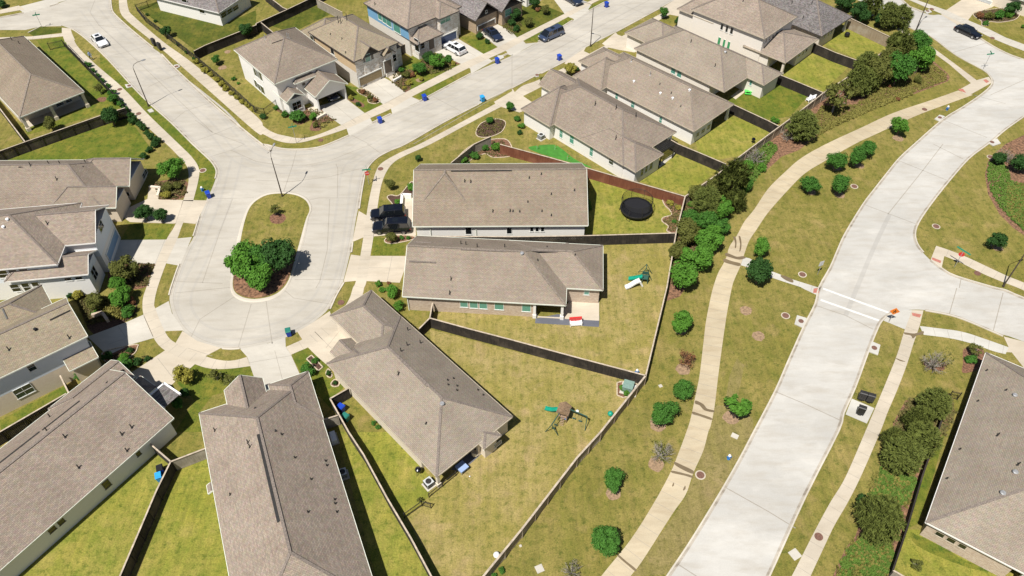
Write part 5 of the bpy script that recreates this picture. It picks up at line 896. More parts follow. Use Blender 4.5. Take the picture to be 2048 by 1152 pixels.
sh = [(10, 1090, 35, 72, 'shrubb', 'clipped hedge block by the pinkish brick corner'), (10, 1140, 148, 58, 'ball', 'clipped round hedge ball below the hedge block'), (10, 1010, 10, 35, 'shrubb', 'bright shrub left of the clipped hedge block'), (10, 410, 660, 75, 'shrub', 'largest shrub on the lawn below the small planter box'), (10, 470, 580, 38, 'shrub', 'small shrub inside the stone planter box'), (10, 580, 680, 30, 'shrubd', 'dark shrub in the upper of the two stone rings'), (10, 632, 755, 26, 'shrubd', 'greyish rosette plant in the lower of the two stone rings'),
      (10, 430, 760, 35, 'shruby', 'yellowish shrub at the roof edge by the left driveway'), (10, 940, 1080, 28, 'shrub', 'upper small shrub along the angled tan house flank'), (10, 975, 1115, 28, 'shrub', 'lower small shrub along the angled tan house flank'), (10, 780, 310, 38, 'shrub', 'green shrub in the stone edged front bed'), (10, 830, 290, 30, 'shrubr', 'reddish shrub in the stone edged front bed'), (6, 1245, 345, 45, 'shrubb', 'bright shrub by the small front patio'), (6, 1130, 460, 35, 'shrubb', 'upper low shrub beside the white planter wall'), (6, 1120, 500, 28, 'shrubb', 'lower low shrub beside the white planter wall'), (6, 1165, 748, 25, 'shrub', 'first small shrub in the curved bed under the black vehicles'), (6, 1215, 750, 25, 'shrub', 'second small shrub in the curved bed under the black vehicles'),
      (6, 1060, 1110, 20, 'shrubr', 'little red flowering bush by the driveway of the pinkish brick house'), (6, 980, 1120, 35, 'shrubb', 'bright bush at the left of the red flowers'), (6, 1750, 95, 48, 'shrub', 'shrub in the fence corner bed, third from the right'), (6, 1660, 130, 42, 'shrubb', 'lowest shrub in the fence corner bed'), (6, 1835, 25, 42, 'shrub', 'shrub in the fence corner bed, second from the right'), (6, 1915, 25, 45, 'shrubb', 'rightmost bright shrub in the fence corner bed'), (6, 1695, 165, 30, 'shrubd', 'small shrub at the tip of the fence corner bed'),
      (2, 330, 930, 80, 'shrub', 'widest shrub under the window of the open garage house'), (2, 455, 930, 45, 'shrubb', 'tall light shrub by the front steps of the open garage house'), (2, 470, 1000, 35, 'shrubo', 'olive shrub at the corner of the bed by the open garage house'), (2, 230, 915, 38, 'shrub', 'shrub left of the widest one under the window'), (2, 160, 860, 30, 'shrub', 'shrub at the iron fence end by the white wall'), (2, 55, 930, 38, 'shrubd', 'dark shrub at the foot of the iron fence'), (2, 760, 785, 28, 'shruby', 'yellowish shrub in the bed right of the open garage'), (2, 820, 830, 30, 'shrubd', 'dark shrub at the end of the bed right of the open garage'), (2, 850, 735, 28, 'shrubr', 'brownish shrub at the top of the curved red bed'), (2, 910, 775, 28, 'shrubo', 'olive shrub in the middle of the curved red bed'), (2, 955, 800, 28, 'shrubr', 'reddish shrub at the foot of the curved red bed'),
      (2, 1200, 600, 45, 'shrubo', 'olive shrub in the bed beside the pale front slab'), (2, 1220, 660, 38, 'shruby', 'yellow shrub at the lower end of the bed by the pale slab'), (2, 1160, 560, 32, 'shrub', 'green shrub nearest the stone front of the olive roofed house'), (2, 1250, 600, 32, 'shrubr', 'brown shrub in the middle of the front bed'), (2, 1320, 630, 28, 'shruby', 'small flowering shrub in the white stone ring'), (2, 1540, 470, 45, 'shrub', 'shrub next to the driveway of the blue sided house'), (2, 1580, 505, 30, 'shruby', 'small yellow shrub at the driveway edge of the blue sided house'), (2, 1510, 510, 30, 'shrubo', 'low olive shrub under the bright tree by the white vehicle'), (2, 1190, 700, 22, 'shruby', 'smallest yellow shrub at the sidewalk end of the bed'),
      (2, 1790, 290, 40, 'shrubd', 'dark low hedge along the driveway with the dark car'), (2, 1850, 330, 30, 'shrubd', 'dark hedge end beside the dark car nose'), (3, 30, 230, 40, 'shrubd', 'dark shrub in the shaded bed of the brown brick house'), (3, 0, 180, 40, 'shrubd', 'dark shrub nearest the brown brick window'), (3, 205, 75, 28, 'shrubr', 'pinkish shrub along the kerbed bed'), (3, 1040, 300, 48, 'shrubb', 'low bright hedge in front of the third row house'), (3, 1090, 285, 35, 'shrub', 'low hedge end near the third row house'), (3, 540, 600, 38, 'shrubr', 'red brown shrub in the bed by the second white brick house'), (3, 545, 660, 30, 'shrubr', 'lower red brown shrub by the second white brick house'), (3, 520, 555, 28, 'shrubd', 'dark shrub behind the yellow green tree'),
      (3, 40, 950, 35, 'shrub', 'upper hedge shrub beside the first white brick house'), (3, 75, 1005, 38, 'shrubb', 'lower hedge shrub beside the first white brick house'), (3, 60, 1060, 30, 'shrubd', 'dark shrub at the lower end of the side hedge'), (4, 1695, 125, 38, 'shrubr', 'red leaved shrub in the top right bed'), (4, 1770, 130, 45, 'shrubo', 'olive shrub in the top right bed'), (4, 1850, 120, 55, 'shrub', 'largest green shrub in the top right bed'), (4, 1930, 110, 50, 'shrubb', 'bright shrub at the right of the top right bed'), (4, 1740, 185, 32, 'shrub', 'small shrub in the stone ring of the top right bed'), (4, 2040, 212, 20, 'ball', 'tiny round shrub at the right edge lawn'),
      (5, 1340, 350, 62, 'shrubo', 'upper olive shrub in the bed by the junction house'), (5, 1420, 330, 48, 'shrubo', 'right olive shrub in the bed by the junction house'), (5, 1330, 410, 48, 'shruby', 'yellow shrub in the bed by the junction house'), (9, 1010, 190, 78, 'shrub', 'wide low shrub at the edge of the dense garden'), (9, 760, 200, 32, 'shrubb', 'little pale leaved shrub in the shaded part of the dense garden'), (9, 1050, 110, 45, 'shrubr', 'reddish shrub inside the stone curve of the dense garden'), (9, 620, 60, 60, 'shruby', 'yellow green shrub between the two left houses'), (9, 560, 60, 38, 'shrubd', 'dark conifer shrub in the gap by the white house'), (9, 1040, 495, 38, 'shrubd', 'low dark shrub in the small curved bed'), (9, 1100, 590, 45, 'shrubd', 'dark shrub row along the lower left driveway, left one'), (9, 1180, 565, 32, 'shrubd', 'dark shrub row along the lower left driveway, right one'),
      (7, 600, 470, 45, 'shrubb', 'bright shrub in the notch of the white brick house'), (7, 620, 510, 30, 'shrub', 'small shrub at the lower side of the notch'), (7, 1270, 470, 38, 'shruby', 'yellow blooming shrub in the trampoline corner bed'), (7, 1335, 510, 32, 'shruby', 'small yellowish shrub by the fence in the trampoline corner bed'), (7, 1300, 620, 25, 'shrub', 'small green shrub in the lower trampoline corner bed'), (11, 885, 800, 40, 'ball', 'clipped hedge left of the green utility box'), (11, 915, 845, 34, 'ball', 'clipped hedge below the green utility box'),
      (14, 1970, 1110, 38, 'shrub', 'shrub at the bottom edge right of the slanting fence'), (14, 1910, 1150, 30, 'shrub', 'second shrub at the bottom edge right of the slanting fence'), (14, 1310, 540, 28, 'wisp', 'thin weed like bush at the iron gate'), (7, 1890, 170, 60, 'shrubb', 'bright low shrub on the bank behind the yards'), (7, 2000, 190, 50, 'shrubb', 'low shrub on the bank close to the path edge'), (7, 1430, 480, 35, 'shrubb', 'small bright shrub at the fence post corner'), (4, 55, 965, 40, 'shrubb', 'shrub in the right corner of the third small yard'), (4, 970, 690, 22, 'shrubr', 'small rust shrub on the open planted bank'), (4, 1040, 790, 25, 'shrubr', 'rust shrub at the lower edge of the planted bank'), (4, 1200, 640, 45, 'shrubo', 'low olive shrub on the right part of the planted bank'), (4, 650, 50, 40, 'shrubd', 'dark hedge over the top edge'),
      (1, 1870, 630, 24, 'shrub', 'small shrub by the white wall in the strip yard'), (1, 1905, 665, 18, 'shrubb', 'tiny shrub below the small one in the strip yard'), (1, 10, 30, 50, 'shrubd', 'dark shrub at the far upper left corner')]
for k, x, y, h, kd, lb in sh: plant(kd, k, x, y, h, lb, 'garden shrubs')
def row(kd, k, pts, n, h, where, grp):
    P = [Vector(p) for p in pts]; L = [0]
    for i in range(len(P)-1): L.append(L[-1]+(P[i+1]-P[i]).length)
    od = ['first', 'second', 'third', 'fourth', 'fifth', 'sixth', 'seventh', 'eighth', 'ninth', 'tenth', 'eleventh', 'twelfth', 'thirteenth', 'fourteenth', 'fifteenth', 'sixteenth', 'seventeenth', 'eighteenth', 'nineteenth', 'twentieth']
    for i in range(n):
        d = L[-1]*i/(n-1); j = max(q for q in range(len(L)) if L[q] <= d+1e-6); j = min(j, len(P)-2); t = (d-L[j])/(L[j+1]-L[j]); p = P[j].lerp(P[j+1], t)
        plant(kd, k, p.x+random.uniform(-6, 6), p.y+random.uniform(-6, 6), h*random.uniform(.8, 1.25), f'{od[i]} {where}', grp)
row('shruby', 1, [(1565, 490), (1700, 610), (1860, 760), (2030, 870)], 12, 30, 'yellow green bush from the top along the black iron fence', 'bushes along the iron fence')
row('shrub', 1, [(700, 515), (770, 590), (870, 700), (930, 800), (1000, 870)], 9, 34, 'dark green hedge plant from the top beside the left sidewalk', 'upper hedge beside the left sidewalk')
row('shrubd', 1, [(1010, 880), (1060, 950), (1150, 1030), (1250, 1130)], 8, 40, 'hedge plant from the top below the left fence corner', 'lower hedge beside the left sidewalk')
row('shrubd', 5, [(1240, 0), (1190, 60), (1150, 90)], 3, 42, 'hedge plant from the top behind the junction house', 'hedge behind the junction house')
row('shrubd', 1, [(1180, 110), (1300, 240), (1450, 380), (1550, 470)], 7, 20, 'low dark bush from the top along the shadowed fence strip', 'bushes along the shadowed fence strip')
for k, x, y, h, kd, lb in [(7, 1320, 860, 85, 'olive', 'olive tree pressed against the fence beside the small slide lawn'), (7, 1680, 660, 80, 'green', 'green tree leaning towards the path below the bright one'), (7, 1440, 600, 85, 'green', 'green tree behind the fence corner pine'), (7, 1640, 330, 80, 'olive', 'olive tree left of the big olive pine'), (7, 1880, 330, 60, 'green', 'low green tree right of the big olive pine'), (4, 980, 450, 90, 'olive', 'olive tree at the back of the planted bank against the fence'), (4, 830, 640, 80, 'pine', 'low pine in front of the full green tree'), (4, 1130, 420, 80, 'wisp', 'wispy tree between the two bright trees of the planted bank'), (4, 680, 720, 70, 'olive', 'olive tree under the dark pine at the yard corner')]: plant(kd, k, x, y, h, lb, g2)
# ground covers (uncountable)
def cover(name, label, spec, mat, n, h, seed, cat='ground cover'):
    poly = [Vector((p.x, p.y)) for p in GP(spec)]; rg = random.Random(seed); m = MB()
    xs = [p.x for p in poly]; ys = [p.y for p in poly]
    def inside(x, y):
        c = False; j = len(poly)-1
        for i in range(len(poly)):
            if (poly[i].y > y) != (poly[j].y > y) and x < (poly[j].x-poly[i].x)*(y-poly[i].y)/(poly[j].y-poly[i].y)+poly[i].x: c = not c
            j = i
        return c
    k = 0
    while k < n:
        x, y = rg.uniform(min(xs), max(xs)), rg.uniform(min(ys), max(ys))
        if not inside(x, y): continue
        k += 1; hh = h*rg.uniform(.4, 1.1); c = Vector((x, y, 0))
        for j in range(5):
            d = rdir(rg); d.z = abs(d.z)+.2; d.normalize(); s = d.orthogonal().normalized()*hh*.3; b = c+Vector((d.x*hh*.4, d.y*hh*.4, hh*rg.uniform(.2, .7))); m.face([b-s, b+d*hh*.2, b+s, b-d*hh*.35+Vector((0, 0, .02))])
    o = m.build(name, [mat]); tag(o, label, cat, kind='stuff')
cover('ground_cover', 'dense bright green ground cover between the right pines', [(16, [(900, 280), (1180, 370), (1170, 440), (1150, 470), (1120, 560), (1060, 590), (1000, 570), (930, 560), (850, 560), (800, 500), (860, 460), (850, 390), (890, 350)])], 'cover_green', 6000, .3, 1); cover('ground_cover', 'olive tufts through the ground cover between the right pines', [(16, [(860, 250), (1200, 340), (1120, 620), (780, 520)])], 'cover_olive', 220, .5, 11)
cover('ground_cover', 'bright green ground cover at the bottom right of the parkway', [(16, [(740, 850), (800, 880), (900, 860), (980, 890), (990, 940), (1010, 980), (980, 1060), (960, 1152), (930, 1300), (500, 1300), (560, 1152), (590, 1080), (570, 1040), (640, 990), (620, 950), (680, 910)])], 'cover_green', 12000, .3, 2); cover('ground_cover', 'olive tufts through the ground cover at the bottom right', [(16, [(680, 840), (1010, 860), (1000, 1050), (920, 1300), (480, 1300), (570, 1040)])], 'cover_olive', 330, .5, 12); cover('ground_cover', 'ragged undergrowth round the big pines by the right sidewalk', [(12, [(1450, 850), (1120, 900), (1010, 1080), (1000, 1180), (1420, 1180), (1500, 1000)]), (16, [(1380, 0), (1240, 320), (900, 260), (960, 60)])][:1], 'cover_mix', 900, .5, 13)
cover('ground_cover', 'mixed green ground cover on the far side of the parkway', [(8, [(1760, 150), (1850, 120), (1920, 200), (1940, 300), (2400, 400), (2400, 860), (2048, 700), (1960, 620), (1860, 520), (1780, 380), (1750, 250)])], 'cover_green', 5000, .38, 3)
cover('ground_cover', 'yellowish low plants over the far ground cover', [(8, [(1900, 320), (2400, 300), (2400, 860), (2048, 700), (1900, 540)])], 'cover_olive', 4500, .35, 4)
cover('ground_cover', 'sparse olive and rust plants covering the planted bank', [(4, [(1000, 620), (1120, 520), (1300, 500), (1430, 600), (1420, 650), (1150, 750), (850, 860), (600, 970), (380, 1080), (200, 1150), (430, 850), (700, 840)])], 'cover_olive', 6000, .35, 5)
cover('ground_cover', 'green low plants on the bank behind the yards', [(7, [(1720, 220), (2048, -20), (2130, 30), (1860, 420), (1780, 200)]), ], 'cover_green', 1500, .45, 6)
cover('ground_cover', 'low plants along the lower edge of the planted bank', [(4, [(1140, 730), (1160, 760), (850, 875), (600, 985), (400, 1085), (380, 1050), (600, 930), (850, 830)])], 'cover_olive', 1200, .5, 7)
cover('ground_cover', 'low plants in the dense garden left of the bulb', [(9, [(700, 60), (900, 90), (1060, 90), (1080, 190), (1000, 260), (900, 240), (740, 150)])], 'cover_olive', 900, .5, 8)

for lb, sp, n in [('low mixed plants in the front bed under the open garage house', [(2, [(130, 860), (260, 940), (340, 1000), (450, 960), (520, 1040), (650, 960), (480, 870), (250, 870)])], 500), ('low mixed plants in the front bed of the olive roofed house', [(2, [(1110, 560), (1250, 560), (1400, 600), (1560, 560), (1560, 460), (1420, 430), (1330, 480), (1230, 620), (1240, 690), (1190, 740), (1090, 665)])], 1500),
    ('low plants in the dark bed of the brown brick house', [(3, [(0, 100), (90, 160), (60, 250), (0, 280), (-80, 220)])], 500), ('low plants in the bed by the white two storey house', [(5, [(880, 960), (1060, 950), (1240, 960), (1180, 1140), (900, 1150)])], 900), ('low plants in the bed by the junction house', [(5, [(1240, 310), (1480, 290), (1500, 400), (1400, 450), (1270, 440)])], 700),
    ('low plants in the shaded dense garden', [(9, [(560, 60), (700, 30), (900, 90), (750, 200), (900, 260), (700, 300), (620, 120)])], 1100), ('low plants in the bed beside the angled tan house', [(10, [(720, 285), (760, 258), (850, 262), (980, 170), (900, 330), (800, 400)])], 400), ('low plants in the fence corner bed', [(6, [(1660, 190), (1720, 130), (1830, 80), (1900, 110), (2020, 95), (1980, -30), (1750, 0), (1610, 130)])], 350),
    ('low plants in the trampoline corner bed', [(7, [(1215, 440), (1360, 460), (1330, 700), (1240, 700), (1250, 660), (1200, 620), (1275, 570), (1260, 530)])], 350), ('low plants in the top right bed', [(4, [(1640, 120), (1700, 90), (2000, 60), (1990, 150), (1860, 180), (1770, 175)])], 500), ('low plants round the oval stone ringed bed', [(2, [(1760, 1060), (1800, 990), (1900, 955), (1980, 965), (1995, 1000), (1960, 1060), (1860, 1100), (1780, 1095)])], 260),
    ('low growth under the trees of the mulch strip', [(7, [(1260, 1120), (1330, 740), (1390, 450), (1700, 240), (1780, 460), (1640, 700), (1540, 880), (1400, 1120)])], 2500), ('low plants by the lower left driveway', [(9, [(1050, 660), (1200, 560), (1180, 540), (900, 600), (860, 560), (1080, 470), (1060, 540), (930, 600)])], 260), ('low plants in the curved red bed', [(2, [(810, 720), (880, 720), (990, 800), (960, 830), (900, 820), (890, 780), (830, 750)])], 160)]:
    cover('bed_planting', lb, sp, 'cover_mix', n, .32, n, 'bed planting')
# ================= VEHICLES =================
def car(kind, label, front, rear, body, L=4.7, W=1.85, H=1.45, name='parked_car', cat='car', grp='vehicles'):
    """front / rear: ground points of the ends of the vehicle"""
    f, r = Vector(front), Vector(rear); d = (f-r).normalized(); c = (f+r)/2
    root = thing(name, label, cat, (c.x, c.y, 0), math.atan2(d.y, d.x), grp)
    P = {'sedan': [(-.5, .30, .78, 1), (-.49, .24, .86, .93), (-.40, .2, .93, 1), (-.30, .2, .94, 1), (-.10, .2, .94, 1), (.12, .2, .93, 1), (.26, .2, .88, 1), (.40, .2, .80, .98), (.47, .22, .70, .92), (.5, .32, .58, .8)],
         'suv': [(-.5, .35, .95, .95), (-.49, .28, 1.02, .96), (-.40, .25, 1.05, 1), (-.30, .25, 1.05, 1), (-.10, .25, 1.04, 1), (.12, .25, 1.03, 1), (.26, .25, 1.00, 1), (.40, .25, .94, .98), (.47, .27, .86, .93), (.5, .38, .70, .82)]}[kind if kind in ('sedan',) else 'suv']
    m = MB(); rings = []
    for x, z0, z1, wf in P:
        w_ = W/2*wf; rings.append([(x*L, -w_*.92, z0), (x*L, -w_, z0+.12), (x*L, -w_, z1*.62), (x*L, -w_*.93, z1-.05), (x*L, -w_*.7, z1), (x*L, w_*.7, z1), (x*L, w_*.93, z1-.05), (x*L, w_, z1*.62), (x*L, w_, z0+.12), (x*L, w_*.92, z0)])
    m.loft(rings); m.build('body', [body], root, smooth_=False)
    cab = {'sedan': (-.40, -.27, .06, .23, .86), 'suv': (-.49, -.43, .10, .25, 1.0), 'van': (-.49, -.44, .20, .38, 1.0), 'pickup': (-.10, -.07, .14, .26, 1.0)}[kind]
    a0, a1, b1, b0, zb = cab; wb, wt = W/2*.93, W/2*.72
    def ring(x, z, w_): return [(x*L, -w_, z), (x*L, w_, z)]
    g = MB(); zb -= .06
    base = [Vector((a0*L, -wb, zb)), Vector((b0*L, -wb, zb)), Vector((b0*L, wb, zb)), Vector((a0*L, wb, zb))]
    topp = [Vector((a1*L, -wt, H-.05)), Vector((b1*L, -wt, H-.05)), Vector((b1*L, wt, H-.05)), Vector((a1*L, wt, H-.05))]
    for i in range(4): j = (i+1) % 4; g.face([base[i], base[j], topp[j], topp[i]])
    g.build('window_glass', ['glass_dark'], root)
    m = MB(); q = [v.copy() for v in topp]; n = 5; rr = []
    for i in range(n+1):
        t = i/n; x = topp[0].x*(1-t)+topp[1].x*t; z = H-.06+.06*math.sin(pi*t)**.5 if 0 < t < 1 else H-.05
        rr.append([(x, -wt*1.02, H-.07), (x, -wt*.8, z), (x, wt*.8, z), (x, wt*1.02, H-.07), (x, 0, H-.09)])
    m.loft(rr)
    for i in range(4):
        m.beam(base[i], topp[i], .05, .05)
    for y in (-1, 1):
        for t in (.42, .72): m.beam(base[0].lerp(base[1], t)*1+Vector((0, (1+y)*wb if y > 0 else 0, 0)), topp[0].lerp(topp[1], t)+Vector((0, (1+y)*wt if y > 0 else 0, 0)), .06, .05)
    m.build('roof', [body], root)
    if kind in ('suv', 'van', 'sedan'):
        s = MB(); s.box(((b1*.6+a1*.4)*L, 0, H+.004), (.75, .75, .02)); s.build('sunroof', ['glass_dark'], root)
    if kind == 'pickup':
        s = MB(); s.box((-.3*L, 0, 1.0), (.36*L, W*.8, .1)); s.build('truck_bed', ['black'], root)
    for sx in (-.31, .31):
        for sy in (-1, 1):
            w_ = MB(); w_.tube([(sx*L, sy*W*.5-.11*sy, .34), (sx*L, sy*W*.5+.015*sy, .34)], .35, 14); t = w_.build('wheel', ['rubber'], root)
            w_ = MB(); w_.tube([(sx*L, sy*W*.5, .34), (sx*L, sy*W*.5+.03*sy, .34)], .21, 10); w_.build('rim', ['rim'], t)
    for sy in (-1, 1):
        s = MB(); s.box((.478*L, sy*W*.36, P[-2][2]-.13), (.16, .38, .13)); s.build('headlight', ['lens'], root)
        s = MB(); s.box((-.49*L, sy*W*.40, P[0][2]-.1), (.12, .26, .16)); s.build('tail_light', ['tail'], root)
        s = MB(); s.box(((b0-.03)*L, sy*(W/2+.08), zb+.12), (.14, .2, .13)); s.build('mirror', [body], root)
    s = MB(); s.box((-.50*L, 0, .58), (.03, .5, .13)); s.build('number_plate', ['sign_back'], root); s = MB(); s.box((.5*L, 0, .48), (.04, W*.5, .14)); s.build('grille', ['black'], root)
    return root
car('sedan', 'white saloon car driving down the left street', G(1, 845, 385), G(1, 765, 305), 'paint_white', name='white_car')
car('suv', 'white hatchback style vehicle backed out on the driveway of the blue sided house', G(2, 1530, 375), G(2, 1650, 440), 'paint_white', 4.7, 1.9, 1.65, cat='car')
car('sedan', 'very dark rounded car on the driveway of the brown brick house', G(2, 1950, 335), G(2, 1845, 255), 'paint_navy', 4.7)
car('van', 'blue grey people carrier parked against the kerb of the upper street', G(3, 250, 325), G(3, 375, 270), 'paint_blue', 5.1, 2.0, 1.78, name='parked_van', cat='van')
car('suv', 'dark blue vehicle cut by the top edge on a driveway', G(3, 530, 42), G(3, 425, -20), 'paint_navy', 5.3, 2.0, 1.85, cat='truck', name='parked_truck')
car('sedan', 'black saloon car on the top right street', G(4, 1670, 310), G(4, 1515, 240), 'paint_black', 4.8, name='black_car')
car('suv', 'upper of two black vehicles side by side on the driveway', G(6, 950, 590), G(6, 1170, 575), 'paint_black', 5.0, 1.98, 1.75)
car('pickup' if False else 'suv', 'lower and longer of two black vehicles side by side on the driveway', G(6, 960, 690), G(6, 1220, 685), 'paint_black', 5.4, 2.0, 1.85)
c0_ = G(2, 560, 800); car('sedan', 'dark car just visible inside the open double garage', G(2, 625, 800), G(2, 560, 735), 'paint_navy', 4.4)
# ================= STREET THINGS =================
def bin_(k, x, y, label, mat='bin_blue', lid=None, rz=.5, grp='wheeled bins at the kerb'):
    p = G(k, x, y); r = thing('wheeled_bin', label, 'bin', p, rz, grp); m = MB()
    m.loft([[(-.24, -.27, .08), (.24, -.27, .08), (.24, .27, .08), (-.24, .27, .08)], [(-.31, -.36, 1.0), (.31, -.36, 1.0), (.31, .38, 1.0), (-.31, .38, 1.0)]]); m.build('body', [mat], r)
    m = MB(); m.loft([[(-.34, -.39, 1.0), (.34, -.39, 1.0), (.34, .42, 1.0), (-.34, .42, 1.0)], [(-.3, -.3, 1.1), (.3, -.3, 1.1), (.3, .36, 1.1), (-.3, .36, 1.1)]]); m.build('lid', [lid or mat], r)
    for s in (-1, 1): m = MB(); m.tube([(s*.26, .33, .13), (s*.32, .33, .13)], .13, 10); m.build('wheel', ['rubber'], r)
    m = MB(); m.beam((-.26, .44, .95), (.26, .44, .95), .04, .04); m.build('handle', [mat], r)
for a in [(2, 1350, 805, 'blue bin with a little litter beside it, at the end of the long verge strip'), (2, 995, 985, 'blue bin in front of the double driveway grass oval'), (2, 1812, 812, 'light blue bin across the street on the near verge', 'bin_light', 'bin_light'), (2, 1930, 508, 'blue bin beside the kerb inlet below the white vehicle'), (3, 378, 482, 'blue bin in the road near the yellow green tree'), (3, 755, 58, 'blue bin by the far verge near the top edge'), (5, 1675, 430, 'blue bin beside the hydrant at the junction corner'), (10, 268, 380, 'blue bin with green lid on the cul-de-sac edge', 'bin_blue', 'bin_green', .3)]: bin_(*a)
bin_(10, 690, 985, 'dark blue bin inside the yard gate', 'bin_blue', 'bin_blue', 1.0, 'bins inside the side yard'); bin_(10, 725, 1060, 'green bin inside the yard below the blue one', 'bin_green', 'bin_green', 1.0, 'bins inside the side yard')
bin_(13, 1300, 325, 'blue bin with dark lid at the fence corner', 'bin_blue', 'tramp_blue', .4, 'bins by the fence corner'); bin_(13, 1290, 385, 'light blue bin at the fence corner', 'bin_light', 'bin_light', .4, 'bins by the fence corner')
def lamp(k, x, y, label, ang, H=7.0, arm=1.7):
    p = G(k, x, y); r = thing('street_lamp', label, 'street lamp', p, R(ang), 'street lamps'); m = MB(); m.tube([(0, 0, 0), (0, 0, H)], [.10, .055], 10); m.build('pole', ['pole'], r)
    m = MB(); m.cyl((0, 0, 0), .17, .35, 10, r2=.13); m.build('base', ['pole'], r)
    m = MB(); m.tube([(0, 0, H), (.05, 0, H+.35), (.35, 0, H+.7), (.9, 0, H+.85), (arm, 0, H+.85)], .035, 6); m.build('arm', ['pole'], r)
    m = MB(); m.loft([[(arm-.1, -.08, H+.8), (arm-.1, .08, H+.8), (arm-.1, .08, H+.92), (arm-.1, -.08, H+.92)], [(arm+.2, -.17, H+.78), (arm+.2, .17, H+.78), (arm+.2, .12, H+.95), (arm+.2, -.12, H+.95)], [(arm+.6, -.1, H+.8), (arm+.6, .1, H+.8), (arm+.6, .07, H+.9), (arm+.6, -.07, H+.9)]]); h_ = m.build('lamp_head', ['metal_grey'], r)
    m = MB(); m.box((arm+.22, 0, H+.77), (.35, .2, .04)); m.build('lens', ['lamp_lens'], h_)
lamp(1, 1190, 850, 'street lamp beside the left street with its arm over the road', 40); lamp(6, 212, 422, 'street lamp at the tip of the island', 85); lamp(3, 628, 370, 'street lamp on the small verge of the upper street', 150, 7.2); lamp(4, 1180, 250, 'street lamp of the top right street, cut by the top edge', 45, 8); lamp(8, 1880, 1140, 'street lamp at the right edge by the crossing road', 20, 8)
def sign(k, x, y, label, blades=(), plate=None, H=2.6, rz=0, name='street_sign'):
    p = G(k, x, y); r = thing(name, label, 'sign', p, rz, 'signs'); m = MB(); m.tube([(0, 0, 0), (0, 0, H)], .035, 8); m.build('pole', ['metal_grey'], r)
    for i, (a, L, mt) in enumerate(blades): m = MB(); m.box((0, 0, H+.1+i*.25), (L, .03, .22), R(a)); m.build('name_blade', [mt], r)
    if plate:
        kind, mt, zz = plate; m = MB()
        if kind == 'oct': q = [(.38*cos(pi/8+i*pi/4), .38*sin(pi/8+i*pi/4)) for i in range(8)]
        elif kind == 'dia': q = [(.6, 0), (0, .6), (-.6, 0), (0, -.6)]
        else: q = [(.33, .4), (-.33, .4), (-.33, -.4), (.33, -.4)]
        m.loft([[(a, -.06, zz+b) for a, b in q], [(a, -.03, zz+b) for a, b in q]]); pl_ = m.build('plate', [mt], r)
        if kind == 'oct':
            t = bpy.data.curves.new('lettering', 'FONT'); t.body = 'STOP'; t.size = .27; t.align_x = 'CENTER'; t.align_y = 'CENTER'; t.materials.append(MT['white'])
            o_ = bpy.data.objects.new('lettering_curve', t); COL.objects.link(o_); bpy.context.view_layer.update(); me_ = bpy.data.meshes.new_from_object(o_); bpy.data.objects.remove(o_)
            o = bpy.data.objects.new('lettering', me_); COL.objects.link(o); o.parent = pl_; o.location = (0, -.066, zz); o.rotation_euler = (pi/2, 0, 0)
    return r
sign(1, 340, 225, 'green street name sign on the top left corner grass', [(20, 1.3, 'sign_green'), (110, 1.1, 'sign_green')]); sign(2, 325, 1145, 'green street name sign by the curved sidewalk', [(20, 1.3, 'sign_green'), (100, 1.1, 'sign_green')], H=3)
sign(6, 905, 325, 'red stop sign under green name blades at the junction', [(0, 1.25, 'sign_green'), (90, 1.2, 'sign_green')], ('oct', 'red', 2.15), 2.7, R(10)); sign(4, 1718, 560, 'green crossed name blades on the verge tip at the top right', [(10, 1.4, 'sign_green'), (80, 1.2, 'sign_green')], None, 3.0)
sign(8, 1490, 985, 'name blades over the back of a red sign right of the parkway', [(-25, 1.9, 'sign_green')], ('oct', 'red', 2.3), 2.9, R(150)); sign(8, 395, 1045, 'grey backed small sign beside the crossing', [], ('rect', 'sign_back', 2.0), 2.3, R(200)); s_ = sign(12, 965, 275, 'orange diamond warning sign at the crossing corner', [], ('dia', 'orange', 2.1), 2.6, R(-8))
m = MB()
for q in [((0, .23), .09), ((.02, .02), .15), ((-.08, -.2), .1), ((.12, -.2), .1), ((-.16, .06), .08), ((.17, .1), .07)]: m.box((q[0][0], -.075, 2.1+q[0][1]), (q[1], .01, q[1]*1.5), rot=Matrix.Rotation(q[0][0]*2, 3, 'Y'))
m.build('worker_symbol', ['black'], s_)
def hyd(k, x, y, label):
    p = G(k, x, y); r = thing('fire_hydrant', label, 'hydrant', p, 0, 'hydrants'); m = MB(); m.cyl((0, 0, 0), .18, .08); m.cyl((0, 0, .08), .12, .5); m.tube([(-.26, 0, .42), (.26, 0, .42)], .075, 8); m.tube([(0, -.25, .38), (0, 0, .38)], .09, 8); m.build('body', ['hyd_blue'], r); m = MB(); m.tube([(0, 0, .58), (0, 0, .68), (0, 0, .8), (0, 0, .84)], [.15, .16, .1, .03], 12); m.build('cap', ['white'], r)
hyd(5, 1622, 375, 'white capped blue hydrant beside the blue bin at the junction'); hyd(15, 1732, 215, 'white capped blue hydrant on the lower verge of the parkway'); hyd(4, 1430, 880, 'white capped blue hydrant on the upper verge of the parkway'); hyd(11, 997, 685, 'small white topped standpipe at the end of the streaked fence')
def manhole(k, x, y, label, ring=True, r=.42, z=.03):
    p = G(k, x, y); rt = thing('manhole', label, 'manhole cover', p, 0, 'manhole covers'); m = MB(); m.cyl((0, 0, 0), r, z+.02, 20); m.build('cover', ['manhole'], rt)
    if ring: m = MB(); m.cyl((0, 0, 0), r*1.32, z, 24); m.build('collar', ['walk'], rt)
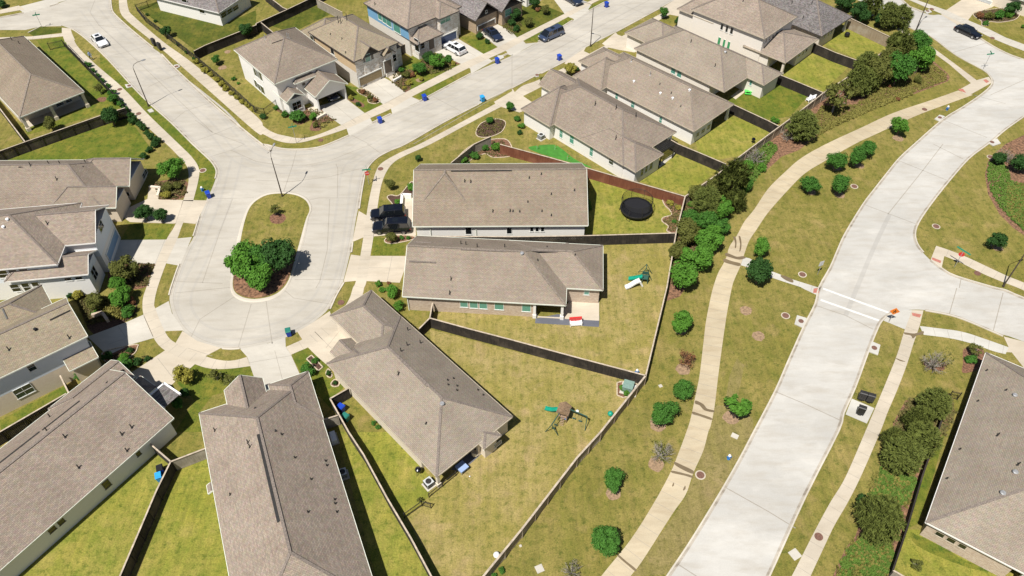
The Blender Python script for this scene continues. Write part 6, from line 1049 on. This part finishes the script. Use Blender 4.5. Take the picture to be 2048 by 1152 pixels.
for k, x, y, l, rg_ in [(11, 0, 0, '', 0)][1:] + [(12, 140, 222, 'manhole in a pale ring on the lawn left of the drain slab', 1), (8, 275, 1045, 'reddish manhole in a pale ring by the grey backed sign', 1), (8, 1345, 660, 'manhole in a pale ring on the lawn right of the parkway', 1), (8, 690, 340, 'manhole in a pale ring beside the round green trees', 1), (8, 1780, 105, 'manhole in a pale ring by the far ground cover tip', 1), (15, 1507, 345, 'manhole touching the path below the wet streaks', 1), (16, 405, 838, 'reddish manhole set in the right sidewalk', 0), (6, 997, 200, 'manhole set in the sidewalk bend', 0), (5, 1622, 212, 'manhole in a ring on the left street corner verge', 1), (1, 958, 716, 'manhole on the left sidewalk by the drain slab', 0), (4, 1252, 876, 'manhole in the upper part of the path', 0), (8, 1675, 1035, 'manhole in the grass wedge of the crossing road', 0), (2, 518, 1122, 'manhole on the verge in front of the open garage house', 0), (4, 1795, 305, 'manhole in the sidewalk by the black saloon', 0), (1, 1110, 910, 'faded manhole in the left sidewalk further down', 0), (10, 680, 117, 'small dark lid in the verge wedge of the bulb', 0), (4, 1310, 73, 'manhole at the sidewalk by the top right street', 0)]:
    manhole(k, x, y, l, rg_)
def slab(k, pts, label, hole=None):
    P = gp(k, pts); c = sum(P, Vector())/len(P); r = thing('drain_inlet', label, 'drain', c, 0, 'kerb inlets'); m = MB(); m.prism([(p.x, p.y) for p in P], 0, .13); m.build('slab', ['walk_grey'], r, c)
    if hole: h = G(k, *hole); m = MB(); m.cyl((h.x, h.y, .12), .33, .03, 16); m.build('cover', ['manhole'], r, c)
slab(12, [(230, 222), (308, 245), (278, 322), (210, 292)], 'kerb drain slab left of the lower parkway', (262, 270)); slab(12, [(830, 432), (897, 460), (877, 540), (800, 512)], 'kerb drain slab right of the lower parkway', (848, 484)); slab(4, [(1370, 922), (1415, 935), (1370, 975), (1330, 955)], 'kerb drain slab on the upper verge of the parkway', (1372, 945)); slab(1, [(1000, 680), (1050, 675), (1065, 695), (1015, 708)], 'kerb drain slab beside the left sidewalk', (1035, 690)); slab(1, [(1180, 885), (1215, 872), (1235, 895), (1200, 905)], 'small utility slab below the left street lamp'); slab(1, [(1390, 525), (1425, 517), (1445, 535), (1415, 552)], 'kerb drain slab across the left street', (1415, 536)); slab(4, [(1250, 90), (1290, 80), (1310, 100), (1270, 115)], 'kerb drain slab of the top right street', (1275, 93)); slab(2, [(1930, 450), (1975, 445), (1985, 465), (1945, 485)], 'kerb inlet slab beside the blue bin'); slab(3, [(180, 605), (210, 595), (215, 615), (190, 620)], 'kerb inlet slab between the near verge strips', (200, 605)); slab(8, [(1760, -5), (1830, -40), (1860, 0), (1800, 20)], 'kerb drain slab at the far ground cover tip', (1790, -10))
def lid(k, x, y, label, w_=.5, l=.6, rz=.4, mat='drive'):
    p = G(k, x, y); m = MB(); m.box((p.x, p.y, .03), (w_, l, .06), rz); m.box((p.x, p.y, .065), (w_*.8, l*.8, .015), rz); tag(m.build('meter_box', [mat], org=p), label, 'meter box', 'flush meter boxes')
lid(15, 220, 1095, 'pale square meter box lid near the bottom shrub', .75, .75); lid(15, 1782, 33, 'pale oblong meter box lid on the verge above the hydrant', .6, .75, 1.0); lid(16, 215, 980, 'pale rounded meter box lid on the narrow lower verge', .95, .95, .5); lid(11, 1188, 785, 'small lilac lid beside the fence corner', .4, .4); lid(15, 68, 912, 'small whitish lid near the slanting fence', .25, .25)
def mailbox(k, x, y, label, rz, n=1):
    p = G(k, x, y); r = thing('mailbox_cluster', label, 'mailbox', p, rz, 'black mailbox units'); 
    for i in range(n):
        off = (i-(n-1)/2)*.85
        m = MB(); m.box((off, 0, .2), (.35, .3, .4)); m.build('pedestal', ['black'], r)
        m = MB(); m.box((off, 0, .9), (.78, .48, 1.05)); m.build('cabinet', ['black'], r)
        m = MB(); m.loft([[(off-.42, -.27, 1.43), (off+.42, -.27, 1.43), (off+.42, .27, 1.43), (off-.42, .27, 1.43)], [(off-.38, -.18, 1.5), (off+.38, -.18, 1.5), (off+.38, .18, 1.5), (off-.38, .18, 1.5)]]); m.build('lid', ['metal_dark'], r)
        for a in range(3):
            for b in range(4): m = MB(); m.box((off-.24+a*.24, -.245, .6+b*.22), (.21, .015, .19)); m.build('door', ['metal_dark'], r)
mailbox(12, 770, 905, 'double black mailbox unit on the sidewalk pad', R(-22), 2); mailbox(12, 728, 1012, 'single black mailbox unit below the double one', R(155)); mailbox(1, 1240, 368, 'left of two black mailbox units beside the left street', R(-40)); mailbox(1, 1285, 402, 'right of two black mailbox units beside the left street', R(-40))
# ================= GARDEN AND YARD THINGS =================
def ac(k, x, y, label, rz, s=.85, pad=True, kit='metal_dark'):
    p = G(k, x, y); r = thing('air_conditioner', label, 'air conditioner', p, rz, 'air conditioners')
    if pad: m = MB(); m.box((0, 0, .04), (s*1.35, s*1.35, .08)); m.build('pad', ['drive'], r)
    m = MB(); m.box((0, 0, .08+s*.45), (s, s, s*.9)); m.build('casing', ['ac_grey'], r); m = MB(); m.cyl((0, 0, .08+s*.9), s*.38, .05, 16, r2=s*.33); m.build('fan_guard', [kit], r)
    m = MB()
    for i in range(9):
        for q in (-1, 1): m.box((q*(s/2+.006), 0, .18+i*s*.09), (.01, s*.9, .03)); m.box((0, q*(s/2+.006), .18+i*s*.09), (s*.9, .01, .03))
    m.build('louvre', ['metal_dark'], r)
ac(14, 700, 350, 'air conditioner on a pad in the shade of the ridge-vent house', R(20)); ac(14, 1385, 425, 'white air conditioner on a pale pad at the angled tan house corner', R(40)); ac(3, 232, 1110, 'air conditioner beside the first white brick house', R(43)); ac(1, 1525, 120, 'air conditioner beside the top left white house', R(-25))
p = G(14, 625, 60); r = thing('generator_box', 'white standby generator box between wall and fence', 'generator', p, R(113)); m = MB(); m.box((0, 0, .06), (1.5, .9, .12)); m.build('pad', ['drive'], r); m = MB(); m.loft([[(-.65, -.32, .12), (.65, -.32, .12), (.65, .32, .12), (-.65, .32, .12)], [(-.65, -.32, .68), (.65, -.32, .68), (.65, .32, .68), (-.65, .32, .68)], [(-.6, -.22, .78), (.6, -.22, .78), (.6, .22, .78), (-.6, .22, .78)]]); m.build('casing', ['white'], r); m = MB(); m.box((0, -.33, .35), (.8, .02, .3)); m.build('louvre', ['metal_dark'], r)
p = G(11, 935, 815); r = thing('utility_box', 'green transformer box tucked between hedge and fence corner', 'utility box', p, R(-20)); m = MB(); m.box((0, 0, .05), (1.9, 1.6, .1)); m.build('pad', ['drive'], r); m = MB(); m.box((-.15, 0, .5), (1.1, 1.1, .85)); m.build('casing', ['transformer'], r); m = MB(); m.box((-.15, 0, .96), (1.2, 1.2, .08)); m.build('lid', ['transformer'], r); m = MB(); m.box((.75, -.05, .4), (.35, .8, .7)); m.build('side_cabinet', ['ac_grey'], r)
# trampoline
c = G(7, 990, 545); r = thing('trampoline', 'large round black trampoline with netted enclosure', 'trampoline', c, 0); Rt = 2.25
circ = lambda R_, z, n=36: [Vector((R_*cos(2*pi*i/n), R_*sin(2*pi*i/n), z)) for i in range(n)]
m = MB(); m.cyl((0, 0, .84), Rt-.28, .03, 36); m.build('jumping_mat', ['tramp_blue'], r)
m = MB(); a, b = circ(Rt, .9), circ(Rt-.32, .9); a2 = circ(Rt+.02, .62)
for i in range(36): j = (i+1) % 36; m.face([a[i], a[j], b[j], b[i]]); m.face([a2[i], a2[j], a[j], a[i]])
m.build('padding', ['black'], r); m = MB(); q = circ(Rt, .85); m.tube(q+[q[0]], .04, 6); m.build('frame_ring', ['metal_dark'], r)
for i in range(5):
    t = 2*pi*i/5+.3; m = MB(); m.tube([(Rt*cos(t-.13), Rt*sin(t-.13), .85), (Rt*cos(t-.13), Rt*sin(t-.13), .05), (Rt*1.05*cos(t+.13), Rt*1.05*sin(t+.13), .05), (Rt*cos(t+.13), Rt*sin(t+.13), .85)], .03, 6); m.build('leg', ['metal_dark'], r)
for i in range(8):
    t = 2*pi*i/8+.2; m = MB(); m.tube([(Rt*cos(t), Rt*sin(t), .5), (Rt*1.08*cos(t), Rt*1.08*sin(t), 1.4), (Rt*.96*cos(t), Rt*.96*sin(t), 2.55)], .03, 6); m.build('net_pole', ['metal_dark'], r)
m = MB(); q = circ(Rt*.96, 2.5); m.tube(q+[q[0]], .03, 5); q = circ(Rt*.93, .95)
n_ = 110
for i in range(n_):
    t = 2*pi*i/n_; d_ = .22; m.tube([(Rt*.9*cos(t), Rt*.9*sin(t), .9), (Rt*.95*cos(t+d_), Rt*.95*sin(t+d_), 2.5)], .007, 3, caps=False); m.tube([(Rt*.9*cos(t), Rt*.9*sin(t), .9), (Rt*.95*cos(t-d_), Rt*.95*sin(t-d_), 2.5)], .007, 3, caps=False)
m.build('net', ['black'], r)
# wooden playset
p = G(11, 410, 1040); r = thing('wooden_playset', 'wooden playset with brown roof, green slide and swing beams', 'playset', p, R(-20)); r.scale = (.74, .74, .74)
for sx in (-.65, .65):
    for sy in (-.65, .65): m = MB(); m.box((sx, sy, 1.15), (.11, .11, 2.3)); m.build('post', ['wood_play'], r)
m = MB(); m.box((0, 0, 1.25), (1.45, 1.45, .1))
for s_x in (-1, 1): m.box((s_x*.7, 0, 1.7), (.05, 1.4, .7)) if s_x > 0 else m.box((0, .7, 1.7), (1.4, .05, .7))
m.build('deck', ['cedar'], r)
m = MB(); A = [Vector((-.95, y, 2.25)) for y in (-.95, .95)]; B = [Vector((.95, y, 2.25)) for y in (-.95, .95)]; Cc = [Vector((0, y, 3.05)) for y in (-.95, .95)]
for f in ([A[0], A[1], Cc[1], Cc[0]], [B[1], B[0], Cc[0], Cc[1]]): m.face(f); m.face([v+Vector((0, 0, -.05)) for v in f][::-1])
for i in (0, 1): m.face([A[i], B[i], Cc[i]])
m.build('roof', ['wood_play'], r)
m = MB(); path_ = [(-.75, .3, 1.3), (-1.3, .35, 1.15), (-2.0, .45, .6), (-2.7, .55, .3), (-3.1, .6, .25)]
for y0, y1, up_ in ((-.3, .3, 0),):
    for i in range(len(path_)-1):
        a, b = Vector(path_[i]), Vector(path_[i+1]); m.face([a+Vector((0, -.28, 0)), b+Vector((0, -.28, 0)), b+Vector((0, .28, 0)), a+Vector((0, .28, 0))])
        for s_y in (-.3, .3): m.beam(a+Vector((0, s_y, .1)), b+Vector((0, s_y, .1)), .06, .2)
m.build('slide', ['teal'], r)
m = MB(); m.beam((.7, .3, 2.3), (3.6, -.1, 2.3), .12, .16); m.beam((-.4, -.7, 2.3), (-.9, -3.2, 2.3), .12, .16); m.build('swing_beam', ['play_green'], r)
for e, sd_ in (((3.6, -.1), (0, 1)), ((-.9, -3.2), (1, 0))):
    for s_ in (-1, 1): m = MB(); m.tube([(e[0], e[1], 2.3), (e[0]+sd_[0]*s_*1.0+.1, e[1]+sd_[1]*s_*1.0, 0)], .06, 6); m.build('swing_leg', ['play_green'], r)
for x, y in ((1.6, .17), (2.6, .03), (-.62, -1.8), (-.75, -2.5)):
    m = MB(); 
    for o_ in (-.2, .2): m.tube([(x+o_, y, 2.25), (x+o_, y, .5)], .012, 4)
    m.box((x, y, .48), (.5, .2, .04)); m.build('swing_seat', ['play_green'], r)
m = MB(); m.box((.2, -.1, .45), (1.0, .8, .06)); m.build('lower_table', ['cloth_blue'], r)
m = MB(); 
for i in range(5): m.box((.1, -.85-.0-i*.14, 1.15-i*.24), (.6, .12, .05))
m.build('ladder', ['cedar'], r)
# small plastic slide and toy tower
p = G(7, 1060, 1100); r = thing('toy_slide_tower', 'small plastic tower with teal slide on the lawn', 'playset', p, R(-10)); m = MB()
for sx in (-.35, .35):
    for sy in (-.35, .35): m.box((sx, sy, .75), (.09, .09, 1.5))
m.box((0, 0, .8), (.8, .8, .08)); m.box((0, .38, 1.2), (.7, .05, .5)); m.build('tower', ['play_green'], r)
m = MB(); q = [(-.35, 0, .85), (-.9, .0, .6), (-1.6, .0, .3), (-2.1, .0, .15)]
for i in range(3): a, b = Vector(q[i]), Vector(q[i+1]); m.beam(a, b, .5, .07); m.beam(a+Vector((0, .25, .08)), b+Vector((0, .25, .08)), .05, .2); m.beam(a+Vector((0, -.25, .08)), b+Vector((0, -.25, .08)), .05, .2)
m.build('slide', ['teal'], r); m = MB()
for sx in (-1, 1): m.tube([(sx*.9, .3, .1), (0, .5, 2.0)], .04, 6); m.tube([(sx*.9, 1.5, .1), (0, 1.2, 2.0)], .04, 6)
m.tube([(0, .5, 2.0), (0, 1.2, 2.0)], .05, 6); m.build('swing_frame', ['play_green'], r)
p = G(7, 970, 1145); r = thing('toddler_slide', 'low white toddler slide with steps', 'playset', p, R(15)); m = MB()
q = [(.7, 0, .95), (.2, 0, .8), (-.6, 0, .3), (-1.1, 0, .18)]
for i in range(3): a, b = Vector(q[i]), Vector(q[i+1]); m.beam(a, b, .55, .08); m.beam(a+Vector((0, .27, .1)), b+Vector((0, .27, .1)), .06, .24); m.beam(a+Vector((0, -.27, .1)), b+Vector((0, -.27, .1)), .06, .24)
m.build('slide', ['white'], r); m = MB(); 
for i in range(4): m.box((.75+i*.12, 0, .85-i*.22), (.2, .6, .08))
for s_ in (-.3, .3): m.beam((.7, s_, 1.15), (1.15, s_, .05), .06, .2)
m.build('steps', ['white'], r)
# patio settee, grill, table...
p = G(11, 510, 290); r = thing('garden_settee', 'white framed settee with red cushions on the patio edge', 'settee', p, R(5)); m = MB(); m.box((0, 0, .22), (1.5, .75, .1)); [m.box((sx*.7, 0, .28), (.1, .75, .56)) for sx in (-1, 1)]; m.box((0, .35, .45), (1.5, .08, .9)); m.build('frame', ['white'], r)
m = MB(); m.box((0, .32, .66), (1.55, .24, .5)); m.build('back_cushion', ['red'], r)
for sx in (-1, 1): m = MB(); m.box((sx*.35, -.05, .34), (.62, .6, .14)); m.build('seat_cushion', ['white'], r)
p = G(14, 1303, 330); r = thing('kettle_grill', 'black domed kettle grill by the angled tan house', 'grill', p, 0); m = MB(); prof = [(.3, .55), (.36, .7), (.36, .78), (.3, .92), (.16, 1.0), (.03, 1.03)]; m.tube([(0, 0, z) for _, z in prof], [q for q, _ in prof], 16); m.build('bowl', ['paint_black'], r)
for i in range(3): m = MB(); t = i*2.1; m.tube([(.3*cos(t), .3*sin(t), .6), (.4*cos(t), .4*sin(t), 0)], .02, 5); m.build('leg', ['metal_dark'], r)
p = G(14, 1650, 305); r = thing('patio_table', 'square patio table under a pale blue cloth', 'table', p, R(43)); m = MB(); m.box((0, 0, .74), (1.05, 1.05, .06)); m.box((0, 0, .6), (1.0, 1.0, .2)); m.build('tabletop', ['cloth_blue'], r)
for sx in (-.42, .42):
    for sy in (-.42, .42): m = MB(); m.box((sx, sy, .25), (.06, .06, .5)); m.build('leg', ['metal_grey'], r)
p = G(14, 1755, 185); r = thing('patio_chair', 'round backed wicker patio chair in the porch shade', 'chair', p, R(200)); m = MB(); m.cyl((0, 0, .3), .38, .12, 14); m.build('seat', ['cream'], r); m = MB()
for i in range(9): t = -1.4+i*.35; m.box((.38*cos(t), .38*sin(t), .6), (.05, .14, .6), t)
m.build('backrest', ['cream'], r); m = MB(); m.cyl((0, 0, 0), .25, .3, 10); m.build('base', ['cream'], r)
for dx, dy, lb in ((322, 812, 'left of two white garden chairs at the fence corner'), (352, 800, 'right of two white garden chairs at the fence corner')):
    p = G(4, dx, dy); r = thing('garden_chair', lb, 'chair', p, R(-60), 'white garden chairs'); m = MB(); m.box((0, 0, .35), (.6, .6, .06)); m.build('seat', ['white'], r); m = MB(); m.box((0, .32, .7), (.6, .06, .8), rot=Matrix.Rotation(-.25, 3, 'X')); m.build('backrest', ['white'], r)
    for sx in (-.3, .3): m = MB(); m.box((sx, 0, .55), (.1, .7, .04)); m.box((sx, -.28, .27), (.07, .07, .55)); m.box((sx, .28, .2), (.07, .07, .4)); m.build('armrest', ['white'], r)
p = G(4, 342, 790); r = thing('side_table', 'small blue side table between the white garden chairs', 'table', p, 0); m = MB(); m.cyl((0, 0, .45), .35, .06, 12); m.build('tabletop', ['bin_blue'], r); m = MB(); m.cyl((0, 0, 0), .08, .45, 8); m.build('leg', ['bin_blue'], r)
p = G(3, 1885, 748); r = thing('picnic_table', 'lime green child sized picnic table', 'table', p, R(-10)); m = MB(); m.box((0, 0, .5), (1.2, .6, .06)); m.build('tabletop', ['lime'], r)
for sy in (-.55, .55): m = MB(); m.box((0, sy, .28), (1.1, .25, .06)); m.build('bench', ['lime'], r)
for sx in (-.4, .4): m = MB(); m.box((sx, 0, .25), (.1, .9, .45)); m.build('leg', ['lime'], r)
p = G(4, 628, 295); r = thing('fire_bowl', 'black covered fire bowl with dark lid on the narrow lawn', 'fire bowl', p, 0); m = MB(); m.tube([(0, 0, .15), (0, 0, .4), (0, 0, .8), (0, 0, .95)], [.3, .5, .42, .1], 14); m.build('cover', ['black'], r); m = MB(); m.cyl((0, 0, 0), .3, .16, 10); m.build('base', ['metal_dark'], r)
p = G(7, 1928 if False else 1928, -10); p = G(3, 1925, 1145); r = thing('kettle_grill', 'black kettle grill on the yellow lawn below the second white brick house', 'grill', p, 0); m = MB(); m.tube([(0, 0, .5), (0, 0, .72), (0, 0, .9), (0, 0, .98)], [.22, .32, .24, .03], 14); m.build('bowl', ['paint_black'], r)
for i in range(3): m = MB(); t = i*2.1; m.tube([(.2*cos(t), .2*sin(t), .55), (.35*cos(t), .35*sin(t), 0)], .02, 5); m.build('leg', ['metal_dark'], r)
for k, x, y, rr, mt, lb in [(11, 785, 1018, .32, 'teal', 'turquoise ball by the slanting fence'), (14, 1925, 995, .33, 'white', 'white ball resting at the slanting fence'), (11, 522, 995, .2, 'white', 'white ball beside the swing'), (14, 1710, 358, .08, 'white', 'tiny white ball on the lawn by the patio')]:
    p = G(k, x, y); m = MB(); m.tube([(0, 0, rr-rr*cos(pi*i/10)) for i in range(1, 10)], [rr*math.sin(pi*i/10) for i in range(1, 10)], 14); o = m.build('ball', [mt], smooth_=True); o.location = p; tag(o, lb, 'ball', 'balls')
# putting flags, pergola, planters, porch bits
for x, y, lb in ((200, 45, 'left yellow flag on the putting green'), (343, 45, 'middle yellow flag on the putting green'), (441, 128, 'right yellow flag on the putting green')):
    p = G(7, x, y); r = thing('golf_flag', lb, 'flag', p, 0, 'golf flags'); m = MB(); m.tube([(0, 0, 0), (0, 0, .8)], .015, 5); m.build('pole', ['white'], r); m = MB(); m.box((.12, 0, .7), (.24, .02, .18)); m.build('flag', ['leaf_yellow'], r)
pp = gp(7, [(1130, 10), (1200, 60), (1300, 5), (1220, -50)], 2.5); c = sum(pp, Vector())/4; c.z = 0; r = thing('pergola', 'dark timber pergola behind the white brick house', 'pergola', c, 0); m = MB()
for i in range(13): t = i/12; m.beam(pp[0].lerp(pp[3], t), pp[1].lerp(pp[2], t), .07, .14)
m.beam(pp[0]+Vector((0, 0, -.15)), pp[3]+Vector((0, 0, -.15)), .1, .2); m.beam(pp[1]+Vector((0, 0, -.15)), pp[2]+Vector((0, 0, -.15)), .1, .2)
for i in range(7): t = i/6; m.beam(pp[0].lerp(pp[1], t)+Vector((0, 0, .1)), pp[3].lerp(pp[2], t)+Vector((0, 0, .1)), .05, .06)
m.build('rafters', ['metal_dark'], r, c)
for q in pp: m = MB(); m.box((q.x, q.y, 1.2), (.16, .16, 2.4)); m.build('post', ['metal_dark'], r, c)
def wallbox(k, pts, label, z1, mat='cream', name='planter_wall', cat='planter'):
    P = gp(k, pts); o = P[0].copy(); r = MB()
    for i in range(len(P)-1): r.beam(P[i]+Vector((0, 0, z1/2)), P[i+1]+Vector((0, 0, z1/2)), .35, z1)
    tag(r.build(name, [mat], org=o), label, cat)
wallbox(6, [(1245, 432), (1172, 428), (1165, 520)], 'white planter wall round the small front patio', .7, 'brick_white'); wallbox(9, [(745, 235), (830, 215), (870, 275)], 'low brown planter wall in the shaded entry', .6, 'brick_tan')
wallbox(2, [(490, 960), (560, 920)], 'pale step wall in front of the open garage house', .45, 'cream'); wallbox(2, [(1100, 660), (1172, 620)], 'pale step wall in front of the olive roofed house', .5, 'stone_white'); wallbox(5, [(1265, 425), (1285, 360), (1200, 352)], 'low pale wall at the front step of the junction house', .4, 'brick_sand')
# entry frame of the lower left house
c = G(9, 1315, 865, 2.7); c.z = 0; r = thing('entry_canopy', 'white flat framed entry canopy in shade', 'canopy', c, R(56)); m = MB(); m.box((0, 0, 2.75), (2.2, 2.6, .1)); m.build('panel', ['roof_dark'], r); m = MB()
for a in ((1.1, 0, .2, 2.8), (-1.1, 0, .2, 2.8), (0, 1.3, 2.2, .2)): m.box((a[0], a[1], 2.8), (a[2], a[3], .25))
m.build('frame', ['white'], r)
for sx in (-1, 1): m = MB(); m.box((sx*1.05, 1.25, 1.35), (.2, .2, 2.7)); m.build('post', ['white'], r)
# person walking by the left hedge
def person(k, x, y, label, rz, shirt, legs):
    p = G(k, x, y); r = thing('person', label, 'person', p, rz)
    V = [(0, 0, .98), (0, 0, 1.2), (0, 0, 1.42), (0, 0, 1.53), (0, .01, 1.62), (0, .01, 1.74), (-.19, 0, 1.42), (-.24, .08, 1.16), (-.22, .2, .95), (.19, 0, 1.42), (.24, -.08, 1.16), (.23, .04, .93), (-.1, 0, .92), (-.1, .16, .5), (-.1, .12, .07), (-.1, .26, .04), (.1, 0, .92), (.1, -.1, .5), (.1, -.3, .1), (.1, -.18, .04)]
    E_ = [(0, 1), (1, 2), (2, 3), (3, 4), (4, 5), (2, 6), (6, 7), (7, 8), (2, 9), (9, 10), (10, 11), (0, 12), (12, 13), (13, 14), (14, 15), (0, 16), (16, 17), (17, 18), (18, 19)]
    Rr = [.13, .13, .14, .055, .095, .08, .07, .045, .035, .07, .045, .035, .09, .06, .045, .04, .09, .06, .045, .04]
    me = bpy.data.meshes.new('body'); me.from_pydata(V, E_, []); o = bpy.data.objects.new('body', me); COL.objects.link(o); o.parent = r; me.materials.append(MT[shirt])
    o.modifiers.new('skin', 'SKIN'); 
    for i, q in enumerate(Rr): me.skin_vertices[0].data[i].radius = (q, q*.8)
    me.skin_vertices[0].data[0].use_root = True; s = o.modifiers.new('sub', 'SUBSURF'); s.levels = 1; s.render_levels = 2
    m = MB(); m.tube([(0, .01, 1.68), (0, .0, 1.76), (0, 0, 1.79)], [.105, .1, .04], 10); m.build('hair', ['bark'], r)
    m = MB()
    for sx, kx, ky, ax, ay in ((-.1, -.1, .16, -.1, .12), (.1, .1, -.1, .1, -.3)): m.tube([(sx, 0, .98), (kx, ky, .5), (ax, ay, .12)], [.11, .078, .06], 8)
    m.build('trousers', [legs], r)
person(1, 735, 480, 'person in a pale top and dark trousers walking on the left verge', R(-130), 'cloth_blue', 'black')
